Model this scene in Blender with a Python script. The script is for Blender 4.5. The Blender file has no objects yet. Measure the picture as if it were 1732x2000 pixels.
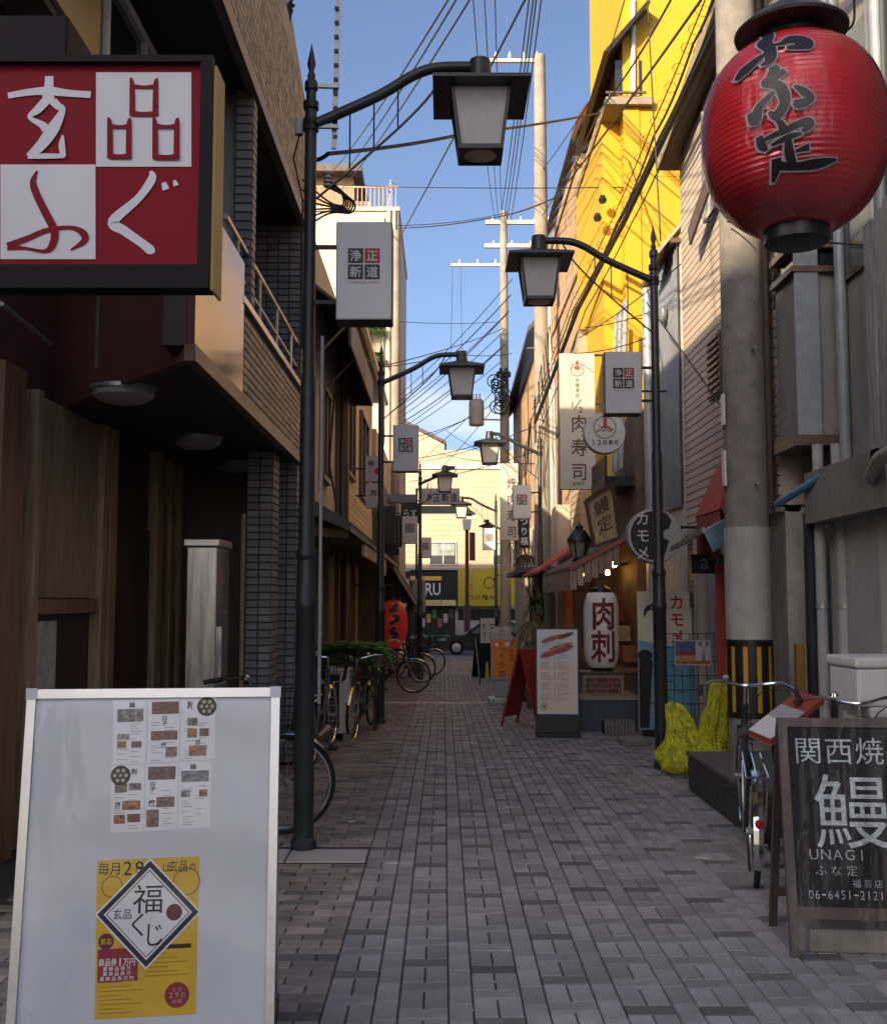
import bpy, bmesh, math, random
from mathutils import Vector, Matrix
random.seed(7)
S = bpy.context.scene
R = math.radians
# ------------------------------------------------------------------ camera
FOC, PCX, PCY, EYE = 2100.0, 866.0, 1000.0, 1.55      # focal length / centre in photo pixels, eye height in metres
TH = math.atan(176 / FOC)                              # the camera looks up a little
cam = bpy.data.cameras.new('camera'); camo = bpy.data.objects.new('camera', cam)
S.collection.objects.link(camo)
camo.location = (0, 0, EYE); camo.rotation_euler = (math.pi / 2 + TH, 0, 0)
cam.sensor_fit = 'HORIZONTAL'; cam.sensor_width = 36; cam.lens = 36 * FOC / 1732
cam.clip_start = .05; cam.clip_end = 3000
S.camera = camo
# ------------------------------------------------------------------ sky, sun, exposure
SUN_EL, SUN_AZ = 24.0, 36.0        # elevation; the light travels along +y turned this far towards +x
wd = bpy.data.worlds.new('World'); S.world = wd; wd.use_nodes = True
nt = wd.node_tree; nt.nodes.clear()
N = nt.nodes.new; L = nt.links.new
sky = N('ShaderNodeTexSky'); sky.sky_type = 'NISHITA'; sky.sun_disc = False
sky.sun_elevation = R(SUN_EL); sky.sun_rotation = R(180 + SUN_AZ)
sky.air_density = .66; sky.dust_density = 3.4; sky.ozone_density = 2.0
tc = N('ShaderNodeTexCoord'); mp = N('ShaderNodeMapping'); mp.inputs['Scale'].default_value = (1.0, 1.0, 3.6)
nz = N('ShaderNodeTexNoise'); nz.inputs['Scale'].default_value = 2.6; nz.inputs['Detail'].default_value = 7; nz.inputs['Roughness'].default_value = .58
rp = N('ShaderNodeValToRGB'); rp.color_ramp.elements[0].position = .5; rp.color_ramp.elements[1].position = .72
sx = N('ShaderNodeSeparateXYZ'); mr = N('ShaderNodeMapRange'); mr.inputs['From Min'].default_value = .05; mr.inputs['From Max'].default_value = .34
mr.inputs['To Min'].default_value = .95; mr.inputs['To Max'].default_value = .12
mu = N('ShaderNodeMath'); mu.operation = 'MULTIPLY'
mix = N('ShaderNodeMix'); mix.data_type = 'RGBA'
mix.inputs['B'].default_value = (6.6, 6.2, 6.0, 1)
bg = N('ShaderNodeBackground'); bg.inputs['Strength'].default_value = .085
wo = N('ShaderNodeOutputWorld')
L(tc.outputs['Generated'], mp.inputs['Vector']); L(mp.outputs['Vector'], nz.inputs['Vector']); L(nz.outputs['Fac'], rp.inputs['Fac'])
L(tc.outputs['Generated'], sx.inputs['Vector']); L(sx.outputs['Z'], mr.inputs['Value'])
L(rp.outputs['Color'], mu.inputs[0]); L(mr.outputs['Result'], mu.inputs[1]); L(mu.outputs[0], mix.inputs['Factor'])
L(sky.outputs['Color'], mix.inputs['A']); tint = N('ShaderNodeMix'); tint.data_type = 'RGBA'; tint.blend_type = 'MULTIPLY'; tint.inputs['Factor'].default_value = 1; tint.inputs['B'].default_value = (1.02, .985, .98, 1)
L(mix.outputs['Result'], tint.inputs['A']); L(tint.outputs['Result'], bg.inputs['Color']); L(bg.outputs['Background'], wo.inputs['Surface'])
sl = bpy.data.lights.new('sun', 'SUN'); sl.energy = 2.8; sl.angle = R(.53); sl.color = (1.0, .79, .54)
so = bpy.data.objects.new('sun', sl); S.collection.objects.link(so); so.location = (-20, -30, 30)
_d = Vector((math.sin(R(SUN_AZ)) * math.cos(R(SUN_EL)), math.cos(R(SUN_AZ)) * math.cos(R(SUN_EL)), -math.sin(R(SUN_EL))))
so.rotation_euler = _d.to_track_quat('-Z', 'Y').to_euler()
S.view_settings.view_transform = 'Standard'; S.view_settings.look = 'None'
S.view_settings.exposure = 1.62; S.view_settings.gamma = 1.0; S.view_settings.use_curve_mapping = False
S.render.engine = 'CYCLES'; S.cycles.use_denoising = True; S.cycles.max_bounces = 6; S.cycles.diffuse_bounces = 4
S.cycles.transparent_max_bounces = 8; S.cycles.caustics_reflective = False; S.cycles.caustics_refractive = False
# ------------------------------------------------------------------ places
def at(px, py, d):
    u = (px - PCX) / FOC; v = (PCY - py) / FOC
    k = d / (math.cos(TH) - v * math.sin(TH))
    return Vector((u * k, d, EYE + (math.sin(TH) + v * math.cos(TH)) * k))
def ax(px, d, py=1176): return at(px, py, d).x
def az(py, d): return at(866, py, d).z
def gz(d): return 0.0 if d < 9 else -.018 * (d - 9)
# ------------------------------------------------------------------ materials
MATS = {}
def mat(name, col, rough=.6, metal=0.0, var=.12, scale=6.0, bump=.0, bscale=40.0, coat=0.0, emis=None, estr=0.0,
        alpha=None, stretch=None, island=0.0, dirt=0.0, spec=None, trans=0.0):
    if name in MATS: return MATS[name]
    m = bpy.data.materials.new(name); m.use_nodes = True; MATS[name] = m
    t = m.node_tree; b = t.nodes['Principled BSDF']; n = t.nodes.new; l = t.links.new
    c = n('ShaderNodeTexCoord'); vec = c.outputs['Object']
    if stretch:
        mpn = n('ShaderNodeMapping'); mpn.inputs['Scale'].default_value = stretch; l(vec, mpn.inputs['Vector']); vec = mpn.outputs['Vector']
    nz = n('ShaderNodeTexNoise'); nz.inputs['Scale'].default_value = scale; nz.inputs['Detail'].default_value = 6; nz.inputs['Roughness'].default_value = .62
    l(vec, nz.inputs['Vector'])
    mr = n('ShaderNodeMapRange'); mr.inputs['From Min'].default_value = .28; mr.inputs['From Max'].default_value = .72
    mr.inputs['To Min'].default_value = 1 - var * 2; mr.inputs['To Max'].default_value = 1 + var * 1.2
    l(nz.outputs['Fac'], mr.inputs['Value'])
    val = mr.outputs['Result']
    if island:
        g = n('ShaderNodeNewGeometry'); oi = n('ShaderNodeObjectInfo'); ad = n('ShaderNodeMath'); ad.operation = 'ADD'
        fr = n('ShaderNodeMath'); fr.operation = 'FRACT'
        l(g.outputs['Random Per Island'], ad.inputs[0]); l(oi.outputs['Random'], ad.inputs[1]); l(ad.outputs[0], fr.inputs[0])
        mr2 = n('ShaderNodeMapRange'); mr2.inputs['To Min'].default_value = 1 - island; mr2.inputs['To Max'].default_value = 1 + island * .7
        l(fr.outputs[0], mr2.inputs['Value'])
        mm = n('ShaderNodeMath'); mm.operation = 'MULTIPLY'; l(val, mm.inputs[0]); l(mr2.outputs['Result'], mm.inputs[1]); val = mm.outputs[0]
    hs = n('ShaderNodeVectorMath'); hs.operation = 'SCALE'; hs.inputs[0].default_value = col[:3]; l(val, hs.inputs['Scale'])
    cout = hs.outputs['Vector']
    if dirt:
        n2 = n('ShaderNodeTexNoise'); n2.inputs['Scale'].default_value = scale * .35; n2.inputs['Detail'].default_value = 8; n2.inputs['Roughness'].default_value = .7
        mp2 = n('ShaderNodeMapping'); mp2.inputs['Scale'].default_value = (1.6, 1.6, .55); mp2.inputs['Location'].default_value = (3.1, 1.7, 8.3)
        l(c.outputs['Object'], mp2.inputs['Vector']); l(mp2.outputs['Vector'], n2.inputs['Vector'])
        r2 = n('ShaderNodeMapRange'); r2.inputs['From Min'].default_value = .48; r2.inputs['From Max'].default_value = .72; r2.inputs['To Max'].default_value = dirt
        l(n2.outputs['Fac'], r2.inputs['Value'])
        mx = n('ShaderNodeMix'); mx.data_type = 'RGBA'; l(r2.outputs['Result'], mx.inputs['Factor']); l(cout, mx.inputs['A'])
        mx.inputs['B'].default_value = (col[0] * .35 + .012, col[1] * .33 + .01, col[2] * .3 + .008, 1); cout = mx.outputs['Result']
    l(cout, b.inputs['Base Color'])
    rr = n('ShaderNodeMapRange'); rr.inputs['To Min'].default_value = max(.02, rough - .12); rr.inputs['To Max'].default_value = min(1, rough + .12)
    l(nz.outputs['Fac'], rr.inputs['Value']); l(rr.outputs['Result'], b.inputs['Roughness'])
    b.inputs['Metallic'].default_value = metal
    if coat: b.inputs['Coat Weight'].default_value = coat; b.inputs['Coat Roughness'].default_value = .06
    if spec is not None: b.inputs['Specular IOR Level'].default_value = spec
    if trans: b.inputs['Transmission Weight'].default_value = trans
    if emis: b.inputs['Emission Color'].default_value = (*emis, 1); b.inputs['Emission Strength'].default_value = estr
    if alpha is not None: b.inputs['Alpha'].default_value = alpha
    if bump:
        nb = n('ShaderNodeTexNoise'); nb.inputs['Scale'].default_value = bscale; nb.inputs['Detail'].default_value = 5; l(vec, nb.inputs['Vector'])
        bp = n('ShaderNodeBump'); bp.inputs['Strength'].default_value = bump; bp.inputs['Distance'].default_value = .01
        l(nb.outputs['Fac'], bp.inputs['Height']); l(bp.outputs['Normal'], b.inputs['Normal'])
    return m
def C(h, k=1.0):
    """sRGB hex to linear"""
    o = []
    for i in (0, 2, 4):
        c = int(h[i:i + 2], 16) / 255
        o.append((c / 12.92 if c <= .04045 else ((c + .055) / 1.055) ** 2.4) * k)
    return tuple(o)
black_paint = mat('black_paint', (.012, .013, .014), .42, var=.2, scale=9, bump=.05, dirt=.0)
pole_paint = mat('pole_paint', (.030, .034, .036), .42, var=.25, scale=5, bump=.08, bscale=30, dirt=.25)
dark_iron = mat('dark_iron', (.02, .02, .021), .5, .3, var=.3)
galv = mat('galvanised', (.42, .43, .42), .45, .7, var=.15, scale=12)
alu = mat('aluminium', (.62, .62, .61), .32, .85, var=.06, scale=20)
chrome = mat('chrome', (.7, .7, .7), .14, 1.0, var=.03)
rubber = mat('rubber', (.014, .014, .014), .75, var=.2)
concrete = mat('concrete', (.25, .235, .215), .9, var=.16, scale=7, bump=.25, bscale=60, dirt=.5)
concrete_far = mat('concrete_far', (.30, .27, .22), .9, var=.14, scale=3, bump=.1, dirt=.35)
white_enamel = mat('white_enamel', (.72, .72, .71), .35, var=.04, scale=4)
cable_mat = mat('cable', (.012, .012, .013), .6, var=.1)
# ------------------------------------------------------------------ mesh builder
ORG = {}
COL = S.collection
class MB:
    def __init__(s): s.v = []; s.f = []
    def add(s, vs, fs):
        b = len(s.v); s.v += [Vector(p) for p in vs]; s.f += [tuple(i + b for i in f) for f in fs]; return s
    def box(s, x0, x1, y0, y1, z0, z1, bev=0.0):
        if x0 > x1: x0, x1 = x1, x0
        if y0 > y1: y0, y1 = y1, y0
        if z0 > z1: z0, z1 = z1, z0
        if not bev:
            return s.add([(x0, y0, z0), (x1, y0, z0), (x1, y1, z0), (x0, y1, z0), (x0, y0, z1), (x1, y0, z1), (x1, y1, z1), (x0, y1, z1)],
                         [(0, 3, 2, 1), (4, 5, 6, 7), (0, 1, 5, 4), (1, 2, 6, 5), (2, 3, 7, 6), (3, 0, 4, 7)])
        bm = bmesh.new(); bmesh.ops.create_cube(bm, size=1)
        for v in bm.verts: v.co = Vector(((x0 + x1) / 2 + v.co.x * (x1 - x0), (y0 + y1) / 2 + v.co.y * (y1 - y0), (z0 + z1) / 2 + v.co.z * (z1 - z0)))
        bmesh.ops.bevel(bm, geom=bm.edges[:], offset=min(bev, .45 * min(x1 - x0, y1 - y0, z1 - z0)), segments=2, affect='EDGES', profile=.5)
        bm.verts.index_update(); s.add([v.co for v in bm.verts], [tuple(v.index for v in f.verts) for f in bm.faces]); bm.free(); return s
    def bar(s, a, b, w, h=None, up=(0, 0, 1)):
        """rectangular bar from a to b"""
        a = Vector(a); b = Vector(b); h = w if h is None else h
        t = (b - a).normalized(); u = Vector(up)
        if abs(t.dot(u)) > .98: u = Vector((0, 1, 0))
        sd = t.cross(u).normalized() * w / 2; tp = sd.cross(t).normalized() * h / 2
        vs = [a - sd - tp, a + sd - tp, a + sd + tp, a - sd + tp, b - sd - tp, b + sd - tp, b + sd + tp, b - sd + tp]
        return s.add(vs, [(0, 1, 2, 3), (7, 6, 5, 4), (0, 4, 5, 1), (1, 5, 6, 2), (2, 6, 7, 3), (3, 7, 4, 0)])
    def tube(s, pts, r, n=8, cap=True, closed=False):
        pts = [Vector(p) for p in pts]; m = len(pts); rs = r if isinstance(r, (list, tuple)) else [r] * m
        vs = []; fs = []; pu = None
        for i, p in enumerate(pts):
            if closed: t = pts[(i + 1) % m] - pts[i - 1]
            else: t = pts[min(i + 1, m - 1)] - pts[max(i - 1, 0)]
            t.normalize()
            if pu is None:
                u = Vector((0, 0, 1)) if abs(t.z) < .9 else Vector((1, 0, 0))
            else: u = pu
            u = (u - t * u.dot(t)).normalized(); pu = u; w = t.cross(u)
            for k in range(n):
                a = 2 * math.pi * k / n; vs.append(p + (u * math.cos(a) + w * math.sin(a)) * rs[i])
        for i in range(m if closed else m - 1):
            j = (i + 1) % m
            for k in range(n):
                q = (k + 1) % n; fs.append((i * n + k, i * n + q, j * n + q, j * n + k))
        if cap and not closed: fs.append(tuple(range(n - 1, -1, -1))); fs.append(tuple((m - 1) * n + k for k in range(n)))
        return s.add(vs, fs)
    def lathe(s, prof, n=16, c=(0, 0, 0), axis='z', a0=0.0, a1=2 * math.pi, cap=True):
        """prof: list of (radius, height)"""
        full = abs(a1 - a0 - 2 * math.pi) < 1e-6; m = n if full else n + 1; vs = []; fs = []
        for r, h in prof:
            for k in range(m):
                a = a0 + (a1 - a0) * k / n; x, y = r * math.cos(a), r * math.sin(a)
                p = (x, y, h) if axis == 'z' else ((x, h, y) if axis == 'y' else (h, x, y))
                vs.append(Vector(p) + Vector(c))
        for i in range(len(prof) - 1):
            for k in range(n if full else n):
                q = (k + 1) % m
                if not full and k + 1 >= m: continue
                fs.append((i * m + k, i * m + q, (i + 1) * m + q, (i + 1) * m + k))
        if cap and full:
            if prof[0][0] > 1e-5: fs.append(tuple(range(m - 1, -1, -1)))
            if prof[-1][0] > 1e-5: fs.append(tuple((len(prof) - 1) * m + k for k in range(m)))
        return s.add(vs, fs)
    def prism(s, poly, d, fn=None):
        """poly: list of 3D points, extruded by vector d"""
        poly = [Vector(p) for p in poly]; n = len(poly); d = Vector(d)
        return s.add(poly + [p + d for p in poly], [tuple(range(n - 1, -1, -1)), tuple(range(n, 2 * n))] + [(i, (i + 1) % n, n + (i + 1) % n, n + i) for i in range(n)])
    def quad(s, a, b, c, d): return s.add([a, b, c, d], [(0, 1, 2, 3)])
    def build(s, name, m, parent=None, smooth=False, local=False, fix=True):
        off = Vector() if (parent is None or local) else ORG[parent.name]
        me = bpy.data.meshes.new(name)
        me.from_pydata([tuple(p - off) for p in s.v], [], s.f)
        if fix:
            bm = bmesh.new(); bm.from_mesh(me); bmesh.ops.recalc_face_normals(bm, faces=bm.faces[:]); bm.to_mesh(me); bm.free()
        me.materials.append(m)
        if smooth:
            me.polygons.foreach_set('use_smooth', [True] * len(me.polygons))
            try: me.set_sharp_from_angle(angle=R(38))
            except Exception: pass
        o = bpy.data.objects.new(name, me); COL.objects.link(o)
        if parent is not None: o.parent = parent; ORG[o.name] = ORG[parent.name].copy()
        else: ORG[o.name] = Vector()
        return o
def tag(o, label=None, cat=None, group=None, kind=None):
    if label: o['label'] = label
    if cat: o['category'] = cat
    if group: o['group'] = group
    if kind: o['kind'] = kind
    return o
def thing(name, label, cat, loc=(0, 0, 0), rotz=0.0, group=None):
    o = bpy.data.objects.new(name, None); COL.objects.link(o); o.empty_display_size = .2
    o.location = loc; o.rotation_euler = (0, 0, rotz); ORG[o.name] = Vector(loc)
    return tag(o, label, cat, group)
def box(name, m, parent, *a, bev=0.0, **k): return MB().box(*a, bev=bev).build(name, m, parent, **k)
def copy_tree(o, parent=None, off=None):
    c = o.copy(); COL.objects.link(c)
    if parent is not None: c.parent = parent
    for ch in list(o.children): copy_tree(ch, c)
    return c
def smooth_pts(pts, n=6):
    """Catmull-Rom through points (any dimension tuples)"""
    P = [Vector(p) for p in pts]; out = []
    for i in range(len(P) - 1):
        a = P[max(i - 1, 0)]; b = P[i]; c = P[i + 1]; d = P[min(i + 2, len(P) - 1)]
        for k in range(n):
            t = k / n
            out.append(.5 * ((2 * b) + (c - a) * t + (2 * a - 5 * b + 4 * c - d) * t * t + (3 * b - a - 3 * c + d) * t ** 3))
    out.append(P[-1]); return out
# ------------------------------------------------------------------ lettering
TEXTS = 'しゃぶ堀りに場濃汁'+'浄正新道玄品福島店くじ毎月日は賞等商券万円関西焼鰻ふな定肉寿司刺カモメUNAGIRUJYOSHOWETE0123456789-/美人女将のうどんこ汁みつけ麺鍋白子唐揚一す立ろ吉らーめん水曜資源ごみ収集場所福祉酒ap'
def _glyphs():
    G = {}; tmp = []
    for ch in sorted(set(TEXTS)):
        for w, off in (('r', 0.0), ('b', .012), ('t', -.013), ('x', .021)):
            cu = bpy.data.curves.new('t', 'FONT'); cu.body = ch; cu.size = 1; cu.offset = off; cu.resolution_u = 3
            o = bpy.data.objects.new('t', cu); COL.objects.link(o); tmp.append((ch, w, o))
    dg = bpy.context.evaluated_depsgraph_get(); dg.update()
    for ch, w, o in tmp:
        e = o.evaluated_get(dg); me = e.to_mesh()
        vs = [(v.co.x, v.co.y) for v in me.vertices]; fs = [tuple(p.vertices) for p in me.polygons]
        if vs:
            xs = [p[0] for p in vs]; ys = [p[1] for p in vs]
            G[ch, w] = (vs, fs, min(xs), max(xs), min(ys), max(ys))
        e.to_mesh_clear()
    for ch, w, o in tmp:
        cu = o.data; bpy.data.objects.remove(o); bpy.data.curves.remove(cu)
    return G
GL = _glyphs()
class Flat:
    """flat print in (u right, v up) metres"""
    def __init__(s): s.v = []; s.f = []; s.l = {}; s.k = 0
    def poly(s, pts): b = len(s.v); s.v += [tuple(p[:2]) for p in pts]; s.f.append(tuple(range(b, b + len(pts)))); return s
    def rect(s, u0, v0, u1, v1): return s.poly([(u0, v0), (u1, v0), (u1, v1), (u0, v1)])
    def disc(s, u, v, r, n=24, ry=None): ry = ry or r; return s.poly([(u + r * math.cos(2 * math.pi * k / n), v + ry * math.sin(2 * math.pi * k / n)) for k in range(n)])
    def ring(s, u, v, r, w, n=32):
        b = len(s.v)
        for k in range(n):
            a = 2 * math.pi * k / n; s.v += [(u + (r - w) * math.cos(a), v + (r - w) * math.sin(a)), (u + r * math.cos(a), v + r * math.sin(a))]
        for k in range(n):
            q = (k + 1) % n; s.f.append((b + 2 * k, b + 2 * k + 1, b + 2 * q + 1, b + 2 * q))
        return s
    def glyph(s, ch, u, v, w, h, wt='b'):
        """one character fitted into the box of width w, height h centred on u, v"""
        g = GL.get((ch, wt))
        if not g: return s
        vs, fs, x0, x1, y0, y1 = g; b = len(s.v)
        if ord(ch) > 0x2e80:      # CJK: keep the em box
            ex, ey = .5, .38; sx = w / .98; sy = h / .98
        else: ex, ey = (x0 + x1) / 2, (y0 + y1) / 2; sy = h / max(y1 - y0, .45); sx = min(sy, w / max(x1 - x0, .12))
        s.v += [(u + (x - ex) * sx, v + (y - ey) * sy) for x, y in vs]; s.f += [tuple(i + b for i in f) for f in fs]
        return s
    def hor(s, txt, u, v, w, h, gap=1.1, wt='b'):
        n = len(txt)
        for i, ch in enumerate(txt): s.glyph(ch, u + (i - (n - 1) / 2) * w * gap, v, w, h, wt)
        return s
    def ver(s, txt, u, v, w, h, gap=1.1, wt='b'):
        n = len(txt)
        for i, ch in enumerate(txt): s.glyph(ch, u, v - (i - (n - 1) / 2) * h * gap, w, h, wt)
        return s
    def stroke(s, pts, n=6, grow=0.0):
        """pts: (u, v, width) brush stroke"""
        P = smooth_pts([(p[0], p[1], p[2]) for p in pts], n) if n else [Vector(p) for p in pts]
        b = len(s.v); m = len(P); s.k += 1
        for i in range(2 * m): s.l[b + i] = s.k * .0005
        for i, p in enumerate(P):
            t = P[min(i + 1, m - 1)] - P[max(i - 1, 0)]; t = Vector((t.x, t.y)); t.normalize() if t.length else None
            q = Vector((p.x, p.y))
            if grow and i == 0: q = q - t * grow
            if grow and i == m - 1: q = q + t * grow
            nn = Vector((-t.y, t.x)) * (max(p.z, .0005) / 2 + grow)
            s.v += [tuple(q + nn), tuple(q - nn)]
        for i in range(m - 1): s.f.append((b + 2 * i, b + 2 * i + 1, b + 2 * i + 3, b + 2 * i + 2))
        return s
    def build(s, name, m, parent, o, ux, uy, eps=.003, fn=None, local=False):
        """o: 3D origin; ux / uy unit axes; lifted eps along the outward normal"""
        o = Vector(o); ux = Vector(ux).normalized(); uy = Vector(uy).normalized(); nn = ux.cross(uy).normalized() * eps
        mb = MB()
        if fn: mb.v = [Vector(fn(*p)) for p in s.v]
        else: mb.v = [o + ux * p[0] + uy * p[1] + nn * (1 + s.l.get(i, 0) / eps) for i, p in enumerate(s.v)]
        mb.f = list(s.f)
        return mb.build(name, m, parent, local=local, fix=False)
# ------------------------------------------------------------------ pieces laid in a grid
def proj(p):
    x, y, z = p[0], p[1], p[2] - EYE
    c = y * math.cos(TH) + z * math.sin(TH); u = -y * math.sin(TH) + z * math.cos(TH)
    return (PCX + FOC * x / c, PCY - FOC * u / c) if c > .1 else (-9e9, -9e9)
def inframe(p, m=10):
    q = proj(p); return -m < q[0] < 1732 + m and -m < q[1] < 2000 + m
def pieces(parent, name, rects, o, u, v, n, dep, m, limit=300, rest=None, bev=.004):
    """rects: (u0, v0, w, h) on the plane o + u, v; each a chamfered slab rising dep along n; the nearest ones in view
    are parts, the rest one joined part"""
    o = Vector(o); u = Vector(u); v = Vector(v); n = Vector(n); base = ORG[parent.name]
    rects = sorted(rects, key=lambda r: (not inframe(o + u * (r[0] + r[2] / 2) + v * (r[1] + r[3] / 2), 0), (o + u * (r[0] + r[2] / 2) + v * (r[1] + r[3] / 2) - Vector((0, 0, EYE))).length))
    cache = {}; FS = [(0, 1, 5, 4), (1, 2, 6, 5), (2, 3, 7, 6), (3, 0, 4, 7), (4, 5, 6, 7)]
    def vs(w, h):
        b = min(bev, w * .2, h * .2)
        return [Vector(), u * w, u * w + v * h, v * h, u * b + v * b + n * dep, u * (w - b) + v * b + n * dep, u * (w - b) + v * (h - b) + n * dep, u * b + v * (h - b) + n * dep]
    flip = u.cross(v).dot(n) < 0
    fs = [tuple(reversed(f)) for f in FS] if flip else FS
    mb = MB(); k = 0
    for r in rects:
        p = o + u * r[0] + v * r[1]; key = (round(r[2], 3), round(r[3], 3))
        if k < limit and inframe(p, 0):
            if key not in cache:
                me = bpy.data.meshes.new(name); me.from_pydata([tuple(q) for q in vs(*key)], [], fs); me.materials.append(m); cache[key] = me
            ob = bpy.data.objects.new(name, cache[key]); COL.objects.link(ob); ob.parent = parent; ob.location = p - base; k += 1
        else: mb.add([p + q for q in vs(r[2], r[3])], fs)
    if mb.v:
        ob = mb.build(rest or (name + '_field'), m, parent, fix=False); ob['kind'] = 'stuff'
def grid(w, h, tw, th, gap, stagger=0.0, skip=None):
    out = []; nv = int((h + 1e-6) / th); nu = int(w / tw) + 2
    for j in range(nv):
        s = (stagger * tw) if j % 2 else 0.0
        for i in range(-1, nu):
            a = max(0.0, i * tw - s); b = min(w, (i + 1) * tw - s)
            if b - a < gap * 2.2: continue
            r = (a + gap / 2, j * th + gap / 2, b - a - gap, th - gap)
            if skip and skip(r[0] + r[2] / 2, r[1] + r[3] / 2): continue
            out.append(r)
    return out
# ------------------------------------------------------------------ ground, paving
asphalt = mat('asphalt', (.05, .05, .05), .9, var=.2, scale=9, bump=.3, bscale=120)
g = MB(); Y = [-60, 0, 9, 20, 35, 50, 70, 140, 900, 2500]
for i in range(len(Y) - 1):
    a, b = Y[i], Y[i + 1]; za = gz(min(a, 60)) - .06; zb = gz(min(b, 60)) - .06
    g.quad((-1500, a, za), (1500, a, za), (1500, b, zb), (-1500, b, zb))
tag(g.build('ground', asphalt, fix=False), kind='structure')
mortar = mat('mortar', (.05, .05, .05), .95, var=.2, scale=20)
g = MB()
for i, (a, b) in enumerate(((-3, 9), (9, 46.5))): g.quad((-2.9, a, gz(a) - .009), (3.2, a, gz(a) - .009), (3.2, b, gz(b) - .009), (-2.9, b, gz(b) - .009))
pave = tag(g.build('pavement', mortar, fix=False), kind='structure')
paver_m = mat('paver', (.34, .33, .33), .72, var=.16, scale=5, bump=.35, bscale=90, island=.24, dirt=.3)
paver_b = mat('paver_brown', (.31, .265, .235), .76, var=.2, scale=5, bump=.35, bscale=90, island=.34, dirt=.35)
paver_d = mat('paver_dark', (.16, .155, .155), .7, var=.2, scale=5, bump=.35, bscale=90, island=.3)
paver_l = mat('paver_light', (.5, .48, .46), .7, var=.12, scale=6, bump=.2, island=.12)
rng = random.Random(3)
near, dark, brown, light = [], [], [], []
y0, y1 = 2.6, 46
x = -.46; B = .192; Hf = B / 2; gp = .0045; coli = 0
while x < 2.0:
    if coli % 2 == 0:      # double column: two stretchers, then one laid across
        y = y0 + rng.random() * .3
        k = 0
        while y < y1:
            near.append((x + gp / 2, y, Hf - gp, B - gp)); near.append((x + Hf + gp / 2, y, Hf - gp, B - gp)); y += B
            (dark if k % 2 == 0 and rng.random() < .8 else near).append((x + gp / 2, y, B - gp, Hf - gp)); y += Hf; k += 1
        x += B
    else:
        y = y0 + rng.random() * .2
        while y < y1: near.append((x + gp / 2, y, Hf - gp, B - gp)); y += B
        x += Hf
    coli += 1
XR = x
y = y0; j = 0
while y < y1:
    s = (j % 2) * B / 2; xx = -.46 - B * 9 - s
    while xx < -.46 - .03:
        w = min(B, -.46 - xx)
        t = rng.random()
        if abs(y - 18.7) > .2 and not (y + Hf > 6.61 and y < 6.93 and xx + B > -1.38): (dark if t < .16 else brown).append((xx + gp / 2, y, w - gp, Hf - gp))
        xx += B
    xx = XR + s - B / 2
    while xx < 3.1:
        a = max(xx, XR); w = xx + B - a
        if w > .03: (dark if rng.random() < .3 else near).append((a + gp / 2, y, w - gp, Hf - gp))
        xx += B
    y += Hf; j += 1
near = [r for r in near if abs(r[1] - 18.7) > .24 and abs(r[1] - 37) > .3]; dark = [r for r in dark if abs(r[1] - 18.7) > .24 and abs(r[1] - 37) > .3]
for yb in (18.46, 18.72, 36.7, 37.0):
    for i in range(18): light.append((-2.2 + i * .3, yb, .294, .25))
light.append((-.95, 6.60, .48, .32)); light.append((-1.37, 6.60, .41, .32))
def slope_pieces(rects, m, nm, lim):
    flat_ = [r for r in rects if r[1] + r[3] < 9]; far = [r for r in rects if r[1] + r[3] >= 9]
    pieces(pave, nm, flat_, (0, 0, -.009), (1, 0, 0), (0, 1, 0), (0, 0, 1), .009, m, lim)
    mb = MB()
    for (a, b, w, h) in far:
        z = [gz(b), gz(b + h)]; t = rng.uniform(-.0012, .0012)
        mb.add([(a, b, z[0] - .009), (a + w, b, z[0] - .009), (a + w, b + h, z[1] - .009), (a, b + h, z[1] - .009),
                (a + .004, b + .004, z[0] + t), (a + w - .004, b + .004, z[0] + t), (a + w - .004, b + h - .004, z[1] + t), (a + .004, b + h - .004, z[1] + t)],
               [(0, 1, 5, 4), (1, 2, 6, 5), (2, 3, 7, 6), (3, 0, 4, 7), (4, 5, 6, 7)])
    if mb.v: tag(mb.build(nm + '_field', m, pave, fix=False), kind='stuff')
slope_pieces(near, paver_m, 'paving_brick', 210); slope_pieces(dark, paver_d, 'dark_paving_brick', 40); slope_pieces(brown, paver_b, 'brown_paving_brick', 50)
slope_pieces(light, paver_l, 'pale_paving_slab', 10)
tape_m = mat('tape', (.55, .62, .55), .5, var=.05)
for px, py, w, lab in ((768, 1673, .06, 'short pale green tape mark on the pavers left of the middle'), (1371, 1663, .085, 'pale green tape mark on the pavers by the bicycle stand'),
                   (687, 1595, .04, 'small white tape scrap beside the large bicycle wheel')):
    d = EYE * FOC / (py - 1176); X = ax(px, d, py)
    tag(box('tape_mark', tape_m, None, X - w / 2, X + w / 2, d - .025, d + .02, .001, .003), lab, 'tape', 'tape marks on the paving')
gm = mat('gum', (.30, .30, .29), .8, var=.1); g = MB()
for i in range(60):
    d = rng.uniform(4.2, 16); X = rng.uniform(-.4, 1.9); r = rng.uniform(.006, .017)
    g.lathe([(r, gz(d) + .0005), (r * .8, gz(d) + .0025)], 7, (X, d, 0))
tag(g.build('gum_spots', gm), 'pale flattened gum spots scattered over the grey paving', 'litter', kind='stuff')
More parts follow.
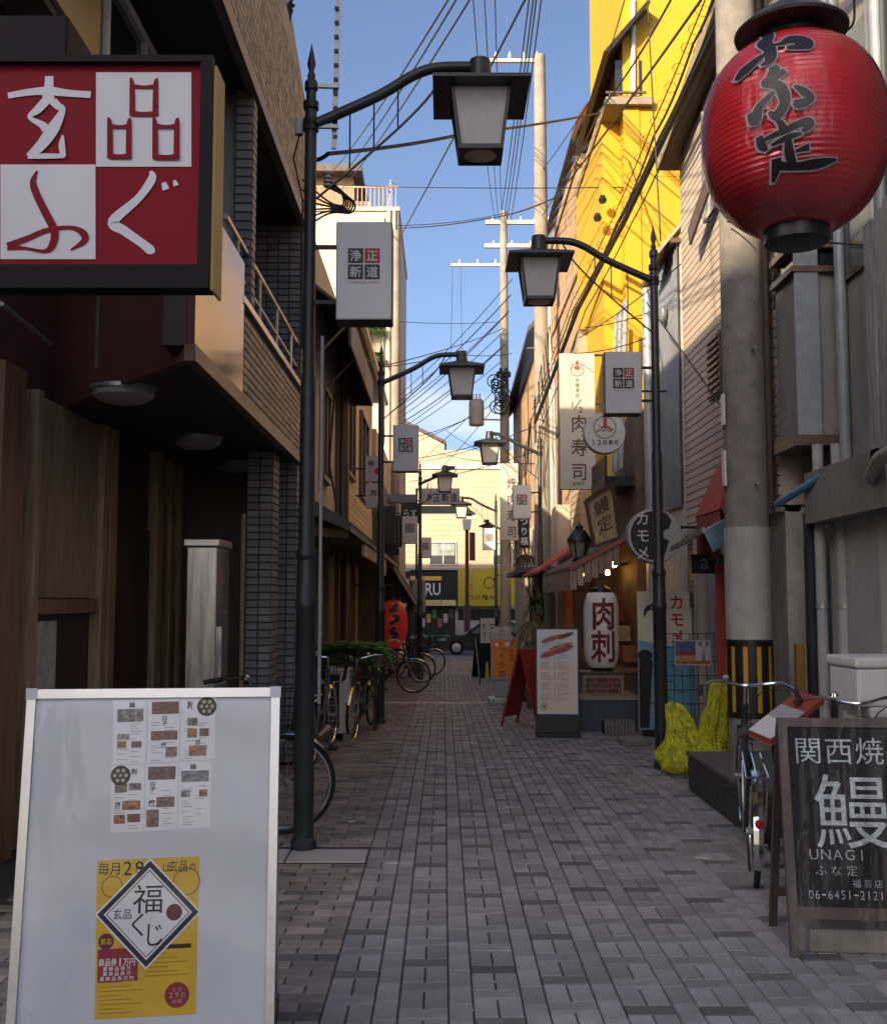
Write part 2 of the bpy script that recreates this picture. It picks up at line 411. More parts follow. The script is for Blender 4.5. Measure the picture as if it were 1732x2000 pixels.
# ------------------------------------------------------------------ left corner restaurant (A)
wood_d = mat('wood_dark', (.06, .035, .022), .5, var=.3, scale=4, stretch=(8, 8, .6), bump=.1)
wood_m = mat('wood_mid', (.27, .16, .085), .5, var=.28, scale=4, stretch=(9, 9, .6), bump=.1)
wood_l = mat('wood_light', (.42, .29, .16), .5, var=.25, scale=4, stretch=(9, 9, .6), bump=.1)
maroon = mat('maroon_panel', (.15, .06, .058), .62, var=.15, scale=2)
tile_brown = mat('tile_brown', (.54, .44, .35), .62, var=.12, scale=14, island=.28, bump=.2)
tile_grey = mat('tile_grey', (.21, .20, .205), .5, var=.12, scale=14, island=.25, bump=.15)
tile_rough = mat('tile_rough', (.58, .47, .33), .75, var=.25, scale=16, island=.32, bump=.6, bscale=70, stretch=(1, 1, .4))
grout_d = mat('grout_dark', (.07, .06, .055), .9)
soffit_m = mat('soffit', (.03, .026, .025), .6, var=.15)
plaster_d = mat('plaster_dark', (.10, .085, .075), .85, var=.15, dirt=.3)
plaster_g = mat('plaster_grey', (.33, .34, .36), .8, var=.06)
fascia_m = mat('fascia', (.17, .12, .09), .4, .4, var=.15)
glass_d = mat('glass_dark', (.02, .022, .025), .06, var=.05, spec=.8)
acrylic = mat('acrylic', (.50, .36, .20), .12, .55, var=.3, scale=1.3)  # clear sheet: its warm reflection is put into this tan metallic colour
A = thing('corner_restaurant', 'brown tiled corner restaurant with overhanging upper floors on the left', 'building', (-3, 8, 0))
ZS, XO = 2.94, -1.45
ch = [(-1.45, 6.0), (-1.45, 11.0), (-2.75, 11.0), (-2.75, 7.55)]
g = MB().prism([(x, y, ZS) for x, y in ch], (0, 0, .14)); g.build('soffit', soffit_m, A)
MB().prism([(-1.452, 6.0, ZS - .02), (-2.80, 7.60, ZS - .02), (-2.80, 7.68, ZS - .02), (-1.43, 6.06, ZS - .02)], (0, 0, 1.7)).build('side_panel', maroon, A)
box('fascia', fascia_m, A, -1.47, -1.405, 6.0, 11.03, ZS - .025, ZS + .07)
box('parapet', grout_d, A, -1.60, -1.452, 6.02, 11.0, ZS + .07, 3.69)
pieces(A, 'brick_tile', grid(3.32, .62, .23, .062, .009, .5), (-1.452, 7.66, ZS + .07), (0, 1, 0), (0, 0, 1), (1, 0, 0), .012, tile_brown, 300)
box('acrylic_panel', acrylic, A, -1.452, -1.43, 6.08, 7.56, ZS + .085, 3.98)
box('coping', alu, A, -1.62, -1.42, 7.55, 11.02, 3.69, 3.74)
for za in (3.95, 4.20):
    MB().tube([(-1.5, 7.2, za), (-1.5, 11.0, za)], .021 if za > 4 else .012, 8).build('handrail', alu, A, smooth=True)
for yy in (7.65, 8.6, 9.5, 10.4, 10.9): MB().tube([(-1.5, yy, 3.73), (-1.5, yy, 4.2)], .014, 6).build('baluster', alu, A, smooth=True)
# end wall of the balcony and its pillar
box('balcony_end_wall', plaster_g, A, -2.0, -1.60, 8.10, 8.2, 3.7, 5.5)
box('pillar_core', grout_d, A, -1.60, -1.47, 8.0, 8.16, 3.74, 5.5)
pieces(A, 'pillar_tile', grid(.13, 1.75, .13, .07, .009), (-1.60, 8.0, 3.75), (1, 0, 0), (0, 0, 1), (0, -1, 0), .01, tile_grey, 40)
pieces(A, 'pillar_tile', grid(.16, 1.75, .16, .07, .009), (-1.47, 8.0, 3.75), (0, 1, 0), (0, 0, 1), (1, 0, 0), .01, tile_grey, 40)
box('end_wall_core', grout_d, A, -2.7, -1.47, 10.86, 11.0, 3.74, 5.5)
pieces(A, 'wall_tile', grid(.92, 1.75, .115, .068, .009), (-2.4, 10.86, 3.75), (1, 0, 0), (0, 0, 1), (0, -1, 0), .012, tile_grey, 200)
pieces(A, 'wall_tile', grid(.14, 1.75, .14, .068, .009), (-1.47, 10.86, 3.75), (0, 1, 0), (0, 0, 1), (1, 0, 0), .012, tile_grey, 30)
# upper parapet, rough tiles, leaning back at its top
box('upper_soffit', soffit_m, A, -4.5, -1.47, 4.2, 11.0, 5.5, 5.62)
box('upper_fascia', fascia_m, A, -1.5, -1.43, 4.2, 11.03, 5.44, 5.56)
box('upper_parapet', grout_d, A, -1.65, -1.46, 4.2, 11.0, 5.56, 6.75)
pieces(A, 'rough_tile', grid(6.8, 1.19, .10, .07, .006, .5), (-1.46, 4.2, 5.56), (0, 1, 0), (0, 0, 1), (1, 0, 0), .012, tile_rough, 300)
lean = Vector((-.17, 0, 1)).normalized()
MB().prism([(-1.46, 4.2, 6.75), (-1.65, 4.2, 6.75), (-1.65 - .17 * 1.5, 4.2, 8.25), (-1.46 - .17 * 1.5, 4.2, 8.25)], (0, 6.8, 0)).build('sloping_parapet', grout_d, A)
pieces(A, 'sloping_tile', grid(6.8, 1.48, .10, .07, .006, .5), (-1.46, 4.2, 6.76), (0, 1, 0), lean, (1, 0, .17), .012, tile_rough, 60)
box('parapet_end', tile_rough, A, -1.66, -1.452, 11.0, 11.03, 5.56, 6.75)
box('upper_wall', plaster_d, A, -4.6, -1.9, 4.2, 11.0, 5.62, 8.1)
# first-floor wall behind the balcony
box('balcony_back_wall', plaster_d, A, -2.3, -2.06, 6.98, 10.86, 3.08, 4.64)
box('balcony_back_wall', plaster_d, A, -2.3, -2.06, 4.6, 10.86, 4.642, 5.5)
wf = box('window', glass_d, A, -2.055, -2.05, 6.2, 7.9, 4.70, 5.40)
for a in ((6.2, 6.26), (7.0, 7.06), (7.84, 7.9)): box('frame', white_enamel, wf, -2.06, -2.02, a[0], a[1], 4.70, 5.40)
for a in ((4.70, 4.76), (5.34, 5.40)): box('rail', white_enamel, wf, -2.058, -2.015, 6.262, 7.838, a[0], a[1])
box('beige_panel', mat('beige_panel', (.5, .38, .2), .5, var=.1), A, -2.055, -2.03, 4.9, 6.1, 4.7, 5.4)
# ground-floor shopfront (wall along x = -2.7)
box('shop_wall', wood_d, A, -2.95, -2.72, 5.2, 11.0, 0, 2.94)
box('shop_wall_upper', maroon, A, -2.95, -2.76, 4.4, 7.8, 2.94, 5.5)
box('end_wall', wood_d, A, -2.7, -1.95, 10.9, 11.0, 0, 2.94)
def post(y, w, m=wood_l, z1=2.93, x=-2.715, t=.09): return box('post', m, A, x, x + t, y, y + w, 0, z1)
post(6.35, .34, wood_m, 3.0); post(6.9, .09); post(8.28, .1); post(8.47, .16, wood_l); post(9.85, .2, wood_l); post(10.35, .08); post(10.72, .12)
box('lattice_back', wood_d, A, -2.718, -2.705, 7.0, 8.27, 1.62, 2.9)
for i in range(30): box('lattice_slat', wood_l, A, -2.705, -2.675, 7.02 + i * .0425, 7.036 + i * .0425, 1.58, 2.92)
box('lattice_rail', wood_m, A, -2.705, -2.65, 6.99, 8.28, 1.47, 1.57)
box('poster', mat('poster_white', (.6, .6, .6), .5, var=.25, scale=5), A, -2.715, -2.70, 7.05, 7.55, .55, 1.42)
box('door', wood_d, A, -2.715, -2.68, 8.66, 9.8, 0, 2.2)
for i in range(7): box('screen_slat', wood_m, A, -2.71, -2.67, 10.06 + i * .095, 10.08 + i * .095, 1.4, 2.5)
box('screen_panel', wood_m, A, -2.712, -2.69, 10.06, 10.34, .0, 1.4); box('door_leaf', wood_m, A, -2.712, -2.66, 10.44, 10.70, 0, 1.45)
for i, y in enumerate((6.9, 9.0, 10.7)):
    lm = MB().lathe([(.0, -.10), (.13, -.095), (.19, -.06), (.205, 0)], 24, (-2.08, y, ZS)).build('ceiling_lamp', mat('lamp_acrylic', (.34, .34, .33), .4, var=.05), A, smooth=True)
    MB().lathe([(.215, -.025), (.215, 0)], 24, (-2.08, y, ZS), cap=False).build('lamp_ring', galv, lm, smooth=True)
# tiled piers at the far corner
for nm, x0, x1, yy, dd in (('pier', -1.79, -1.56, 9.75, .35), ('pier', -1.66, -1.455, 10.55, .45)):
    p = box(nm, grout_d, A, x0, x1, yy, yy + dd, 0, ZS)
    pieces(p, 'pier_tile', grid(x1 - x0, 2.93, .115, .068, .009), (x0, yy, 0.005), (1, 0, 0), (0, 0, 1), (0, -1, 0), .011, tile_grey, 130)
    pieces(p, 'pier_tile', grid(dd, 2.93, .115, .068, .009), (x1, yy, 0.005), (0, 1, 0), (0, 0, 1), (1, 0, 0), .011, tile_grey, 130)
box('corner_trim', wood_l, A, -1.83, -1.795, 9.72, 9.76, .6, 2.35)
for y in (5.2, 6.2): MB().tube([(-2.72, y, 3.3), (-2.6, y, 3.3), (-2.6, y + .8, 3.25)], .018, 6).build('conduit', galv, A, smooth=True)
# stainless cabinet under the overhang
steel = mat('stainless', (.55, .55, .54), .22, 1.0, var=.12, scale=3, stretch=(6, 6, .5))
cb = thing('steel_cabinet', 'tall stainless steel cabinet beside the tiled pier of the corner restaurant', 'cabinet', (-2.0, 8.9, 0))
box('body', steel, cb, -2.08, -1.83, 8.7, 9.2, .08, 2.0, bev=.012); box('top_cap', alu, cb, -2.10, -1.81, 8.68, 9.22, 2.0, 2.06, bev=.008)
box('plinth', dark_iron, cb, -2.14, -1.85, 8.73, 9.18, 0, .08); box('handle', chrome, cb, -1.828, -1.80, 8.78, 8.81, .9, 1.35)
# ------------------------------------------------------------------ big box sign
sred = mat('sign_red', C('a5162e', .60), .55, var=.05, scale=2, spec=.15); swht = mat('sign_white', (.66, .67, .70), .45, var=.05, scale=2)
sblk = mat('sign_black', (.012, .010, .012), .6, var=.1, spec=.15)
SD = 4.2
sg = thing('restaurant_sign', 'large square red and white box sign with black frame, high on the left', 'sign', (ax(200, SD), SD, az(575, SD)))
X0, X1 = ax(-140, SD, 350), ax(414, SD, 350); Zt, Zb = az(118, SD), az(556, SD)
box('cabinet', sblk, sg, X0, X1, SD + .012, SD + .155, Zb, Zt, bev=.006)
box('frame_top', sblk, sg, X0, X1, SD - .03, SD + .011, az(126, SD), Zt + .01); box('frame_bottom', sblk, sg, X0, X1, SD - .03, SD + .011, Zb - .02, az(520, SD))
box('frame_side', sblk, sg, ax(391, SD, 350), X1, SD - .029, SD + .0105, az(520, SD), az(126, SD))
box('side_panel', mat('sign_side', (.62, .42, .12), .5, var=.1), sg, X1, X1 + .012, SD + .0, SD + .16, Zb - .02, Zt - .02)
box('top_box', sblk, sg, X0, ax(131, SD, 70), SD + .0, SD + .3, Zt + .011, az(28, SD), bev=.008)
box('face', sred, sg, X0, ax(391, SD, 350), SD, SD + .01, az(520, SD), az(126, SD))
def P1(x, y): return (x / 2.887, y / 2.887)          # crop pixels to photo pixels
def sgn(name, m, polys=(), strokes=(), eps=.004):
    f = Flat()
    def q(x, y): p = at(x / 2.887, y / 2.887, SD); return (p.x, p.z)
    k = SD / FOC / 2.887
    for pl in polys: f.poly([q(*p) for p in pl])
    for st in strokes: f.stroke([(*q(p[0], p[1]), p[2] * k * 1.22) for p in st])
    return f.build(name, m, sg, (0, SD, 0), (1, 0, 0), (0, 0, 1), eps)
sgn('white_square', swht, [[(543, 408), (1080, 408), (1080, 940), (543, 940)][::-1]]); sgn('white_square', swht, [[(5, 928), (540, 928), (540, 1462), (5, 1462)][::-1]])
sgn('lettering', swht, (), [[(280, 430, 40), (278, 500, 46), (276, 540, 60), (285, 585, 30)], [(48, 540, 30), (170, 520, 34), (278, 512, 44)], [(278, 512, 44), (400, 528, 34), (514, 535, 34)],
     [(262, 570, 44), (215, 620, 40), (170, 662, 20), (240, 705, 34), (262, 730, 44)], [(300, 570, 40), (330, 600, 36), (355, 625, 30), (300, 730, 60), (235, 820, 52), (165, 885, 34)],
     [(160, 884, 22), (270, 882, 26), (368, 882, 20)], [(360, 885, 26), (352, 820, 30), (358, 765, 10)]], eps=.004)
sgn('lettering', swht, (), [[(850, 965, 14), (858, 1010, 40), (780, 1120, 38), (640, 1248, 50), (700, 1300, 44), (800, 1370, 40), (850, 1412, 44), (862, 1430, 20)],
     [(925, 1030, 22), (938, 1070, 34)], [(985, 1018, 14), (995, 1048, 26)]], eps=.004)
rs = []
for bx, by, w, h, hn in ((735, 440, 160, 215, 1), (610, 665, 135, 230, 1), (865, 665, 150, 235, 1)):
    rs += [[(bx + 2, by, 6), (bx + 12, by + 40, 24), (bx + 14, by + h, 28)], [(bx + w - 4, by + 4, 6), (bx + w - 14, by + 40, 24), (bx + w - 16, by + h, 28)],
           [(bx + 12, by + 48, 22), (bx + w / 2, by + 54, 16), (bx + w - 12, by + 48, 22)], [(bx + 8, by + h - 12, 28), (bx + w / 2, by + h - 8, 22), (bx + w - 8, by + h - 12, 28)]]
sgn('lettering', sred, (), rs, eps=.007)
sgn('lettering', sred, (), [[(214, 965, 8), (190, 1030, 30), (215, 1110, 36), (270, 1220, 38), (312, 1310, 38), (295, 1390, 34), (250, 1418, 18), (150, 1402, 14), (45, 1396, 28)],
     [(45, 1388, 30), (160, 1345, 26), (270, 1300, 24), (400, 1285, 18), (470, 1315, 34), (478, 1360, 30), (400, 1412, 6)]], eps=.007)
# ------------------------------------------------------------------ unseen block added behind the camera to shade the near alley
brick_w = mat('shade_block_wall', (.22, .19, .16), .85, var=.1, dirt=.2)
nb = thing('shade_block', 'broad plain unseen block added behind the viewer to shade the near alley', 'building', (-26, -30, 0))
box('wall', brick_w, nb, -46, -9, -36, -22, 0, 21.4); box('roof_edge', fascia_m, nb, -46.2, -8.8, -36.2, -21.8, 21.4, 21.6)
for j in range(6):
    for i in range(9): w = box('window', glass_d, nb, -44 + i * 4, -42 + i * 4, -22.02, -21.98, 1.2 + j * 3.4, 3.0 + j * 3.4); box('sill', alu, w, -44.1 + i * 4, -41.9 + i * 4, -22.01, -21.9, 1.1 + j * 3.4, 1.2 + j * 3.4)
# ------------------------------------------------------------------ left cream shophouse (B)
cream = mat('cream_render', (.62, .56, .46), .85, var=.07, scale=3, dirt=.3)
cream_t = mat('cream_tile', (.62, .56, .46), .7, var=.06, scale=8, island=.12)
brown_f = mat('brown_frame', (.13, .09, .066), .45, .3, var=.15)
glass_m = mat('glass_mid', (.05, .055, .055), .08, var=.1, spec=.8)
roof_m = mat('roof_metal', (.10, .08, .07), .5, .3, var=.2)
B_ = thing('cream_shophouse', 'two storey cream shophouse with brown window frames beyond the corner restaurant', 'building', (-3, 16, gz(16)))
XB = -1.58
box('wall', cream, B_, -4.2, XB, 11.05, 23.6, 2.5, 6.0)
box('lower_wall', mat('wood_warm', (.17, .11, .07), .7, var=.3, scale=4, stretch=(8, 8, .6)), B_, -4.2, -1.9, 11.05, 23.6, gz(23.6) - .1, 2.5)
box('corner_strip', mat('cream_light', (.60, .50, .36), .8, var=.05), B_, XB, XB + .03, 11.1, 12.1, 2.7, 4.1)
box('brown_panel', brown_f, B_, XB, XB + .045, 12.3, 12.55, 2.6, 5.0)
for y0_, y1_, z0_, z1_ in ((13.6, 14.4, 3.2, 4.3), (17.2, 18.5, 3.7, 5.2), (20.0, 21.8, 3.6, 5.1)):
    w = box('window', glass_m, B_, XB - .02, XB + .015, y0_, y1_, z0_, z1_)
    for a in (y0_ - .05, (y0_ + y1_) / 2 - .03, y1_): box('frame', brown_f, w, XB, XB + .06, a, a + .055, z0_ - .05, z1_ + .05)
    for a in (z0_ - .06, z1_): box('sill', brown_f, w, XB, XB + .075, y0_ - .06, y1_ + .06, a - .03, a + .03)
pieces(B_, 'clapboard', [(0, i * .105, 7.2, .099) for i in range(9)], (XB, 16.35, 2.5), (0, 1, 0), (0, 0, 1), (1, 0, 0), .018, cream_t, 30)
MB().tube([(XB + .1, 15.75, 2.4), (XB + .1, 15.75, 5.9)], .09, 10).build('downpipe', brown_f, B_, smooth=True)
box('pipe_cover', brown_f, B_, XB, XB + .06, 15.55, 15.98, 2.5, 5.0)
box('eave', roof_m, B_, -4.4, XB + .28, 16.4, 23.8, 6.0, 6.12)
MB().tube([(XB + .3, 16.4, 5.98), (XB + .3, 23.8, 5.98)], .055, 8).build('gutter', white_enamel, B_, smooth=True)
box('gutter_board', white_enamel, B_, XB + .24, XB + .26, 16.4, 23.8, 6.0, 6.3)
# metal window canopy
g = MB().prism([(XB, 12.4, 5.35), (XB + .50, 12.4, 4.95), (XB + .50, 12.4, 4.92), (XB, 12.4, 5.30)], (0, 3.9, 0)); g.build('canopy_roof', roof_m, B_)
box('canopy_front', roof_m, B_, XB + .47, XB + .50, 12.4, 16.3, 4.55, 4.93); MB().quad((XB, 16.3, 5.3), (XB + .5, 16.3, 4.92), (XB + .5, 16.3, 4.55), (XB, 16.3, 4.55)).build('canopy_side', roof_m, B_)
for y in (12.6, 14.2, 16.2): MB().bar((XB, y, 4.4), (XB + .48, y, 4.9), .03).build('canopy_strut', brown_f, B_)
# pent roof over the ground floor
pr = MB().prism([(XB, 11.1, 2.72), (XB + .62, 11.1, 2.34), (XB + .62, 11.1, 2.28), (XB, 11.1, 2.55)], (0, 12.4, 0)).build('pent_roof', roof_m, B_)
for i in range(40): MB().bar((XB, 11.2 + i * .31, 2.735), (XB + .62, 11.2 + i * .31, 2.355), .05, .03).build('roof_roll', roof_m, pr)
for i in range(7): MB().bar((XB - .3, 11.6 + i * 1.8, 2.35), (XB + .55, 11.6 + i * 1.8, 2.28), .06, .09).build('rafter', wood_m, pr)
box('fascia', cream, B_, XB + .56, XB + .60, 13.4, 16.1, 2.12, 2.27); box('fascia', mat('fascia_yellow', (.42, .28, .12), .6), B_, XB + .56, XB + .60, 17.0, 18.4, 2.0, 2.26)
for i, (y, w, m) in enumerate(((11.3, .2, wood_d), (12.6, .12, wood_m), (13.5, .5, wood_m), (14.4, .1, wood_l), (15.3, .4, wood_l), (16.1, .12, wood_m), (16.9, .7, wood_m), (18.1, .15, wood_m), (19.0, .9, wood_d), (20.4, .15, wood_m), (21.4, .8, wood_m))):
    box('timber_post', m, B_, -1.9, -1.78 + (i % 3) * .03, y, y + w, gz(y + w) - .05, 2.36)
MB().tube([(XB + .08, 12.0, 2.3), (XB + .08, 12.0, .3)], .022, 8).build('conduit', galv, B_, smooth=True)
MB().tube([(XB + .05, 13.6, 2.5), (XB + .2, 13.9, 2.75), (XB + .05, 14.3, 3.4), (XB + .08, 14.6, 4.4)], .014, 6).build('hanging_cable', cable_mat, B_, smooth=True)
# ------------------------------------------------------------------ left dark shop with cloth awning (C), tower (T)
dark_shop = mat('dark_shop', (.13, .11, .095), .7, var=.2)
C_ = thing('dark_bar', 'low dark bar front with black sloping awning beyond the cream shophouse', 'building', (-3, 27, gz(27)))
box('wall', dark_shop, C_, -4.2, -1.45, 23.7, 31.5, gz(31) - .1, 4.4); box('upper_wall', cream, C_, -4.2, -1.5, 23.7, 31.5, 4.4, 5.4)
cloth = mat('black_cloth', (.012, .012, .013), .85, var=.2)
MB().prism([(-1.45, 23.9, 2.75), (-.62, 23.9, 1.55), (-.62, 23.9, 1.50), (-1.45, 23.9, 2.68)], (0, 5.4, 0)).build('awning', cloth, C_)
MB().bar((-1.4, 23.86, 2.78), (-.6, 23.86, 1.5), .06).build('awning_pole', wood_l, C_)
MB().prism([(-1.45, 24, 2.7), (-.64, 24, 1.52), (-1.45, 24, 1.52)], (0, .02, 0)).build('awning_side', cloth, C_)
for i, (y, z) in enumerate(((24.6, 3.4), (26.5, 3.2), (28.5, 3.5))): box('sign_board', black_paint, C_, -1.45, -1.1, y, y + .08, z - .5, z + .35)
tower_w = mat('tower_cream', (.62, .54, .42), .85, var=.06, scale=2, dirt=.25)
T_ = thing('cream_tower_block', 'tall cream tower block with railed roof terrace rising behind the left shops', 'building', (-3, 34, gz(34)))
TD = 32; TX0, TX1 = -4.9, ax(777, TD, 700); TZ = az(412, TD)
box('wall', tower_w, T_, TX0, TX1, TD, TD + 7, gz(TD) - .2, TZ)
box('parapet', tower_w, T_, TX0, TX1 + .04, TD - .06, TD + 7, TZ, TZ + .12)
for i in range(26): box('railing_bar', mat('rail_tan', (.5, .33, .2), .6), T_, TX1 - .1 - i * .13, TX1 - .075 - i * .13, TD + .1, TD + .125, TZ + .12, TZ + .78)
box('top_rail', MATS['rail_tan'], T_, TX0, TX1, TD + .09, TD + .14, TZ + .78, TZ + .83)
ph = box('penthouse', mat('penthouse', (.36, .22, .14), .8, var=.1), T_, TX0, ax(690, TD + 1, 380), TD + 1, TD + 5, TZ, az(345, TD + 1)); box('penthouse_roof', roof_m, ph, TX0 - .2, ax(708, TD + 1, 340), TD + .5, TD + 5.3, az(345, TD + 1), az(332, TD + 1))
acb = box('roof_air_conditioner', mat('ac_beige', (.55, .47, .36), .6), T_, ax(690, TD, 400), ax(722, TD, 400), TD + .3, TD + .6, TZ + .12, az(386, TD))
for i in range(5): box('louvre', dark_iron, acb, ax(693, TD, 400), ax(715, TD, 400), TD + .29, TD + .30, TZ + .17 + i * .05, TZ + .19 + i * .05)
for x in (TX1 - .28, TX1 - .12): MB().tube([(x, TD - .07, 2), (x, TD - .07, TZ)], .05, 8).build('drainpipe', tower_w, T_, smooth=True)
MB().tube([(TX1 - .45, TD - .05, 6.3), (TX1 - .45, TD - .05, TZ - .2)], .03, 6).build('conduit', galv, T_, smooth=True)
w = box('window', glass_m, T_, ax(722, TD, 760), ax(738, TD, 760), TD - .03, TD + .01, az(782, TD), az(755, TD)); box('frame', white_enamel, w, ax(720, TD, 760), ax(740, TD, 760), TD - .05, TD - .02, az(786, TD), az(782, TD)); box('mullion', white_enamel, w, ax(720, TD, 760), ax(740, TD, 760), TD - .05, TD - .02, az(769, TD), az(766, TD)); box('lintel', white_enamel, w, ax(720, TD, 760), ax(740, TD, 760), TD - .05, TD - .02, az(755, TD), az(751, TD))
MB().bar((ax(758, TD, 380), TD + .3, TZ + .1), (ax(762, TD, 345), TD + .3, TZ + 1.1), .03).build('aerial_mast', galv, T_)
for i in range(4): MB().bar((ax(756 + i, TD, 380), TD + .1, TZ + .7 + i * .1), (ax(768 + i, TD, 380), TD + .5, TZ + .75 + i * .1), .015).build('aerial_rod', galv, T_)
FL = thing('far_shade_block', 'plain hidden block added at the far left of the crossing to shade the end facade', 'building', (-10, 43, gz(43)))  # block added out of sight to shade the lower end facade
box('wall', brick_w, FL, -22, -1.78, 40, 46.5, gz(46) - .1, 8.3); box('roof_edge', fascia_m, FL, -22, -1.74, 39.95, 46.55, 8.3, 8.42)
# ------------------------------------------------------------------ far end: gable house and the facade across the side street
cream_h = mat('far_cream', (.58, .45, .31), .85, var=.05, scale=1, dirt=.15)
GD = 58
G_ = thing('gable_house', 'cream gabled house at the far end, left of the shop facade', 'building', (-2, 60, gz(60)))
MB().prism([(ax(770, GD), GD, gz(GD)), (ax(868, GD), GD, gz(GD)), (ax(868, GD), GD, az(868, GD)), (ax(770, GD), GD, az(818, GD))], (0, 6, 0)).build('wall', cream_h, G_)
MB().prism([(ax(764, GD), GD - .15, az(815, GD)), (ax(872, GD), GD - .15, az(868, GD)), (ax(872, GD), GD - .15, az(862, GD)), (ax(764, GD), GD - .15, az(808, GD))], (0, 6.3, 0)).build('roof', roof_m, G_)
ED = 55.5
E_ = thing('end_building', 'cream two storey building facing down the alley with black and yellow shop signs', 'building', (.8, 58, gz(58)))
EX0, EX1 = ax(770, ED), ax(1040, ED)
box('wall', cream_h, E_, EX0, EX1, ED, ED + 8, gz(ED), az(916, ED))
pieces(E_, 'siding_board', [(0, i * .28, EX1 - EX0, .265) for i in range(22)], (EX0, ED, az(1110, ED)), (1, 0, 0), (0, 0, 1), (0, -1, 0), .02, cream_h, 30)
box('roof_edge', white_enamel, E_, EX0, EX1, ED - .12, ED + .2, az(916, ED), az(909, ED))
fm = mat('roof_fence', (.52, .56, .62), .6)
for i in range(22): box('fence_picket', fm, E_, ax(868, ED) + i * .115, ax(868, ED) + .075 + i * .115, ED, ED + .04, az(909, ED), az(891, ED))
for a, b in ((838, 891), (962, 1000)):
    w = box('window', glass_m, E_, ax(a, ED), ax(b, ED), ED - .06, ED - .025, az(1102, ED), az(1060, ED))
    for x in (a, (a + b) / 2, b - 1): box('frame', white_enamel, w, ax(x, ED), ax(x + 1.6, ED), ED - .09, ED - .05, az(1103, ED), az(1059, ED))
    for y in (1059, 1103): box('frame', white_enamel, w, ax(a, ED), ax(b, ED), ED - .088, ED - .052, az(y + 1, ED), az(y - 1, ED))
    box('curtain', mat('curtain', (.35, .42, .40), .8, var=.3, scale=3), w, ax(a + 3, ED), ax(b - 3, ED), ED - .065, ED - .062, az(1085, ED), az(1062, ED))
box('ledge', mat('ledge_grey', (.36, .34, .36), .7), E_, EX0, ax(895, ED), ED - .5, ED - .02, az(1117, ED), az(1110, ED))
box('shop_opening', mat('shop_dark', (.02, .018, .017), .4), E_, EX0, ax(889, ED), ED - .05, ED - .022, gz(ED), az(1185, ED))
box('shop_opening', MATS['shop_dark'], E_, ax(893, ED), EX1, ED - .05, ED - .022, gz(ED), az(1190, ED))
box('shop_front', mat('shop_cream', (.5, .45, .38), .6, var=.2, scale=2), E_, ax(893, ED), EX1, ED - .1, ED - .052, gz(ED), az(1212, ED))
box('column', MATS['shop_cream'], E_, ax(889, ED), ax(894, ED), ED - .12, ED - .052, gz(ED), az(1185, ED))
for i in range(6): box('display', mat('disp%d' % i, ((.5, .5, .6), (.6, .4, .1), (.1, .3, .1), (.5, .1, .1), (.6, .6, .5), (.15, .12, .1))[i], .5), E_, ax(822 + i * 11, ED), ax(830 + i * 11, ED), ED - .07, ED - .055, az(1225 - 9 * (i % 3), ED), az(1208 - 9 * (i % 3), ED))
# black shop sign
bs = thing('black_shop_sign', 'black shop sign with big white letters RU on the far facade', 'sign', (ax(856, ED), ED - .3, az(1185, ED)))
box('board', black_paint, bs, ax(800, ED), ax(893, ED), ED - .5, ED - .3, az(1184, ED), az(1114, ED))
Flat().rect(ax(802, ED), az(1134, ED), ax(862, ED), az(1126, ED)).build('yellow_band', mat('sign_yel', (.75, .45, .05), .5), bs, (0, ED - .5, 0), (1, 0, 0), (0, 0, 1))
Flat().rect(ax(802, ED), az(1183, ED), ax(890, ED), az(1172, ED)).build('lower_band', mat('sign_yel2', (.72, .60, .28), .5), bs, (0, ED - .5, 0), (1, 0, 0), (0, 0, 1))
f = Flat(); f.glyph('R', ax(838, ED), az(1151, ED), .40, .62); f.glyph('U', ax(853, ED), az(1151, ED), .38, .62); f.build('lettering', white_enamel, bs, (0, ED - .5, 0), (1, 0, 0), (0, 0, 1), .006)
Flat().hor('らーめん酒', ax(846, ED), az(1177.5, ED), .17, .19).build('lettering', mat('txt_orange', (.65, .25, .02), .5), bs, (0, ED - .5, 0), (1, 0, 0), (0, 0, 1), .008)
ys = thing('yellow_shop_sign', 'bright yellow noodle shop sign with a drawn ladle on the far facade', 'sign', (ax(935, ED), ED - .3, az(1185, ED)))
yel = mat('sign_bright_yellow', (.5, .37, .02), .5, var=.05)
box('board', yel, ys, ax(894, ED), ax(1004, ED), ED - .5, ED - .3, az(1184, ED), az(1112, ED))
ink = mat('ink', (.02, .018, .016), .6)
redink = mat('red_ink', (.45, .03, .02), .6)
f = Flat(); f.hor('つけ麺み', ax(940, ED), az(1167, ED), .30, .30, 1.15); f.ring(ax(955, ED), az(1139, ED), .30, .05); f.stroke([(ax(960, ED), az(1134, ED), .05), (ax(975, ED), az(1122, ED), .05)], 0); f.build('lettering', ink, ys, (0, ED - .5, 0), (1, 0, 0), (0, 0, 1), .006)
Flat().ver('らーめん', ax(921, ED), az(1139, ED), .17, .17, 1.25).build('lettering', redink, ys, (0, ED - .5, 0), (1, 0, 0), (0, 0, 1), .006)
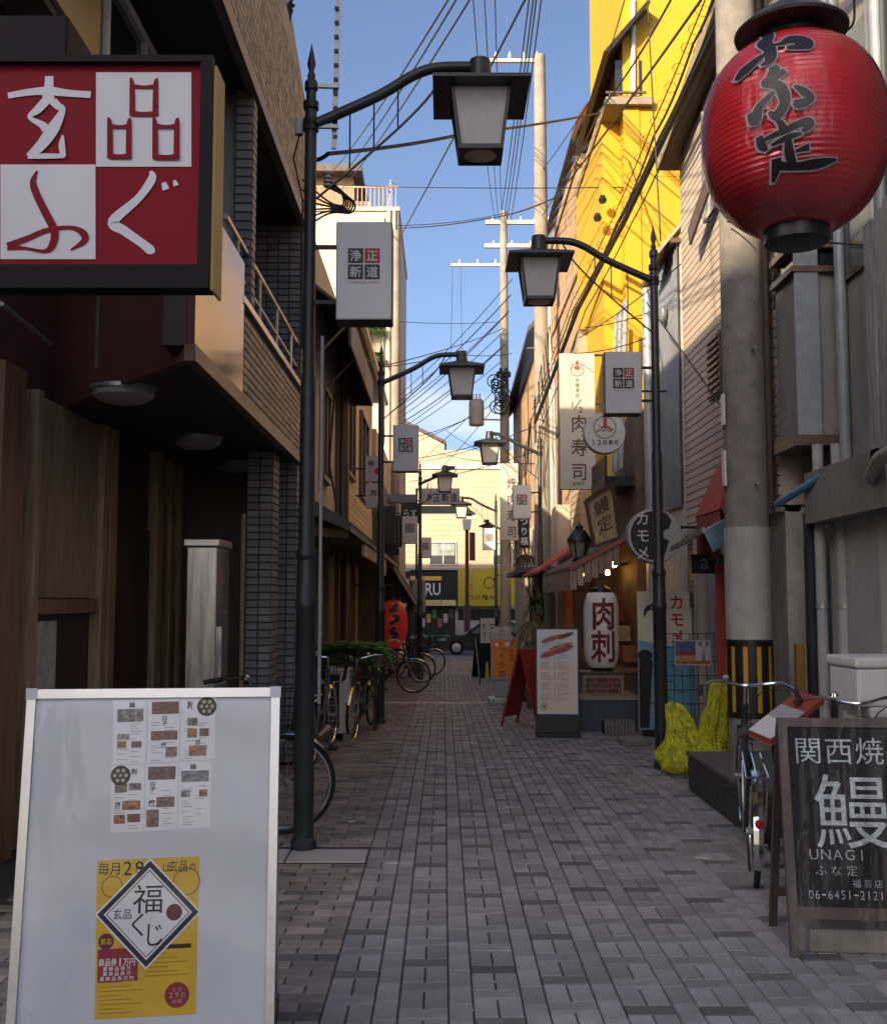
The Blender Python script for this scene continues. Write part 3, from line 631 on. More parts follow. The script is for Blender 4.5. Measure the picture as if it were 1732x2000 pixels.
# street name board hung across the far end
nbd = thing('street_name_board', 'white street name board hung across the far end of the alley', 'sign', (ax(860, 43), 43, az(1000, 43)))
box('board', mat('board_white', (.72, .70, .64), .5), nbd, ax(822, 43), ax(898, 43), 43, 43.12, az(986, 43), az(958, 43)); box('trim', mat('trim_green', (.35, .42, .34), .5), nbd, ax(822, 43), ax(898, 43), 42.99, 43.1, az(1003, 43), az(988, 43))
box('beam', galv, nbd, ax(812, 43), ax(898, 43), 43.12, 43.18, az(957, 43), az(953, 43)); MB().bar((ax(813, 43), 43.15, gz(43)), (ax(813, 43), 43.15, az(953, 43)), .09).build('post', dark_iron, nbd)
Flat().hor('浄正新道', ax(861, 43), az(972, 43), .30, .36, 1.12).build('lettering', ink, nbd, (0, 43, 0), (1, 0, 0), (0, 0, 1))
Flat().hor('JYOSHO', ax(877, 43), az(983, 43), .09, .07, 1.2).build('lettering', redink, nbd, (0, 43, 0), (1, 0, 0), (0, 0, 1))
# green guard fence at the crossing
gf = thing('guard_fence', 'low green roadside guard fence at the far crossing', 'fence', (ax(840, 47), 47, gz(47)))
for i in range(5): MB().tube([(ax(800, 47) + i * .5, 47, gz(47)), (ax(800, 47) + i * .5, 47, gz(47) + .8)], .03, 6).build('post', mat('fence_green', (.10, .26, .12), .5), gf)
for z in (.35, .78): MB().tube([(ax(800, 47), 47, gz(47) + z), (ax(800, 47) + 2, 47, gz(47) + z)], .03, 6).build('rail', MATS['fence_green'], gf)
# ------------------------------------------------------------------ right row, from near to far
grey_wall = mat('grey_wall', (.26, .25, .235), .85, var=.12, scale=3, dirt=.5, bump=.1)
grey_lt = mat('grey_light', (.38, .385, .39), .75, var=.08, scale=3, dirt=.3)
steel_b = mat('steel_bluegrey', (.30, .34, .375), .5, .2, var=.1, dirt=.2)
weather = mat('weathered_board', (.32, .305, .30), .9, var=.3, scale=4, stretch=(14, 14, .8), bump=.4, island=.25)
RA = thing('grey_apartment_house', 'grey concrete house with bay windows and pipes behind the utility pole, right', 'building', (4, 8, 0))
XR1 = 3.35
box('wall', grey_wall, RA, XR1, 6, 1.0, 9.55, 0, 9.2)
by0, by1 = 8.97, 9.52
bw = box('bay', grey_wall, RA, 3.0, XR1, by0, by1, 2.95, 4.35); box('bay_upper', grey_wall, RA, 3.0, XR1, by0, by1, 4.6, 8)
g_ = box('bay_window', glass_d, RA, 3.02, XR1, by0 + .02, by1, 4.35, 4.6)
for z0_, z1_ in ((4.35, 4.40), (4.56, 4.62), (2.86, 2.95)): box('sill', fascia_m, RA, 2.95, XR1 + .1, by0 - .05, by1, z0_, z1_)
box('corner_steel', steel_b, RA, 2.98, 3.18, by0 - .035, by0 - .004, 2.86, 8.6)
gw = box('side_window', glass_d, RA, 3.22, 3.34, by0 - .03, by0 - .005, 4.55, 5.6)
# nearer wall, window and weathered boards on the right edge
box('side_wall', grey_lt, RA, 3.2, 3.42, 7.9, 8.9, 1.0, 2.6)
box('lintel_beam', grey_wall, RA, 3.02, 3.42, 7.3, 8.95, 2.20, 2.62)
w = box('window', glass_d, RA, XR1 - .03, XR1 - .005, 7.3, 8.8, 4.2, 6.2)
for a in (7.25, 8.0, 8.75): box('frame', alu, w, XR1 - .06, XR1 - .01, a, a + .06, 4.1, 6.3)
for i in range(12):
    yy = 7.55 - i * .17; zt = 4.25 + (i % 3) * .03
    box('weathered_plank', weather, RA, 3.02 + .01 * (i % 2), 3.06 + .01 * (i % 2), yy - .16, yy, 2.52, zt)
box('plank_side', weather, RA, 3.06, 3.34, 7.551, 7.58, 2.52, 4.25)
MB().tube([(3.0, 7.5, 2.42), (2.9, 7.1, 2.50), (2.9, 6.0, 2.62)], .05, 10).build('vent_pipe', galv, RA, smooth=True)
for x, y, r, m in ((3.12, 8.90, .045, grey_lt), (3.27, 8.86, .055, grey_lt), (3.29, 8.3, .04, steel_b), (3.2, 8.62, .05, grey_lt)):
    p = MB().tube([(x, y, 0), (x, y, 2.3 if y < 8.8 else 2.86)], r, 12).build('drainpipe', m, RA, smooth=True)
    for z in (.7, 1.5): MB().tube([(x, y, z), (x, y, z + .03)], r + .008, 12).build('bracket', galv, p)
for x, y in ((3.31, 7.2), (3.31, 7.9), (3.30, 8.75)): MB().tube([(x, y, 2.6), (x, y, 9.2)], .05, 10).build('drainpipe', steel_b, RA, smooth=True)
box('door', mat('door_brown', (.05, .04, .034), .5, var=.2), RA, XR1 - .02, XR1 + .05, 6.9, 7.85, 0, 2.15)
box('ochre_post', mat('ochre', (.25, .15, .03), .6, var=.2), RA, 2.95, 3.02, 9.05, 9.12, 0, 1.2); box('blue_post', mat('navy', (.02, .03, .05), .5), RA, 3.05, 3.12, 9.0, 9.1, 0, 2.3)
# black stone step
box_s = thing('stone_step', 'dark stone entrance step on the right beside the parked bicycle', 'step', (2.6, 8, 0))
stone = mat('dark_stone', (.045, .042, .04), .5, var=.2, scale=8, island=.1)
box('tread', mat('stone_top', (.12, .115, .11), .6, var=.15), box_s, 2.02, 3.3, 7.2, 9.1, .28, .31)
box('riser', stone, box_s, 2.04, 3.28, 7.22, 9.08, 0, .28)
for j in range(3):
    for i in range(6): box('stone_strip', stone, box_s, 2.028, 2.04, 7.24 + i * .305, 7.24 + i * .305 + .297, .012 + j * .088, .094 + j * .088)
# beige clapboard house
clap = mat('clapboard', (.55, .46, .37), .7, var=.08, scale=4, island=.1)
BH = thing('beige_clapboard_house', 'beige clapboard house with a small louvred vent behind the utility pole', 'building', (4, 11.5, gz(11)))
XH = 3.0
MB().prism([(XH + .03, 9.6, 2.4), (XH + .03, 13.3, 2.4), (XH + .03, 13.3, 7.2), (XH + .03, 9.6, 7.85)], (3, 0, 0)).build('wall', clap, BH)
pieces(BH, 'clapboard_plank', [(0, i * .09, 3.7, .082) for i in range(54)], (XH + .03, 9.6, 2.42), (0, 1, 0), (0, 0, 1), (-1, 0, 0), .022, clap, 80)
MB().prism([(XH - .22, 9.5, 7.80), (XH - .22, 13.5, 7.12), (XH - .22, 13.5, 7.24), (XH - .22, 9.5, 7.95)], (3.3, 0, 0)).build('roof', roof_m, BH)
MB().prism([(XH - .24, 9.5, 7.76), (XH - .24, 13.5, 7.08), (XH - .24, 13.5, 7.24), (XH - .24, 9.5, 7.95)], (.02, 0, 0)).build('barge_board', mat('barge', (.34, .27, .17), .7), BH)
MB().tube([(XH - .03, 9.7, 2.4), (XH - .03, 9.7, 7.7)], .045, 8).build('corner_trim', brown_f, BH)
vt = box('vent', brown_f, BH, XH - .02, XH + .0, 11.45, 11.95, 3.80, 4.50)
for i in range(9): MB().bar((XH - .03, 11.47, 3.84 + i * .075), (XH - .03, 11.93, 3.84 + i * .075), .03, .03).build('louvre', brown_f, vt)
w = box('window', glass_m, BH, XH - .01, XH + .02, 10.9, 11.9, 5.9, 7.1)
for a in (10.85, 11.4, 11.88): box('frame', alu, w, XH - .05, XH - .0, a, a + .05, 5.85, 7.15)
MB().bar((XH - .16, 10.2, 6.35), (XH - .16, 12.1, 5.75), .03, .22).build('window_hood', brown_f, BH)
lw = mat('white_wall_dirty', (.55, .53, .48), .85, var=.1, dirt=.55)
box('lower_wall', lw, BH, XH + .06, 5.5, 9.6, 13.3, gz(13) - .1, 2.42)
box('white_post', lw, BH, XH - .03, XH + .06, 12.6, 12.8, gz(13), 2.4)
box('eave_board', grey_lt, BH, XH - .02, XH + .2, 9.6, 13.3, 2.36, 2.42)
for i in range(14): box('shutter_slat', wood_d, BH, XH + .02, XH + .06, 12.86, 13.3, gz(13) + 1.55 + i * .065, gz(13) + 1.605 + i * .065)
# red and blue awnings on it
redaw = mat('red_canvas', (.45, .07, .055), .8, var=.12, scale=5)
aw = thing('red_awning', 'steep red canvas awning on the beige house beside the utility pole', 'awning', (2.8, 11.4, 2.4))
MB().prism([(XH - .005, 10.6, 3.15), (XH - .005, 11.4, 3.15), (2.70, 11.5, 2.46), (2.70, 10.5, 2.46)], (.012, 0, -.015)).build('canvas', redaw, aw)
MB().prism([(XH - .005, 11.4, 3.15), (2.70, 11.5, 2.46), (XH - .005, 11.5, 2.46)], (0, .012, 0)).build('side_flap', redaw, aw)
MB().prism([(XH - .005, 10.6, 3.15), (2.70, 10.5, 2.46), (XH - .005, 10.5, 2.46)], (0, -.012, 0)).build('side_flap', redaw, aw)
box('valance', redaw, aw, 2.705, 2.717, 10.52, 11.48, 1.98, 2.44)
bl = thing('blue_awning', 'small faded blue plastic awning sheet under the red awning', 'awning', (2.5, 11.2, 2.2))
blm = mat('blue_sheet', (.16, .33, .43), .5, var=.3, scale=5, dirt=.5)
MB().prism([(2.95, 10.0, 2.50), (2.95, 11.3, 2.46), (2.44, 11.4, 2.10), (2.44, 10.0, 2.20)], (0, 0, .012)).build('sheet', blm, bl)
MB().prism([(2.42, 9.97, 2.19), (2.96, 9.97, 2.49), (2.96, 9.97, 2.33), (2.50, 9.97, 2.01)], (0, .01, 0)).build('valance', blm, bl)
MB().bar((2.42, 9.98, 2.22), (2.42, 11.42, 2.11), .025, .05).build('edge_bar', galv, bl); MB().bar((2.44, 10.0, 2.18), (3.0, 10.0, 2.0), .03).build('strut', galv, bl)
bp = thing('blue_pipe', 'short blue plastic pipe on the grey wall right of the utility pole', 'pipe', (3.0, 9.0, 2.4))
MB().tube([(2.9, 9.3, 2.40), (3.05, 8.6, 2.56)], .035, 8).build('pipe', mat('blue_plastic', (.08, .25, .42), .5), bp, smooth=True)
# corrugated link wall
corr = mat('corrugated', (.27, .285, .31), .5, .4, var=.12, scale=3, dirt=.3)
g = MB(); n = 90; Y0_, Y1_ = 13.32, 15.2
for i in range(n):
    a = Y0_ + (Y1_ - Y0_) * i / n; b = Y0_ + (Y1_ - Y0_) * (i + 1) / n; xa = XH - .03 - .016 * math.cos(i * math.pi / 2.5); xb = XH - .03 - .016 * math.cos((i + 1) * math.pi / 2.5)
    g.quad((xa, a, 2.75), (xb, b, 2.75), (xb, b, 6.1), (xa, a, 6.1))
CW = thing('corrugated_house', 'narrow house clad in grey corrugated metal sheets beside the clapboard house', 'building', (4, 14.2, gz(14)))
box('wall', lw, CW, XH + .0, 5.5, 13.32, 15.2, gz(15) - .1, 6.1); g.build('corrugated_sheet', corr, CW, fix=False); box('top_cap', brown_f, CW, XH - .12, 5.4, 13.3, 15.25, 6.1, 6.16)
MB().tube([(XH - .1, 15.0, gz(15)), (XH - .1, 15.0, 6.0)], .075, 12).build('downpipe', mat('pipe_grey', (.36, .40, .44), .4, .3), CW, smooth=True)
bd = MB().lathe([(.02, 0), (.10, .01), (.12, .03), (.11, .07)], 20, (XH - .13, 14.0, 5.35), axis='x').build('round_vent', galv, CW, smooth=True)
MB().prism([(2.7, 13.4, 6.0), (3.2, 13.3, 6.6), (3.2, 13.6, 6.6), (2.8, 14.3, 5.9)], (.01, -.02, -.05)).build('loose_tarp', mat('tarp_pink', (.42, .27, .2), .7, var=.2), CW)
# yellow building
yellow = mat('yellow_paint', (.60, .345, .012), .75, var=.05, scale=1.5, dirt=.08)
YB = thing('yellow_building', 'tall bright yellow painted building on the right above the roofs', 'building', (5, 19, gz(18)))
YD = 16.6; YX = ax(1192, YD, 600)
box('wall', yellow, YB, YX + .28, 7, YD, 20.5, gz(20) - .1, 13.5)
box('side_strip', yellow, YB, YX - .02, YX + .28, YD + .55, 20.5, 2.8, az(200, 17))
box('side_strip_upper', yellow, YB, YX + .24, YX + .5, YD - .02, YD + .0, 6, 13.5)
ba = box('balcony', mat('balcony_brown', (.30, .24, .17), .6), YB, YX - .05, YX + .7, YD - .12, 20.4, az(209, YD), az(195, YD)); box('balcony_rail', brown_f, ba, YX - .05, YX + .6, YD - .12, YD - .09, az(188, YD), az(184, YD))
for i in range(4): box('baluster', brown_f, ba, YX + .0 + i * .14, YX + .02 + i * .14, YD - .12, YD - .10, az(195, YD), az(187, YD))
box('opening', glass_d, YB, YX + .12, YX + .55, YD - .012, YD + .0, az(186, YD), az(118, YD)); MB().prism([(YX - .1, YD - .3, az(118, YD)), (YX + .6, YD - .3, az(20, YD)), (YX + .66, YD - .3, az(20, YD)), (YX + .0, YD - .3, az(118, YD))], (0, 4, 0)).build('sloping_roof_edge', black_paint, YB)
box('joint', mat('yellow_joint', (.55, .34, .01), .8), YB, YX + .30, 7, YD - .004, YD, az(344, YD), az(342, YD))
MB().tube([(YX + .4, YD - .05, az(190, YD)), (YX + .42, YD - .05, az(0, YD))], .04, 8).build('pipe', white_enamel, YB, smooth=True)
for i, (px, py) in enumerate(((1175, 400), (1165, 435))): MB().lathe([(.05, 0), (.07, .05), (.04, .12)], 10, (ax(px, 17, py), 16.9, az(py, 17))).build('spot_lamp', dark_iron, YB, smooth=True)
# dark roof corner seen over the clapboard house
rf = thing('dark_roof_corner', 'dark overhanging roof corner above the beige house near the red lantern', 'roof', (3.4, 11, 7.6))
MB().prism([at(1345, 135, 12.6), at(1385, 125, 12.6), at(1420, 10, 11.5), at(1405, -30, 11.5), at(1380, 30, 12)], (.9, 0, .25)).build('eave', roof_m, rf)
# wood-slatted block further on
orange = mat('orange_wood', (.45, .30, .18), .75, var=.2, scale=3, island=.2)
OB = thing('orange_slatted_block', 'tall block with orange brown slatted facade and curved canopy, right middle distance', 'building', (5, 30, gz(30)))
XO2 = 2.75
box('wall', mat('ochre_wall', (.45, .36, .25), .85, var=.1, dirt=.2), OB, XO2, 7, 20.6, 30, gz(30) - .1, 10.4)
for i in range(46): box('slat', orange, OB, XO2 - .09, XO2 - .001, 20.7 + i * .2, 20.8 + i * .2, 3.0, 10.2)
for z in (5.4, 8.0, 10.2): box('band', mat('band_tan', (.48, .33, .19), .7), OB, XO2 - .13, XO2 - .0, 20.6, 30, z, z + .22)
cp = MB()
for i in range(9):
    a = R(8 + i * 10); a2 = R(8 + (i + 1) * 10)
    cp.prism([(XO2 + 1.2 - 1.5 * math.cos(a), 20.2, 10.3 + 1.5 * math.sin(a)), (XO2 + 1.2 - 1.5 * math.cos(a2), 20.2, 10.3 + 1.5 * math.sin(a2)), (XO2 + 1.2 - 1.46 * math.cos(a2), 20.2, 10.3 + 1.46 * math.sin(a2)), (XO2 + 1.2 - 1.46 * math.cos(a), 20.2, 10.3 + 1.46 * math.sin(a))], (0, 7, 0))
cp.build('curved_canopy', mat('canopy_brown', (.10, .05, .04), .25, var=.1, alpha=.85), OB)
for i in range(8):
    MB().tube([(XO2 + 1.2 - 1.44 * math.cos(R(8 + k * 10)), 20.3 + i * .95, 10.3 + 1.44 * math.sin(R(8 + k * 10))) for k in range(10)], .03, 6).build('canopy_rib', orange, OB)
O2 = thing('brown_far_block', 'brown wood fronted block farther along the right side of the alley', 'building', (5, 36, gz(36)))
box('wall', MATS['ochre_wall'], O2, 2.85, 7, 30.1, 43, gz(43) - .1, 9.3)
for i in range(40): box('slat', orange, O2, 2.76, 2.849, 30.2 + i * .3, 30.36 + i * .3, 3.2, 9.0)
MB().prism([(2.4, 30, 9.2), (2.4, 43, 8.7), (3.2, 43, 9.6), (3.2, 30, 10.1)], (0, 0, .15)).build('roof', roof_m, O2)
# right shops at street level
sh = mat('shop_timber', (.13, .09, .065), .65, var=.25)
SH = thing('timber_grill_shop', 'dark timber grill shop with fringed awning and warm bulbs on the right', 'building', (3.2, 17, gz(17)))
box('wall', sh, SH, 2.75, 5, 15.3, 20.4, gz(20) - .1, 4.3)
box('upper_wall', mat('tan_tile', (.42, .33, .22), .8, var=.1, island=.1), SH, 2.45, 2.75, 19.2, 20.5, 2.3, 6.5)
pieces(SH, 'siding', [(0, i * .13, 1.28, .12) for i in range(30)], (2.45, 19.2, 2.35), (0, 1, 0), (0, 0, 1), (-1, 0, 0), .016, MATS['tan_tile'], 40)
box('balcony_box', black_paint, SH, 2.32, 2.75, 15.4, 16.8, 3.22, 3.36); box('balcony_frame', dark_iron, SH, 2.33, 2.36, 15.4, 16.8, 3.36, 3.66)
for i in range(5): MB().tube([(2.6, 15.6 + i * .22, 3.5), (2.7, 15.6 + i * .22, 6.0)], .03, 6).build('vent_duct', galv if i % 2 else grey_lt, SH, smooth=True)
ta = MB().prism([(2.75, 14.9, 2.55), (2.75, 19, 2.55), (1.75, 19, 2.0), (1.75, 14.9, 2.0)], (0, 0, .04)).build('awning', mat('awning_brown', (.16, .10, .075), .85, var=.2), SH)
MB().bar((1.74, 14.88, 2.0), (2.76, 14.88, 2.56), .03, .05).build('awning_edge', mat('awning_red', (.36, .11, .09), .7), ta)
for i in range(22): box('fringe_strip', mat('fringe', (.34, .25, .20), .9, var=.15, island=.2), ta, 1.745, 1.755, 14.92 + i * .185, 15.085 + i * .185, 1.70 + .012 * (i % 3), 1.985)
for i in range(7): box('fringe_strip', MATS['fringe'], ta, 1.75 + i * .1, 1.84 + i * .1, 14.9, 14.91, 1.72 + i * .055, 2.0 + i * .055)
r2 = MB().prism([(2.75, 19.05, 2.75), (2.75, 22.5, 2.75), (1.65, 22.5, 2.05), (1.65, 19.05, 2.05)], (0, 0, .05)).build('red_awning', redaw, SH)
bulb = mat('bulb', (1, .6, .25), .5, emis=(1, .48, .12), estr=14)
for x, y, z in ((2.0, 15.6, 1.95), (2.4, 15.1, 2.08), (1.9, 19.5, 1.9), (2.5, 16.4, 2.0)):
    b = MB().lathe([(.0, -.05), (.03, -.035), (.036, 0), (.02, .04), (.018, .07)], 10, (x, y, z)).build('bulb', bulb, SH, smooth=True); MB().tube([(x, y, z + .07), (x, y, z + .35)], .006, 5).build('cord', cable_mat, b)
for i in range(9): box('shelf_item', mat('item%d' % (i % 4), ((.3, .12, .04), (.4, .3, .2), (.25, .05, .03), (.12, .10, .09))[i % 4], .6, var=.3), SH, 2.55, 2.74, 15.35 + i * .5, 15.7 + i * .5, .7 + .28 * (i % 3), .92 + .28 * (i % 3))
box('counter', wood_m, SH, 2.35, 2.75, 15.35, 19.9, .55, .62); box('counter_front', sh, SH, 2.4, 2.75, 15.4, 19.9, gz(20), .55)
box('red_post', mat('post_red', (.28, .05, .025), .6), SH, 1.86, 1.95, 16.4, 16.5, gz(16.5), 1.95)
S2 = thing('white_fronted_shop', 'pale shop front with sunlit cream wall beyond the grill shop, right', 'building', (3.2, 26, gz(26)))
box('wall', mat('shop_pale', (.58, .5, .38), .8, var=.08, dirt=.2), S2, 2.4, 2.74, 22.6, 30, gz(30) - .1, 3.6); box('awning', dark_shop, S2, 1.7, 2.4, 23, 29, 2.2, 2.3); box('recess', dark_shop, S2, 2.38, 2.4, 23.2, 29, gz(29), 2.0)
# ------------------------------------------------------------------ clear film material
def film_mat(name, fac=.1, bump=.5, bs=6.0, stretch=(1, 1, 1), tint=(1, 1, 1)):
    m = bpy.data.materials.new(name); m.use_nodes = True; t = m.node_tree; t.nodes.clear(); n = t.nodes.new; l = t.links.new
    tr = n('ShaderNodeBsdfTransparent'); tr.inputs[0].default_value = (*tint, 1); gl = n('ShaderNodeBsdfGlossy'); gl.inputs['Roughness'].default_value = .09
    mx = n('ShaderNodeMixShader'); lw_ = n('ShaderNodeLayerWeight'); lw_.inputs[0].default_value = .12; ad = n('ShaderNodeMath'); ad.operation = 'ADD'; ad.inputs[1].default_value = fac
    c = n('ShaderNodeTexCoord'); mp_ = n('ShaderNodeMapping'); mp_.inputs['Scale'].default_value = stretch; nz_ = n('ShaderNodeTexNoise'); nz_.inputs['Scale'].default_value = bs; nz_.inputs['Detail'].default_value = 4; bp = n('ShaderNodeBump'); bp.inputs['Strength'].default_value = bump; bp.inputs['Distance'].default_value = .05
    l(c.outputs['Object'], mp_.inputs[0]); l(mp_.outputs[0], nz_.inputs['Vector']); l(nz_.outputs['Fac'], bp.inputs['Height']); l(bp.outputs[0], gl.inputs['Normal'])
    o = n('ShaderNodeOutputMaterial'); l(lw_.outputs['Fresnel'], ad.inputs[0]); l(ad.outputs[0], mx.inputs[0]); l(tr.outputs[0], mx.inputs[1]); l(gl.outputs[0], mx.inputs[2]); l(mx.outputs[0], o.inputs[0])
    return m
# ------------------------------------------------------------------ street lamps
lamp_glass = mat('lamp_glass', (.60, .59, .58), .5, var=.05, scale=5, emis=(1, .95, .9), estr=0.0)
lens_m = mat('lamp_lens', (.62, .50, .38), .4, var=.05)
def lamp_post(X, d, side, label, reach=1.13, h=5.24, base=None, zoff=0.0):
    """side +1: arm towards +x"""
    z0 = gz(d) if base is None else base
    t = thing('street_lamp', label, 'street lamp', (X, d, z0), 0, 'lantern street lamps along the alley')
    s = side; H_ = h; b = 4.74 - 5.24 + h
    MB().lathe([(.082, 0), (.082, .05), (.064, .07), (.064, 1.5), (.070, 1.51), (.070, 1.56), (.062, 1.57), (.060, 1.82), (.068, 1.83), (.068, 1.87), (.052, 1.9), (.050, 3.0), (.041, 3.05), (.040, H_ - .42), (.034, H_ - .4), (.034, H_ - .28), (.045, H_ - .27), (.045, H_ - .22), (.03, H_ - .2)], 14, (X, d, z0)).build('pole', pole_paint, t, smooth=True)
    MB().lathe([(.022, H_ - .2), (.028, H_ - .17), (.017, H_ - .14), (.030, H_ - .09), (.018, H_ - .03), (.0, H_ + .06)], 10, (X, d, z0)).build('finial', pole_paint, t, smooth=True)
    pts = smooth_pts([(X + s * .04, d, z0 + b), (X + s * .45, d, z0 + b + .19), (X + s * .68, d, z0 + b + .33), (X + s * .85, d, z0 + b + .385), (X + s * reach, d, z0 + b + .39)], 5)
    MB().tube(pts, .036, 10).build('arm', pole_paint, t, smooth=True)
    MB().tube(smooth_pts([(X + s * .04, d, z0 + b - .52), (X + s * .36, d, z0 + b - .24), (X + s * .62, d, z0 + b + .0), (X + s * .80, d, z0 + b + .20), (X + s * .90, d, z0 + b + .37)], 4), .009, 6).build('brace', pole_paint, t, smooth=True)
    for u, za, zb in ((.26, -.31, .08), (.42, -.17, .15), (.58, -.03, .24)): MB().tube([(X + s * u, d, z0 + b + za), (X + s * u, d, z0 + b + zb)], .006, 5).build('brace_rod', pole_paint, t)
    cx = X + s * reach; zt = z0 + b + .17
    lan = MB().lathe([(.0, .27), (.07, .265), (.075, .20), (.085, .12), (.11, .10), (.05, .06)], 10, (cx, d, zt)).build('lamp_neck', pole_paint, t, smooth=True)
    hd = MB(); q = .315
    hd.add([(cx - q, d - q, zt), (cx + q, d - q, zt), (cx + q, d + q, zt), (cx - q, d + q, zt), (cx - q, d - q, zt + .022), (cx + q, d - q, zt + .022), (cx + q, d + q, zt + .022), (cx - q, d + q, zt + .022), (cx - .08, d - .08, zt + .115), (cx + .08, d - .08, zt + .115), (cx + .08, d + .08, zt + .115), (cx - .08, d + .08, zt + .115)],
           [(3, 2, 1, 0), (0, 1, 5, 4), (1, 2, 6, 5), (2, 3, 7, 6), (3, 0, 4, 7), (4, 5, 9, 8), (5, 6, 10, 9), (6, 7, 11, 10), (7, 4, 8, 11), (8, 9, 10, 11)]); hd.build('lamp_hood', pole_paint, t)
    a0, a1, hh = .185, .135, .40
    for k in range(4):
        ca, sa = round(math.cos(k * math.pi / 2)), round(math.sin(k * math.pi / 2)); rt = lambda x, y, z: (cx + x * ca - y * sa, d + x * sa + y * ca, zt + z)
        g_ = MB().quad(rt(-a0 + .01, -a0 + .004, -.002), rt(a0 - .01, -a0 + .004, -.002), rt(a1 - .01, -a1 + .004, -hh + .03), rt(-a1 + .01, -a1 + .004, -hh + .03)).build('lamp_pane', lamp_glass, t)
        MB().bar(rt(-a0, -a0, -.003), rt(-a1, -a1, -hh), .022).build('lamp_edge', pole_paint, t)
    fr = MB()
    for k in range(4):
        ca, sa = round(math.cos(k * math.pi / 2)), round(math.sin(k * math.pi / 2)); fr.bar((cx + (-a1) * ca + a1 * sa, d - a1 * sa - a1 * ca, zt - hh + .012), (cx + a1 * ca + a1 * sa, d + a1 * sa - a1 * ca, zt - hh + .012), .024, .03)
    fr.build('lamp_frame', pole_paint, t)
    MB().box(cx - a1, cx + a1, d - a1, d + a1, zt - hh + .004, zt - hh + .008).build('lamp_bottom', pole_paint, t)
    MB().lathe([(.108, -.002), (.10, -.006), (.0, -.012)], 20, (cx, d, zt - hh + .004)).build('lens', lens_m, t, smooth=True)
    for z in (H_ - .5, b - .03, b + .12): MB().lathe([(.052, z - .025), (.052, z + .025)], 12, (X, d, z0)).build('clamp', dark_iron, t)
    return t
LPA = lamp_post(-.885, 6.94, 1, 'nearest black lamp post, left, lantern on a curved arm over the alley')
LPB = lamp_post(-.873, 14.9, 1, 'second left lamp post, beside the red lantern and fern planter')
LPC = lamp_post(ax(820, 26), 26, 1, 'third left lamp post, its pale lantern against the far cream facade', reach=.60)
LPR = lamp_post(2.07, 10.35, -1, 'nearest right lamp post, dark pole beside the yellow net')
LPR2 = lamp_post(ax(1056, 21.3), 21.3, -1, 'second right lamp post, lantern just left of the big utility pole', reach=1.0)
LPR3 = lamp_post(ax(969, 32.5), 32.5, -1, 'small distant lamp post with lantern left of the far white sign', reach=1.05)
LPR4 = lamp_post(ax(990, 40), 40, -1, 'farthest small lamp lantern tucked against the thin utility pole', reach=.72)
t = LPA
pb = MB().bar((-.735, 6.98, 4.58), (-.70, 7.0, 6.3), .035, .02).build('perforated_bracket', galv, t)
for i in range(16): MB().bar((-.74 + .00035 * i, 6.966, 4.66 + i * .1), (-.71 + .00035 * i, 6.966, 4.66 + i * .1), .004, .022).build('slot', black_paint, pb)
for z in (4.72, 5.0): MB().bar((-.93, 6.94, z), (-.70, 6.95, z), .025).build('bolt_arm', galv, t)
MB().lathe([(.0, -.06), (.03, -.06), (.03, .03), (.02, .05)], 10, (-.965, 6.94, 4.72)).build('sensor', grey_lt, t, smooth=True)
MB().tube([(-.96, 6.94, 4.66), (-1.0, 6.94, 4.5), (-.93, 6.9, 4.2), (-.93, 6.93, 3.2)], .006, 5).build('sensor_lead', cable_mat, t)
MB().tube([(-.80, 6.98, .9), (-.80, 6.98, 3.3)], .012, 6).build('conduit', grey_lt, t)
# post-top lamp at the crossing
pt = thing('post_top_lamp', 'maroon lamp column with pale lantern on top at the far crossing', 'street lamp', (ax(912, 52), 52, gz(52)))
xx_ = ax(912, 52); mar = mat('maroon_paint', (.10, .03, .04), .5)
MB().lathe([(.16, 0), (.15, 2.2), (.10, 2.25), (.09, az(1035, 52) - gz(52))], 12, (xx_, 52, gz(52))).build('column', mar, pt, smooth=True)
zz = az(1035, 52); MB().lathe([(.24, 0), (.36, .75)], 4, (xx_, 52, zz), a0=R(45), a1=R(405)).build('lantern', lamp_glass, pt); MB().lathe([(.6, .75), (.56, .80), (.2, .98), (.1, 1.1), (.0, 1.2)], 4, (xx_, 52, zz), a0=R(45), a1=R(405)).build('hood', pole_paint, pt)
box('side_box', mar, pt, xx_ + .12, xx_ + .4, 51.9, 52.1, az(1095, 52), az(1040, 52))
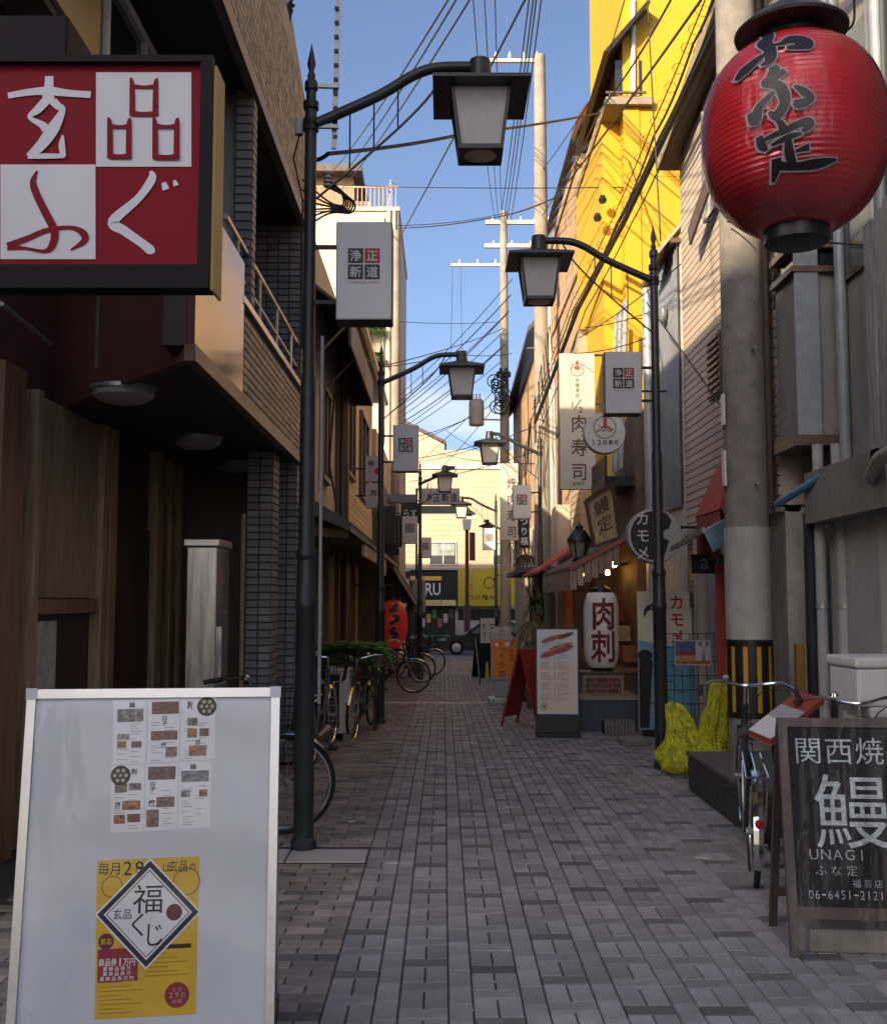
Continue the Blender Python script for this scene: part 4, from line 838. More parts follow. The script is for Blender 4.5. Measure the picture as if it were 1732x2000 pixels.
# ------------------------------------------------------------------ emblem box signs on the posts
emb_b = mat('emblem_black', (.012, .012, .014), .5, var=.05); emb_r = mat('emblem_red', (.36, .018, .03), .5, var=.05); sign_face = mat('sign_face', (.62, .635, .65), .4, var=.03, scale=2)
emb_w = mat('emblem_white', (.62, .62, .62), .5, var=.03)
def emblem_sign(X0, X1, d, z0, z1, pole_x, label, detail=2):
    t = thing('emblem_sign', label, 'sign', ((X0 + X1) / 2, d, z0), 0, 'emblem box signs on the lamp posts')
    dy = .10; cx = (X0 + X1) / 2; k = (X1 - X0) / .36; cz = z0 + (z1 - z0) * .565
    box('cabinet', black_paint, t, X0 - .004, X1 + .004, d - dy + .022, d + dy, z0 - .004, z1 + .004, bev=.008); box('face', sign_face, t, X0, X1, d - dy, d - dy + .021, z0, z1, bev=.012)
    for z in (z0 + .14, z1 - .14): MB().bar((pole_x, d, z), (X0 if pole_x < cx else X1, d, z), .025).build('bracket', dark_iron, t)
    q = .0495 * k; o = .054 * k
    for i, (sx_, sz_, chh) in enumerate(((-1, 1, '浄'), (1, 1, '正'), (-1, -1, '新'), (1, -1, '道'))):
        e = Flat().rect(cx + sx_ * o - q, cz + sz_ * o - q, cx + sx_ * o + q, cz + sz_ * o + q).build('emblem_square', emb_r if i == 1 else emb_b, t, (0, d - dy, 0), (1, 0, 0), (0, 0, 1), .002)
        Flat().glyph(chh, cx + sx_ * o, cz + sz_ * o, q * 1.55, q * 1.55).build('lettering', emb_w, e, (0, d - dy, 0), (1, 0, 0), (0, 0, 1), .0045)
    if detail: Flat().hor('JYOSHO', cx - .065 * k, cz - .125 * k, .0095 * k, .013 * k, 1.25).hor('NEW', cx + .0 * k, cz - .125 * k, .0095 * k, .013 * k, 1.25).hor('STREET', cx + .064 * k, cz - .125 * k, .0095 * k, .013 * k, 1.25).build('lettering', emb_r, t, (0, d - dy, 0), (1, 0, 0), (0, 0, 1), .003)
    return t
emblem_sign(ax(657, 6.86, 530), ax(765, 6.86, 530), 6.94, az(625, 6.86), az(434, 6.86), -.885, 'nearest and largest grey emblem box sign, on the nearest left lamp post')
emblem_sign(ax(767, 14.85), ax(816, 14.85), 14.9, az(921, 14.85), az(831, 14.85), -.873, 'grey emblem box sign on the second left lamp post')
emblem_sign(ax(785, 25), ax(815, 25), 25, az(1062, 25), az(1009, 25), ax(783, 25), 'small emblem box sign above the black awning on the left', 0)
emblem_sign(ax(820, 33.5), ax(842, 33.5), 33.5, az(1090, 33.5), az(1050, 33.5), ax(817, 33.5), 'smallest emblem box sign beside the far window above the black RU sign', 0)
emblem_sign(ax(1182, 10.25, 740), ax(1253, 10.25, 740), 10.35, az(807, 10.25), az(686, 10.25), 2.07, 'grey emblem box sign on the nearest right lamp post')
emblem_sign(ax(1003, 21), ax(1038, 21), 21.1, az(1013, 21), az(947, 21), ax(1056, 21.3), 'sunlit emblem box sign beside the thick concrete pole, right', 0)
emblem_sign(ax(943, 32.3), ax(968, 32.3), 32.4, az(1074, 32.3), az(1032, 32.3), ax(972, 32.5), 'small sunlit emblem box sign above the yellow shop sign', 0)
# ------------------------------------------------------------------ red paper lantern
LD = 5.5; LC = at(1550, 268, LD); Rl = 177 * LD / FOC; Hl = 192 * LD / FOC
lan_red = mat('lantern_red', (.74, .028, .045), .35, var=.12, scale=3, coat=.9)
RL = thing('red_paper_lantern', 'huge round red paper lantern in a clear cover with black brush lettering', 'lantern', (LC.x, LC.y, LC.z - Hl))
def lr(t):   # t in -1..1 height
    return Rl * (1 - abs(t) ** 2.9 * .62) ** .62 if abs(t) < 1 else Rl * .40
def lr(t): return Rl * max(.0, 1 - (abs(t) ** 2.55) * .80) ** .55
prof = []
for i in range(145):
    t = -1 + 2 * i / 144; prof.append((lr(t) + .0028 * math.cos(i * math.pi / 2 * 1.0) * (1 if abs(t) < .97 else 0), t * Hl))
MB().lathe(prof, 64, LC).build('paper_body', lan_red, RL, smooth=True)
film_l = film_mat('lantern_film', .03, .55, 5, (1.6, 1.6, .35))
MB().lathe([(lr(-1 + 2 * i / 40) + .012, (-1 + 2 * i / 40) * Hl) for i in range(41)], 48, LC, cap=False).build('clear_cover', film_l, RL, smooth=True)
MB().lathe([(.155, -Hl - .075), (.165, -Hl - .07), (.168, -Hl + .02), (.15, -Hl + .03)], 32, LC).build('bottom_ring', black_paint, RL, smooth=True)
MB().lathe([(.17, Hl - .03), (.17, Hl + .04)], 32, LC).build('top_ring', black_paint, RL, smooth=True)
MB().lathe([(.29, Hl + .06), (.295, Hl + .075), (.20, Hl + .155), (.10, Hl + .22), (.05, Hl + .26), (.02, Hl + .34)], 36, LC).build('hat', mat('hat_grey', (.055, .055, .062), .45, .4, var=.2), RL, smooth=True)
MB().tube(smooth_pts([(LC.x + .26, LC.y - .02, LC.z + Hl + .06), (LC.x + .34, LC.y, LC.z + Hl + .15), (LC.x + .33, LC.y, LC.z + Hl + .45)], 6), .007, 6).build('lead', cable_mat, RL, smooth=True)
MB().tube([(LC.x, LC.y, LC.z + Hl + .2), (LC.x, LC.y, LC.z + Hl + .55), (LC.x + 1.6, LC.y, LC.z + Hl + .55)], .025, 8).build('hanger_arm', dark_iron, RL, smooth=True)
MB().tube([(LC.x + .11 * math.cos(k), LC.y + .11 * math.sin(k), LC.z + Hl + .03 + .01 * math.sin(7 * k)) for k in [i * .2618 for i in range(24)]], .022, 6, closed=True).build('gathered_top', mat('gather', (.16, .12, .08), .9, var=.4, scale=30), RL, smooth=True)
def lmap(px, py, e):
    x = (px - 1550) * LD / FOC * .965; z = (268 - py) * LD / FOC * .99
    r = lr(max(-1, min(1, z / Hl))) + e
    return Vector((LC.x + x, LC.y - math.sqrt(max(.0004, r * r - x * x)), LC.z + z))
lst = [[(975, 290, 55), (965, 335, 50), (935, 380, 70), (945, 450, 60), (935, 520, 50), (890, 545, 12)], [(965, 420, 20), (1010, 420, 30), (1060, 400, 60), (1120, 430, 75), (1130, 460, 60), (1050, 465, 30), (1025, 460, 10)], [(920, 470, 18), (870, 500, 38), (815, 540, 50), (775, 580, 18)],
       [(940, 570, 40), (950, 600, 55), (930, 640, 50), (960, 640, 26), (1000, 610, 34)], [(935, 640, 40), (900, 660, 40), (960, 690, 50), (985, 740, 60), (990, 800, 50), (950, 860, 50), (915, 830, 14)], [(940, 720, 20), (870, 790, 40), (850, 860, 50), (825, 810, 24)], [(1040, 710, 10), (1080, 740, 40), (1125, 790, 40), (1060, 815, 50), (1055, 790, 30)],
       [(950, 880, 20), (975, 915, 36), (985, 960, 40)], [(870, 950, 30), (885, 1000, 40), (910, 1030, 14)], [(890, 975, 18), (980, 950, 34), (1090, 915, 40), (1115, 930, 50), (1080, 965, 16)], [(930, 1010, 14), (1010, 985, 32), (1075, 975, 14)], [(1010, 990, 30), (1020, 1060, 46), (1050, 1135, 40)], [(1050, 1060, 12), (1120, 1045, 36)], [(960, 1080, 46), (965, 1140, 40), (960, 1185, 14)], [(960, 1110, 40), (1050, 1130, 34), (1180, 1125, 46), (1280, 1105, 10)]]
for nm, gr, e, m in (('lettering_outline', 9, .0155, mat('outline_grey', (.38, .34, .35), .5)), ('lettering', 0, .019, mat('lantern_ink', (.014, .012, .013), .4))):
    f = Flat()
    for st in lst: f.stroke([(p[0] / 2.887 + 1132, p[1] / 2.887, p[2] / 2.887) for p in st], 8, gr / 2.887)
    mb = MB(); mb.v = [lmap(p[0], p[1], e) for p in f.v]; mb.f = f.f; mb.build(nm, m, RL, fix=False)
# ------------------------------------------------------------------ whiteboard stand
wbm = mat('whiteboard', (.64, .66, .69), .3, var=.06, scale=2.5)
wb = thing('whiteboard_stand', 'large white menu board on a stand, nearest on the left', 'sign board', (-1.03, 3.9, 0), R(6))
lean_ = R(7)
def wbp(u, v, e=0.0):  # board plane local: u across, v up from the bottom edge, e proud
    return Vector((u, -.16 + v * math.sin(lean_) - e * math.cos(lean_), .06 + v * math.cos(lean_) + e * math.sin(lean_)))
def slab(name, m, par, u0, u1, v0, v1, e0, e1):
    vs = [wbp(u, v, e) for e in (e0, e1) for (u, v) in ((u0, v0), (u1, v0), (u1, v1), (u0, v1))]
    return MB().add(vs, [(3, 2, 1, 0), (4, 5, 6, 7), (0, 1, 5, 4), (1, 2, 6, 5), (2, 3, 7, 6), (3, 0, 4, 7)]).build(name, m, par, local=True)
BWd, BHt = .44, 1.19
slab('panel', wbm, wb, -BWd, BWd, .0, BHt, -.01, .004)
for u in (-BWd, BWd - .03): slab('frame_side', alu, wb, u, u + .03, 0, BHt, -.015, .016)
slab('frame_top', alu, wb, -BWd + .031, BWd - .031, BHt - .032, BHt, -.015, .0155); slab('frame_bottom', alu, wb, -BWd + .031, BWd - .031, 0, .03, -.015, .0155)
cap_m = mat('corner_cap', (.40, .41, .43), .4, .5)
for u in (-BWd - .003, BWd - .035): slab('corner_cap', cap_m, wb, u, u + .038, BHt - .036, BHt + .004, -.018, .019)
for x in (-BWd + .02, BWd - .02):
    MB().tube([wbp(x, BHt - .05, -.03), (x, .30, .03)], .014, 8).build('rear_leg', alu, wb, smooth=True, local=True); MB().tube([(x, -.24, .03), (x, .32, .03)], .018, 8).build('foot', dark_iron, wb, smooth=True, local=True)
def wprint(nm, m, fl, e=.006, par=None):
    mb = MB(); mb.v = [wbp(p[0], p[1], e) for p in fl.v]; mb.f = fl.f; return mb.build(nm, m, par or wb, fix=False, local=True)
def wuv(px, py):   # photo pixel -> board coordinates (perspective of the board, fitted by its corners)
    tl, tr, bl_, br = (58, 1355), (543, 1335), (15, 2000), (556, 2000)
    f = (py - 1345) / 655; xl = 58 + (20 - 58) * f; xr = 541 + (549 - 541) * f
    u = (px - xl) / (xr - xl)
    return (-BWd + 2 * BWd * u, BHt * (1 - (py - 1345) / 655 * .955 - (.012 * (u - .5) * -1)))
paper = mat('menu_paper', (.82, .82, .82), .25, var=.03); yp = mat('poster_yellow', (.75, .46, .02), .35, var=.08, scale=4)
greyink = mat('grey_ink', (.28, .28, .29), .7, var=.2)
def rect_px(x0, y0, x1, y1): a = wuv(x0, y0); b = wuv(x1, y0); c = wuv(x1, y1); d_ = wuv(x0, y1); return [d_, c, b, a]
for k, (x0, y0_, x1, y1_) in enumerate(((219, 1367, 283, 1495), (285, 1366, 347, 1493), (349, 1364, 417, 1491), (217, 1497, 281, 1628), (283, 1496, 346, 1627), (348, 1494, 411, 1625))):
    sh_ = wprint('menu_sheet', paper, Flat().poly(rect_px(x0, y0_, x1, y1_)), .0055)
    def pic(a, b, c, d_, col, k2): return wprint('dish_photo', mat('dish%d' % k2, col, .4, var=.6, scale=70), Flat().poly(rect_px(x0 + a, y0_ + b, x0 + c, y0_ + d_)), .0065, sh_)
    brn, gry, grn, org, red_ = (.16, .055, .045), (.26, .24, .24), (.20, .19, .13), (.40, .17, .07), (.22, .09, .07)
    fg = Flat(); ft = Flat()
    if k == 0: pic(8, 18, 58, 44, gry, 1); pic(8, 68, 32, 80, (.38, .37, .28), 2); pic(8, 82, 26, 96, (.45, .28, .09), 3); pic(36, 83, 55, 96, red_, 4); fg.hor('鍋', *wuv(255, 1377), .02, .02)
    if k == 1: pic(8, 6, 60, 31, brn, 5); pic(7, 65, 58, 83, red_, 4); pic(36, 97, 58, 117, (.25, .17, .15), 6); fg.hor('白', *wuv(318, 1405), .02, .018).hor('子', *wuv(318, 1416), .02, .018).hor('焼', *wuv(317, 1459), .02, .02)
    if k == 2: fg.disc(*wuv(399, 1384), .034, 24); pic(13, 42, 33, 58, grn, 7); pic(13, 64, 32, 82, org, 8); pic(37, 64, 55, 80, red_, 4); pic(17, 98, 51, 119, org, 8); fg.hor('刺', *wuv(366, 1380), .02, .03); fg.hor('揚', *wuv(383, 1456), .018, .02)
    if k == 3: fg.disc(*wuv(235, 1517), .034, 24); pic(7, 36, 31, 53, grn, 7); pic(34, 36, 58, 50, gry, 1); pic(22, 70, 57, 88, org, 8); pic(6, 97, 28, 114, org, 8); pic(32, 96, 57, 112, red_, 4); fg.hor('刺', *wuv(261, 1510), .02, .022).hor('揚', *wuv(230, 1576), .02, .025)
    if k == 4: pic(5, 6, 58, 32, brn, 5); pic(22, 66, 57, 86, red_, 4); pic(3, 90, 27, 124, (.25, .15, .14), 6); fg.hor('白', *wuv(297, 1536), .02, .018).hor('子', *wuv(297, 1546), .02, .018).hor('焼', *wuv(296, 1573), .024, .024)
    if k == 5: pic(4, 18, 58, 40, gry, 1); pic(4, 56, 22, 70, (.35, .3, .26), 9); pic(40, 56, 56, 70, (.45, .28, .09), 3); fg.hor('鍋', *wuv(375, 1504), .022, .02)
    rr_ = random.Random(k)
    for i in range(16):
        yy = y0_ + 48 + i * 5; xa = x0 + rr_.choice((8, 34)); ft.poly(rect_px(xa, yy, xa + rr_.uniform(10, 22), yy + 1.1))
    if fg.v: wprint('lettering', ink, fg, .0072, sh_)
    if k in (2, 3):
        pc_ = wuv(399, 1384) if k == 2 else wuv(235, 1517); fd = Flat().disc(pc_[0], pc_[1], .006, 8)
        for i in range(6): fd.disc(pc_[0] + .019 * math.cos(i * 1.047), pc_[1] + .019 * math.sin(i * 1.047), .007, 8)
        wprint('plate_food', mat('plate_food', (.45, .42, .30), .5), fd, .0078, sh_)
    wprint('small_print', greyink, ft, .0060, sh_)
ps = wprint('poster', yp, Flat().poly(rect_px(192, 1680, 391, 1975)), .0055)
wprint('lettering', ink, Flat().hor('毎月29', *wuv(240, 1697), .040, .045, 1.0, 'r').hor('日', *wuv(272, 1700), .022, .026, 1, 'r').hor('は', *wuv(327, 1699), .03, .034, 1, 'r').hor('玄品', *wuv(350, 1697), .034, .042, 1.0, 'r').hor('の', *wuv(378, 1699), .026, .03, 1, 'r'), .007, ps)
c_ = wuv(293, 1784); dm = lambda r, k2=1.02: [(c_[0] - r, c_[1]), (c_[0], c_[1] - r * k2), (c_[0] + r, c_[1]), (c_[0], c_[1] + r * k2)]
wprint('diamond_edge', paper, Flat().poly(dm(.178)), .0066, ps); wprint('diamond_border', mat('navy_ink', (.015, .016, .03), .5), Flat().poly(dm(.170)), .0074, ps); wprint('diamond', paper, Flat().poly(dm(.148)), .0082, ps)
wprint('diamond_line', MATS['navy_ink'], Flat().poly(dm(.140)), .009, ps); wprint('diamond_inner', paper, Flat().poly(dm(.136)), .0098, ps)
ff = Flat(); ff.glyph('福', c_[0] + .0, c_[1] + .048, .105, .10, 'r'); ff.glyph('く', c_[0] - .03, c_[1] - .035, .075, .085, 'r'); ff.glyph('じ', c_[0] + .022, c_[1] - .068, .075, .085, 'r'); ff.hor('玄品', c_[0] - .085, c_[1], .032, .036, 1.05, 'r')
wprint('lettering', MATS['navy_ink'], ff, .0112, ps); wprint('seal', mat('seal_red', (.13, .02, .035), .5), Flat().disc(c_[0] + .088, c_[1] + .002, .027), .0112, ps)
rb = wprint('red_box', mat('poster_red', (.30, .02, .035), .5), Flat().poly(rect_px(196, 1847, 275, 1908)), .0062, ps)
f = Flat(); f.hor('商品券1万円', *wuv(234, 1872), .020, .026, 1.02)
for yy, n_ in ((1884, 5), (1893, 5), (1902, 6)): f.hor('賞商品券万円'[:n_], *wuv(234, yy), .015, .014, 1.3)
wprint('lettering', paper, f, .0070, rb); wprint('badge', MATS['seal_red'], Flat().disc(*wuv(212, 1833), .026), .0068, ps); wprint('lettering', yp, Flat().hor('賞品', *wuv(212, 1833), .018, .02), .0076, ps)
wprint('round_badge', MATS['poster_red'], Flat().disc(*wuv(353, 1938), .041), .0062, ps); wprint('lettering', mat('pale_pink', (.5, .3, .3), .6), Flat().hor('毎月', *wuv(353, 1928), .016, .015).hor('29日', *wuv(353, 1938), .018, .018).hor('水曜', *wuv(353, 1949), .016, .014), .007, ps)
f = Flat()
for i in range(14): f.poly(rect_px(200 + (90 if i < 6 else 0), 1860 + i * 8, 200 + (90 if i < 6 else 0) + 45 + 20 * (i % 3), 1861.4 + i * 8))
wprint('small_print', mat('amber_ink', (.36, .19, .01), .6), f, .0062, ps); wprint('stamp', MATS['amber_ink'], Flat().ring(*wuv(222, 1731), .036, .004).ring(*wuv(367, 1727), .046, .004), .0062, ps)
wprint('black_band', ink, Flat().poly(rect_px(318, 1844, 379, 1852)), .0062, ps)
# vinyl cover, rippled
g = MB(); nu, nv = 30, 34
for j in range(nv + 1):
    for i in range(nu + 1):
        u = i / nu; v = j / nv; e = .022 + .005 * math.sin(u * 7 + v * 3) * math.sin(v * 5 + 1) + .004 * math.sin(v * 17 + u * 4) * u
        g.v.append(wbp(-BWd + .03 + (2 * BWd - .06) * u, .0 + (BHt - .04) * v, e))
for j in range(nv):
    for i in range(nu): a = j * (nu + 1) + i; g.f.append((a, a + 1, a + nu + 2, a + nu + 1))
film_w = film_mat('vinyl', .015, .35, 3.2, (1, 1, .5))
g.build('vinyl_cover', film_w, wb, smooth=True, local=True, fix=False)
# ------------------------------------------------------------------ chalkboard stand
cbm = mat('chalkboard', (.020, .018, .020), .6, var=.2, scale=4, spec=.2); cbf = mat('board_frame', (.075, .05, .042), .45, var=.2, scale=5)
ck = mat('chalk', (.50, .56, .58), .9, var=.25, scale=60)
K = thing('chalkboard_stand', 'plastic wrapped black chalkboard with hand written menu, nearest on the right', 'sign board', (1.85, 4.95, 0), R(-5))
kl = R(9)
def kp(u, v, e=0.0): return Vector((u, -.12 + v * math.sin(kl) - e * math.cos(kl), v * math.cos(kl) + e * math.sin(kl)))
def kslab(name, m, u0, u1, v0, v1, e0, e1):
    vs = [kp(u, v, e) for e in (e0, e1) for (u, v) in ((u0, v0), (u1, v0), (u1, v1), (u0, v1))]
    return MB().add(vs, [(3, 2, 1, 0), (4, 5, 6, 7), (0, 1, 5, 4), (1, 2, 6, 5), (2, 3, 7, 6), (3, 0, 4, 7)]).build(name, m, K, local=True)
KW = .30
kslab('panel', cbm, -KW, KW, .20, 1.0, -.01, .006)
for u in (-KW - .02, KW - .02): kslab('frame_post', cbf, u, u + .04, 0, 1.03, -.016, .018)
kslab('frame_top', cbf, -KW + .021, KW - .021, .99, 1.03, -.016, .017); kslab('frame_rail', cbf, -KW + .021, KW - .021, .16, .21, -.016, .017)
for u in (-KW, KW): MB().bar(kp(u, 1.0, -.03), (u, .34, 0), .035, .03).build('rear_leg', cbf, K, local=True)
MB().bar((-KW, .27, .18), (KW, .27, .18), .03, .04).build('rear_rail', cbf, K, local=True)
box('weight', concrete, K, -.22, .22, -.06, .2, 0, .10, local=True, bev=.01)
def kprint(nm, m, fl, e=.009):
    mb = MB(); mb.v = [kp(p[0], p[1], e) for p in fl.v]; mb.f = fl.f; return mb.build(nm, m, K, fix=False, local=True)
kprint('lettering', ck, Flat().hor('関西焼', -.055, .885, .128, .125, 1.06, 'r')); kprint('lettering', ck, Flat().glyph('鰻', -.015, .62, .34, .34, 'r'))
kprint('lettering', ck, Flat().hor('UNAGI', -.09, .432, .040, .043, 1.3, 't')); kprint('lettering', ck, Flat().hor('ふな定', -.10, .365, .052, .048, 1.3, 't'))
kprint('lettering', ck, Flat().hor('福島店', .03, .312, .038, .038, 1.25, 't')); kprint('lettering', ck, Flat().hor('06-6451-2121', -.065, .262, .0175, .036, 1.58, 't'))
g = MB(); nu, nv = 40, 26
for j in range(nv + 1):
    for i in range(nu + 1):
        u = i / nu; v = j / nv; e = .028 + .010 * math.sin(u * 26 + 2 * math.sin(v * 3)) * (.35 + .65 * v) + .006 * math.sin(u * 11 - v * 6)
        g.v.append(kp(-KW - .01 + (2 * KW + .02) * u, .03 + 1.0 * v, e))
for j in range(nv):
    for i in range(nu): a = j * (nu + 1) + i; g.f.append((a, a + 1, a + nu + 2, a + nu + 1))
g.build('plastic_wrap', film_mat('wrap', .008, .7, 3, (3, 3, .7)), K, smooth=True, local=True, fix=False)
# ------------------------------------------------------------------ bicycles
def bicycle(name='bicycle', frame_col=(.03, .035, .04), basket=True):
    t = thing(name, 'bicycle', 'bicycle')
    fm_ = mat('bike_%02d%02d%02d' % tuple(int(c * 99) for c in frame_col), frame_col, .35, .3, var=.1)
    ra, fa, bb, hd_, st_ = Vector((-.53, 0, .335)), Vector((.55, 0, .335)), Vector((-.06, 0, .29)), Vector((.37, 0, .76)), Vector((-.19, 0, .70))
    fr = MB(); fr.tube([bb, Vector((.12, 0, .36)), Vector((.34, 0, .62)), hd_], .019, 8); fr.tube([bb, st_], .017, 8); fr.tube([(.30, 0, .68), (.05, 0, .46), (-.12, 0, .47)], .015, 8)
    for s_ in (-1, 1): fr.tube([bb + Vector((0, .03 * s_, 0)), ra + Vector((0, .055 * s_, 0))], .010, 6); fr.tube([Vector((-.15, .02 * s_, .60)), ra + Vector((0, .055 * s_, 0))], .009, 6)
    fr.tube([(.36, 0, .86), (.385, 0, .70)], .022, 8); fr.build('frame', fm_, t, smooth=True, local=True)
    fk = MB()
    for s_ in (-1, 1): fk.tube([(.395, .045 * s_, .70), (.44, .05 * s_, .56), fa + Vector((0, .05 * s_, 0))], .010, 6)
    fk.bar((.39, -.05, .705), (.39, .05, .705), .03); fk.build('fork', chrome, t, smooth=True, local=True)
    for c, nm in ((ra, 'wheel'), (fa, 'wheel')):
        w = MB().tube([c + Vector((.318 * math.cos(a), 0, .318 * math.sin(a))) for a in [k * math.pi / 18 for k in range(36)]], .0175, 8, closed=True).build('wheel', rubber, t, smooth=True, local=True)
        MB().tube([c + Vector((.297 * math.cos(a), 0, .297 * math.sin(a))) for a in [k * math.pi / 18 for k in range(36)]], .011, 6, closed=True).build('rim', chrome, w, smooth=True, local=True)
        sp = MB()
        for k in range(24):
            a = k * math.pi / 12; sgn_ = 1 if k % 2 else -1; sp.tube([c + Vector((.02 * math.cos(a + .8 * sgn_), .03 * sgn_, .02 * math.sin(a + .8 * sgn_))), c + Vector((.295 * math.cos(a), 0, .295 * math.sin(a)))], .0016, 4, cap=False)
        sp.build('spokes', galv, w, local=True); MB().tube([c + Vector((0, -.045, 0)), c + Vector((0, .045, 0))], .022, 8).build('hub', galv, w, smooth=True, local=True)
    for c, a0, a1 in ((ra, 40, 205), (fa, 30, 165)):
        m_ = MB(); P = [(c + Vector((.352 * math.cos(R(a)), 0, .352 * math.sin(R(a))))) for a in range(a0, a1, 12)]
        for i in range(len(P) - 1):
            for s_ in (-1, 1):
                A_ = P[i]; B2 = P[i + 1]; dn = lambda p: (c - p).normalized() * .016
                m_.add([A_, B2, B2 + dn(B2) + Vector((0, .026 * s_, 0)), A_ + dn(A_) + Vector((0, .026 * s_, 0))], [(0, 1, 2, 3)])
        m_.build('mudguard', chrome, t, smooth=True, local=True)
    hb = MB(); hb.tube([(.355, 0, .86), (.335, 0, .98)], .014, 8)
    hb.tube(smooth_pts([(.05, -.29, .985), (.16, -.285, 1.0), (.27, -.20, 1.02), (.335, -.05, .985), (.335, .05, .985), (.27, .20, 1.02), (.16, .285, 1.0), (.05, .29, .985)], 4), .011, 8)
    hbo = hb.build('handlebar', chrome, t, smooth=True, local=True)
    for s_ in (-1, 1): MB().tube([(.03, .29 * s_, .983), (.16, .287 * s_, 1.0)], .017, 8).build('grip', rubber, hbo, smooth=True, local=True); MB().tube([(.17, .275 * s_, .985), (.06, .27 * s_, .955)], .006, 5).build('brake_lever', chrome, hbo, local=True)
    MB().tube(smooth_pts([(.2, -.25, .99), (.42, -.1, .92), (.40, -.03, .74)], 5), .004, 5).build('brake_cable', cable_mat, t, local=True)
    MB().lathe([(.0, .0), (.028, .0), (.028, .02), (.015, .032), (0, .034)], 10, (.30, .12, 1.02)).build('bell', chrome, hbo, smooth=True, local=True)
    sd = MB(); R_ = [(-.40, .085, .03), (-.34, .105, .05), (-.27, .085, .045), (-.18, .04, .035), (-.10, .022, .03), (-.075, .012, .02)]; n_ = 10
    for x, hw, hh in R_:
        for k in range(n_): a = 2 * math.pi * k / n_; sd.v.append(Vector((x, hw * math.cos(a), .835 + hh * (math.sin(a) if math.sin(a) > 0 else .6 * math.sin(a)) * .7)))
    for i in range(len(R_) - 1):
        for k in range(n_): q = (k + 1) % n_; sd.f.append((i * n_ + k, i * n_ + q, (i + 1) * n_ + q, (i + 1) * n_ + k))
    sd.f.append(tuple(range(n_))); sd.f.append(tuple((len(R_) - 1) * n_ + k for k in range(n_ - 1, -1, -1))); sd.build('saddle', mat('saddle', (.02, .02, .02), .5), t, smooth=True, local=True)
    MB().tube([st_, (-.225, 0, .82)], .012, 8).build('seat_post', chrome, t, smooth=True, local=True)
    rk = MB()
    for s_ in (-1, 0, 1): rk.tube([(-.22, .05 * s_, .70), (-.72, .06 * s_, .70)], .006, 5)
    for s_ in (-1, 1): rk.tube([(-.66, .06 * s_, .70), (-.53, .06 * s_, .335)], .006, 5); rk.tube([(-.4, .06 * s_, .70), (-.53, .06 * s_, .335)], .005, 5)
    rk.tube([(-.72, -.06, .70), (-.72, .06, .70)], .006, 5); rk.build('rear_rack', chrome, t, local=True)
    MB().lathe([(.0, -.03), (.022, -.025), (.024, 0)], 10, (-.88, 0, .50), axis='x').build('reflector', mat('reflector', (.45, .02, .01), .25), t, smooth=True, local=True)
    MB().tube([(-.45, -.06, .33), (-.42, -.16, .02)], .008, 6).build('kickstand', dark_iron, t, local=True)
    cg = MB().tube([bb + Vector((0, -.05, 0)), ra + Vector((.0, -.065, 0))], [.08, .035], 10).build('chain_guard', fm_, t, smooth=True, local=True); MB().bar((-.06, -.08, .29), (-.02, -.08, .12), .018, .02).build('crank', chrome, t, local=True); MB().box(-.06, .03, -.17, -.08, .10, .125).build('pedal', rubber, t, local=True); MB().box(-.16, -.07, .08, .17, .44, .465).build('pedal', rubber, t, local=True)
    if basket:
        bk = MB(); x0, x1, w0, w1, z0, z1 = .44, .70, .13, .17, .70, .94
        for k in range(9):
            f_ = k / 8
            for s_ in (-1, 1): bk.bar((x0 + (x1 - .04 - x0) * f_, s_ * w0, z0), (x0 + (x1 - x0) * f_, s_ * w1, z1), .004)
            for xx, xt in ((x0, x0), (x1 - .04, x1)): bk.bar((xx, -w0 + 2 * w0 * f_, z0), (xt, -w1 + 2 * w1 * f_, z1), .004)
            bk.bar((x0, -w0 + 2 * w0 * f_, z0), (x1 - .04, -w0 + 2 * w0 * f_, z0), .004)
        for k in range(5):
            f_ = k / 4; w_ = w0 + (w1 - w0) * f_; z = z0 + (z1 - z0) * f_; xe = x1 - .04 + .04 * f_; th_ = .009 if k == 4 else .004
            for p, q in (((x0, -w_, z), (xe, -w_, z)), ((xe, -w_, z), (xe, w_, z)), ((xe, w_, z), (x0, w_, z)), ((x0, w_, z), (x0, -w_, z))): bk.bar(p, q, th_)
        bk.build('basket', dark_iron, t, local=True)
    return t
def place(b, X, d, heading, lean, label, group='parked bicycles', gd=None):
    """heading: degrees from +x"""
    b.location = (X, d, (gz(d) if gd is None else gd)); b.rotation_mode = 'ZYX'; b.rotation_euler = (R(lean), 0, R(heading)); tag(b, label, 'bicycle', group); return b
b1 = bicycle(basket=False); place(b1, 1.86, 6.75, 78, 8, 'silver grey bicycle parked against the dark stone step, right')
b2 = copy_tree(b1); place(b2, 2.30, 6.1, 60, -6, 'bicycle half hidden behind the chalkboard, only handlebars showing')
b3 = bicycle(frame_col=(.20, .05, .03)); place(b3, -1.58, 7.15, 14, 6, 'bicycle behind the whiteboard, only its front wheel showing')
b4 = bicycle(frame_col=(.10, .10, .11), basket=True); place(b4, -1.24, 11.1, 85, 6, 'bicycle in front of the air conditioner, rear wheel towards us')
b5 = copy_tree(b4); place(b5, -1.0, 13.55, 262, 5, 'dark bicycle parked behind the air conditioner unit')
b6 = copy_tree(b3); place(b6, -1.12, 20.9, 8, 5, 'bicycle standing crosswise below the red lantern, left')
b7 = copy_tree(b4); place(b7, -1.0, 24.6, 20, -5, 'far bicycle with basket below the black awning')
b8 = copy_tree(b3); place(b8, -.75, 27.5, 25, 5, 'farthest bicycle on the left near the crossing')
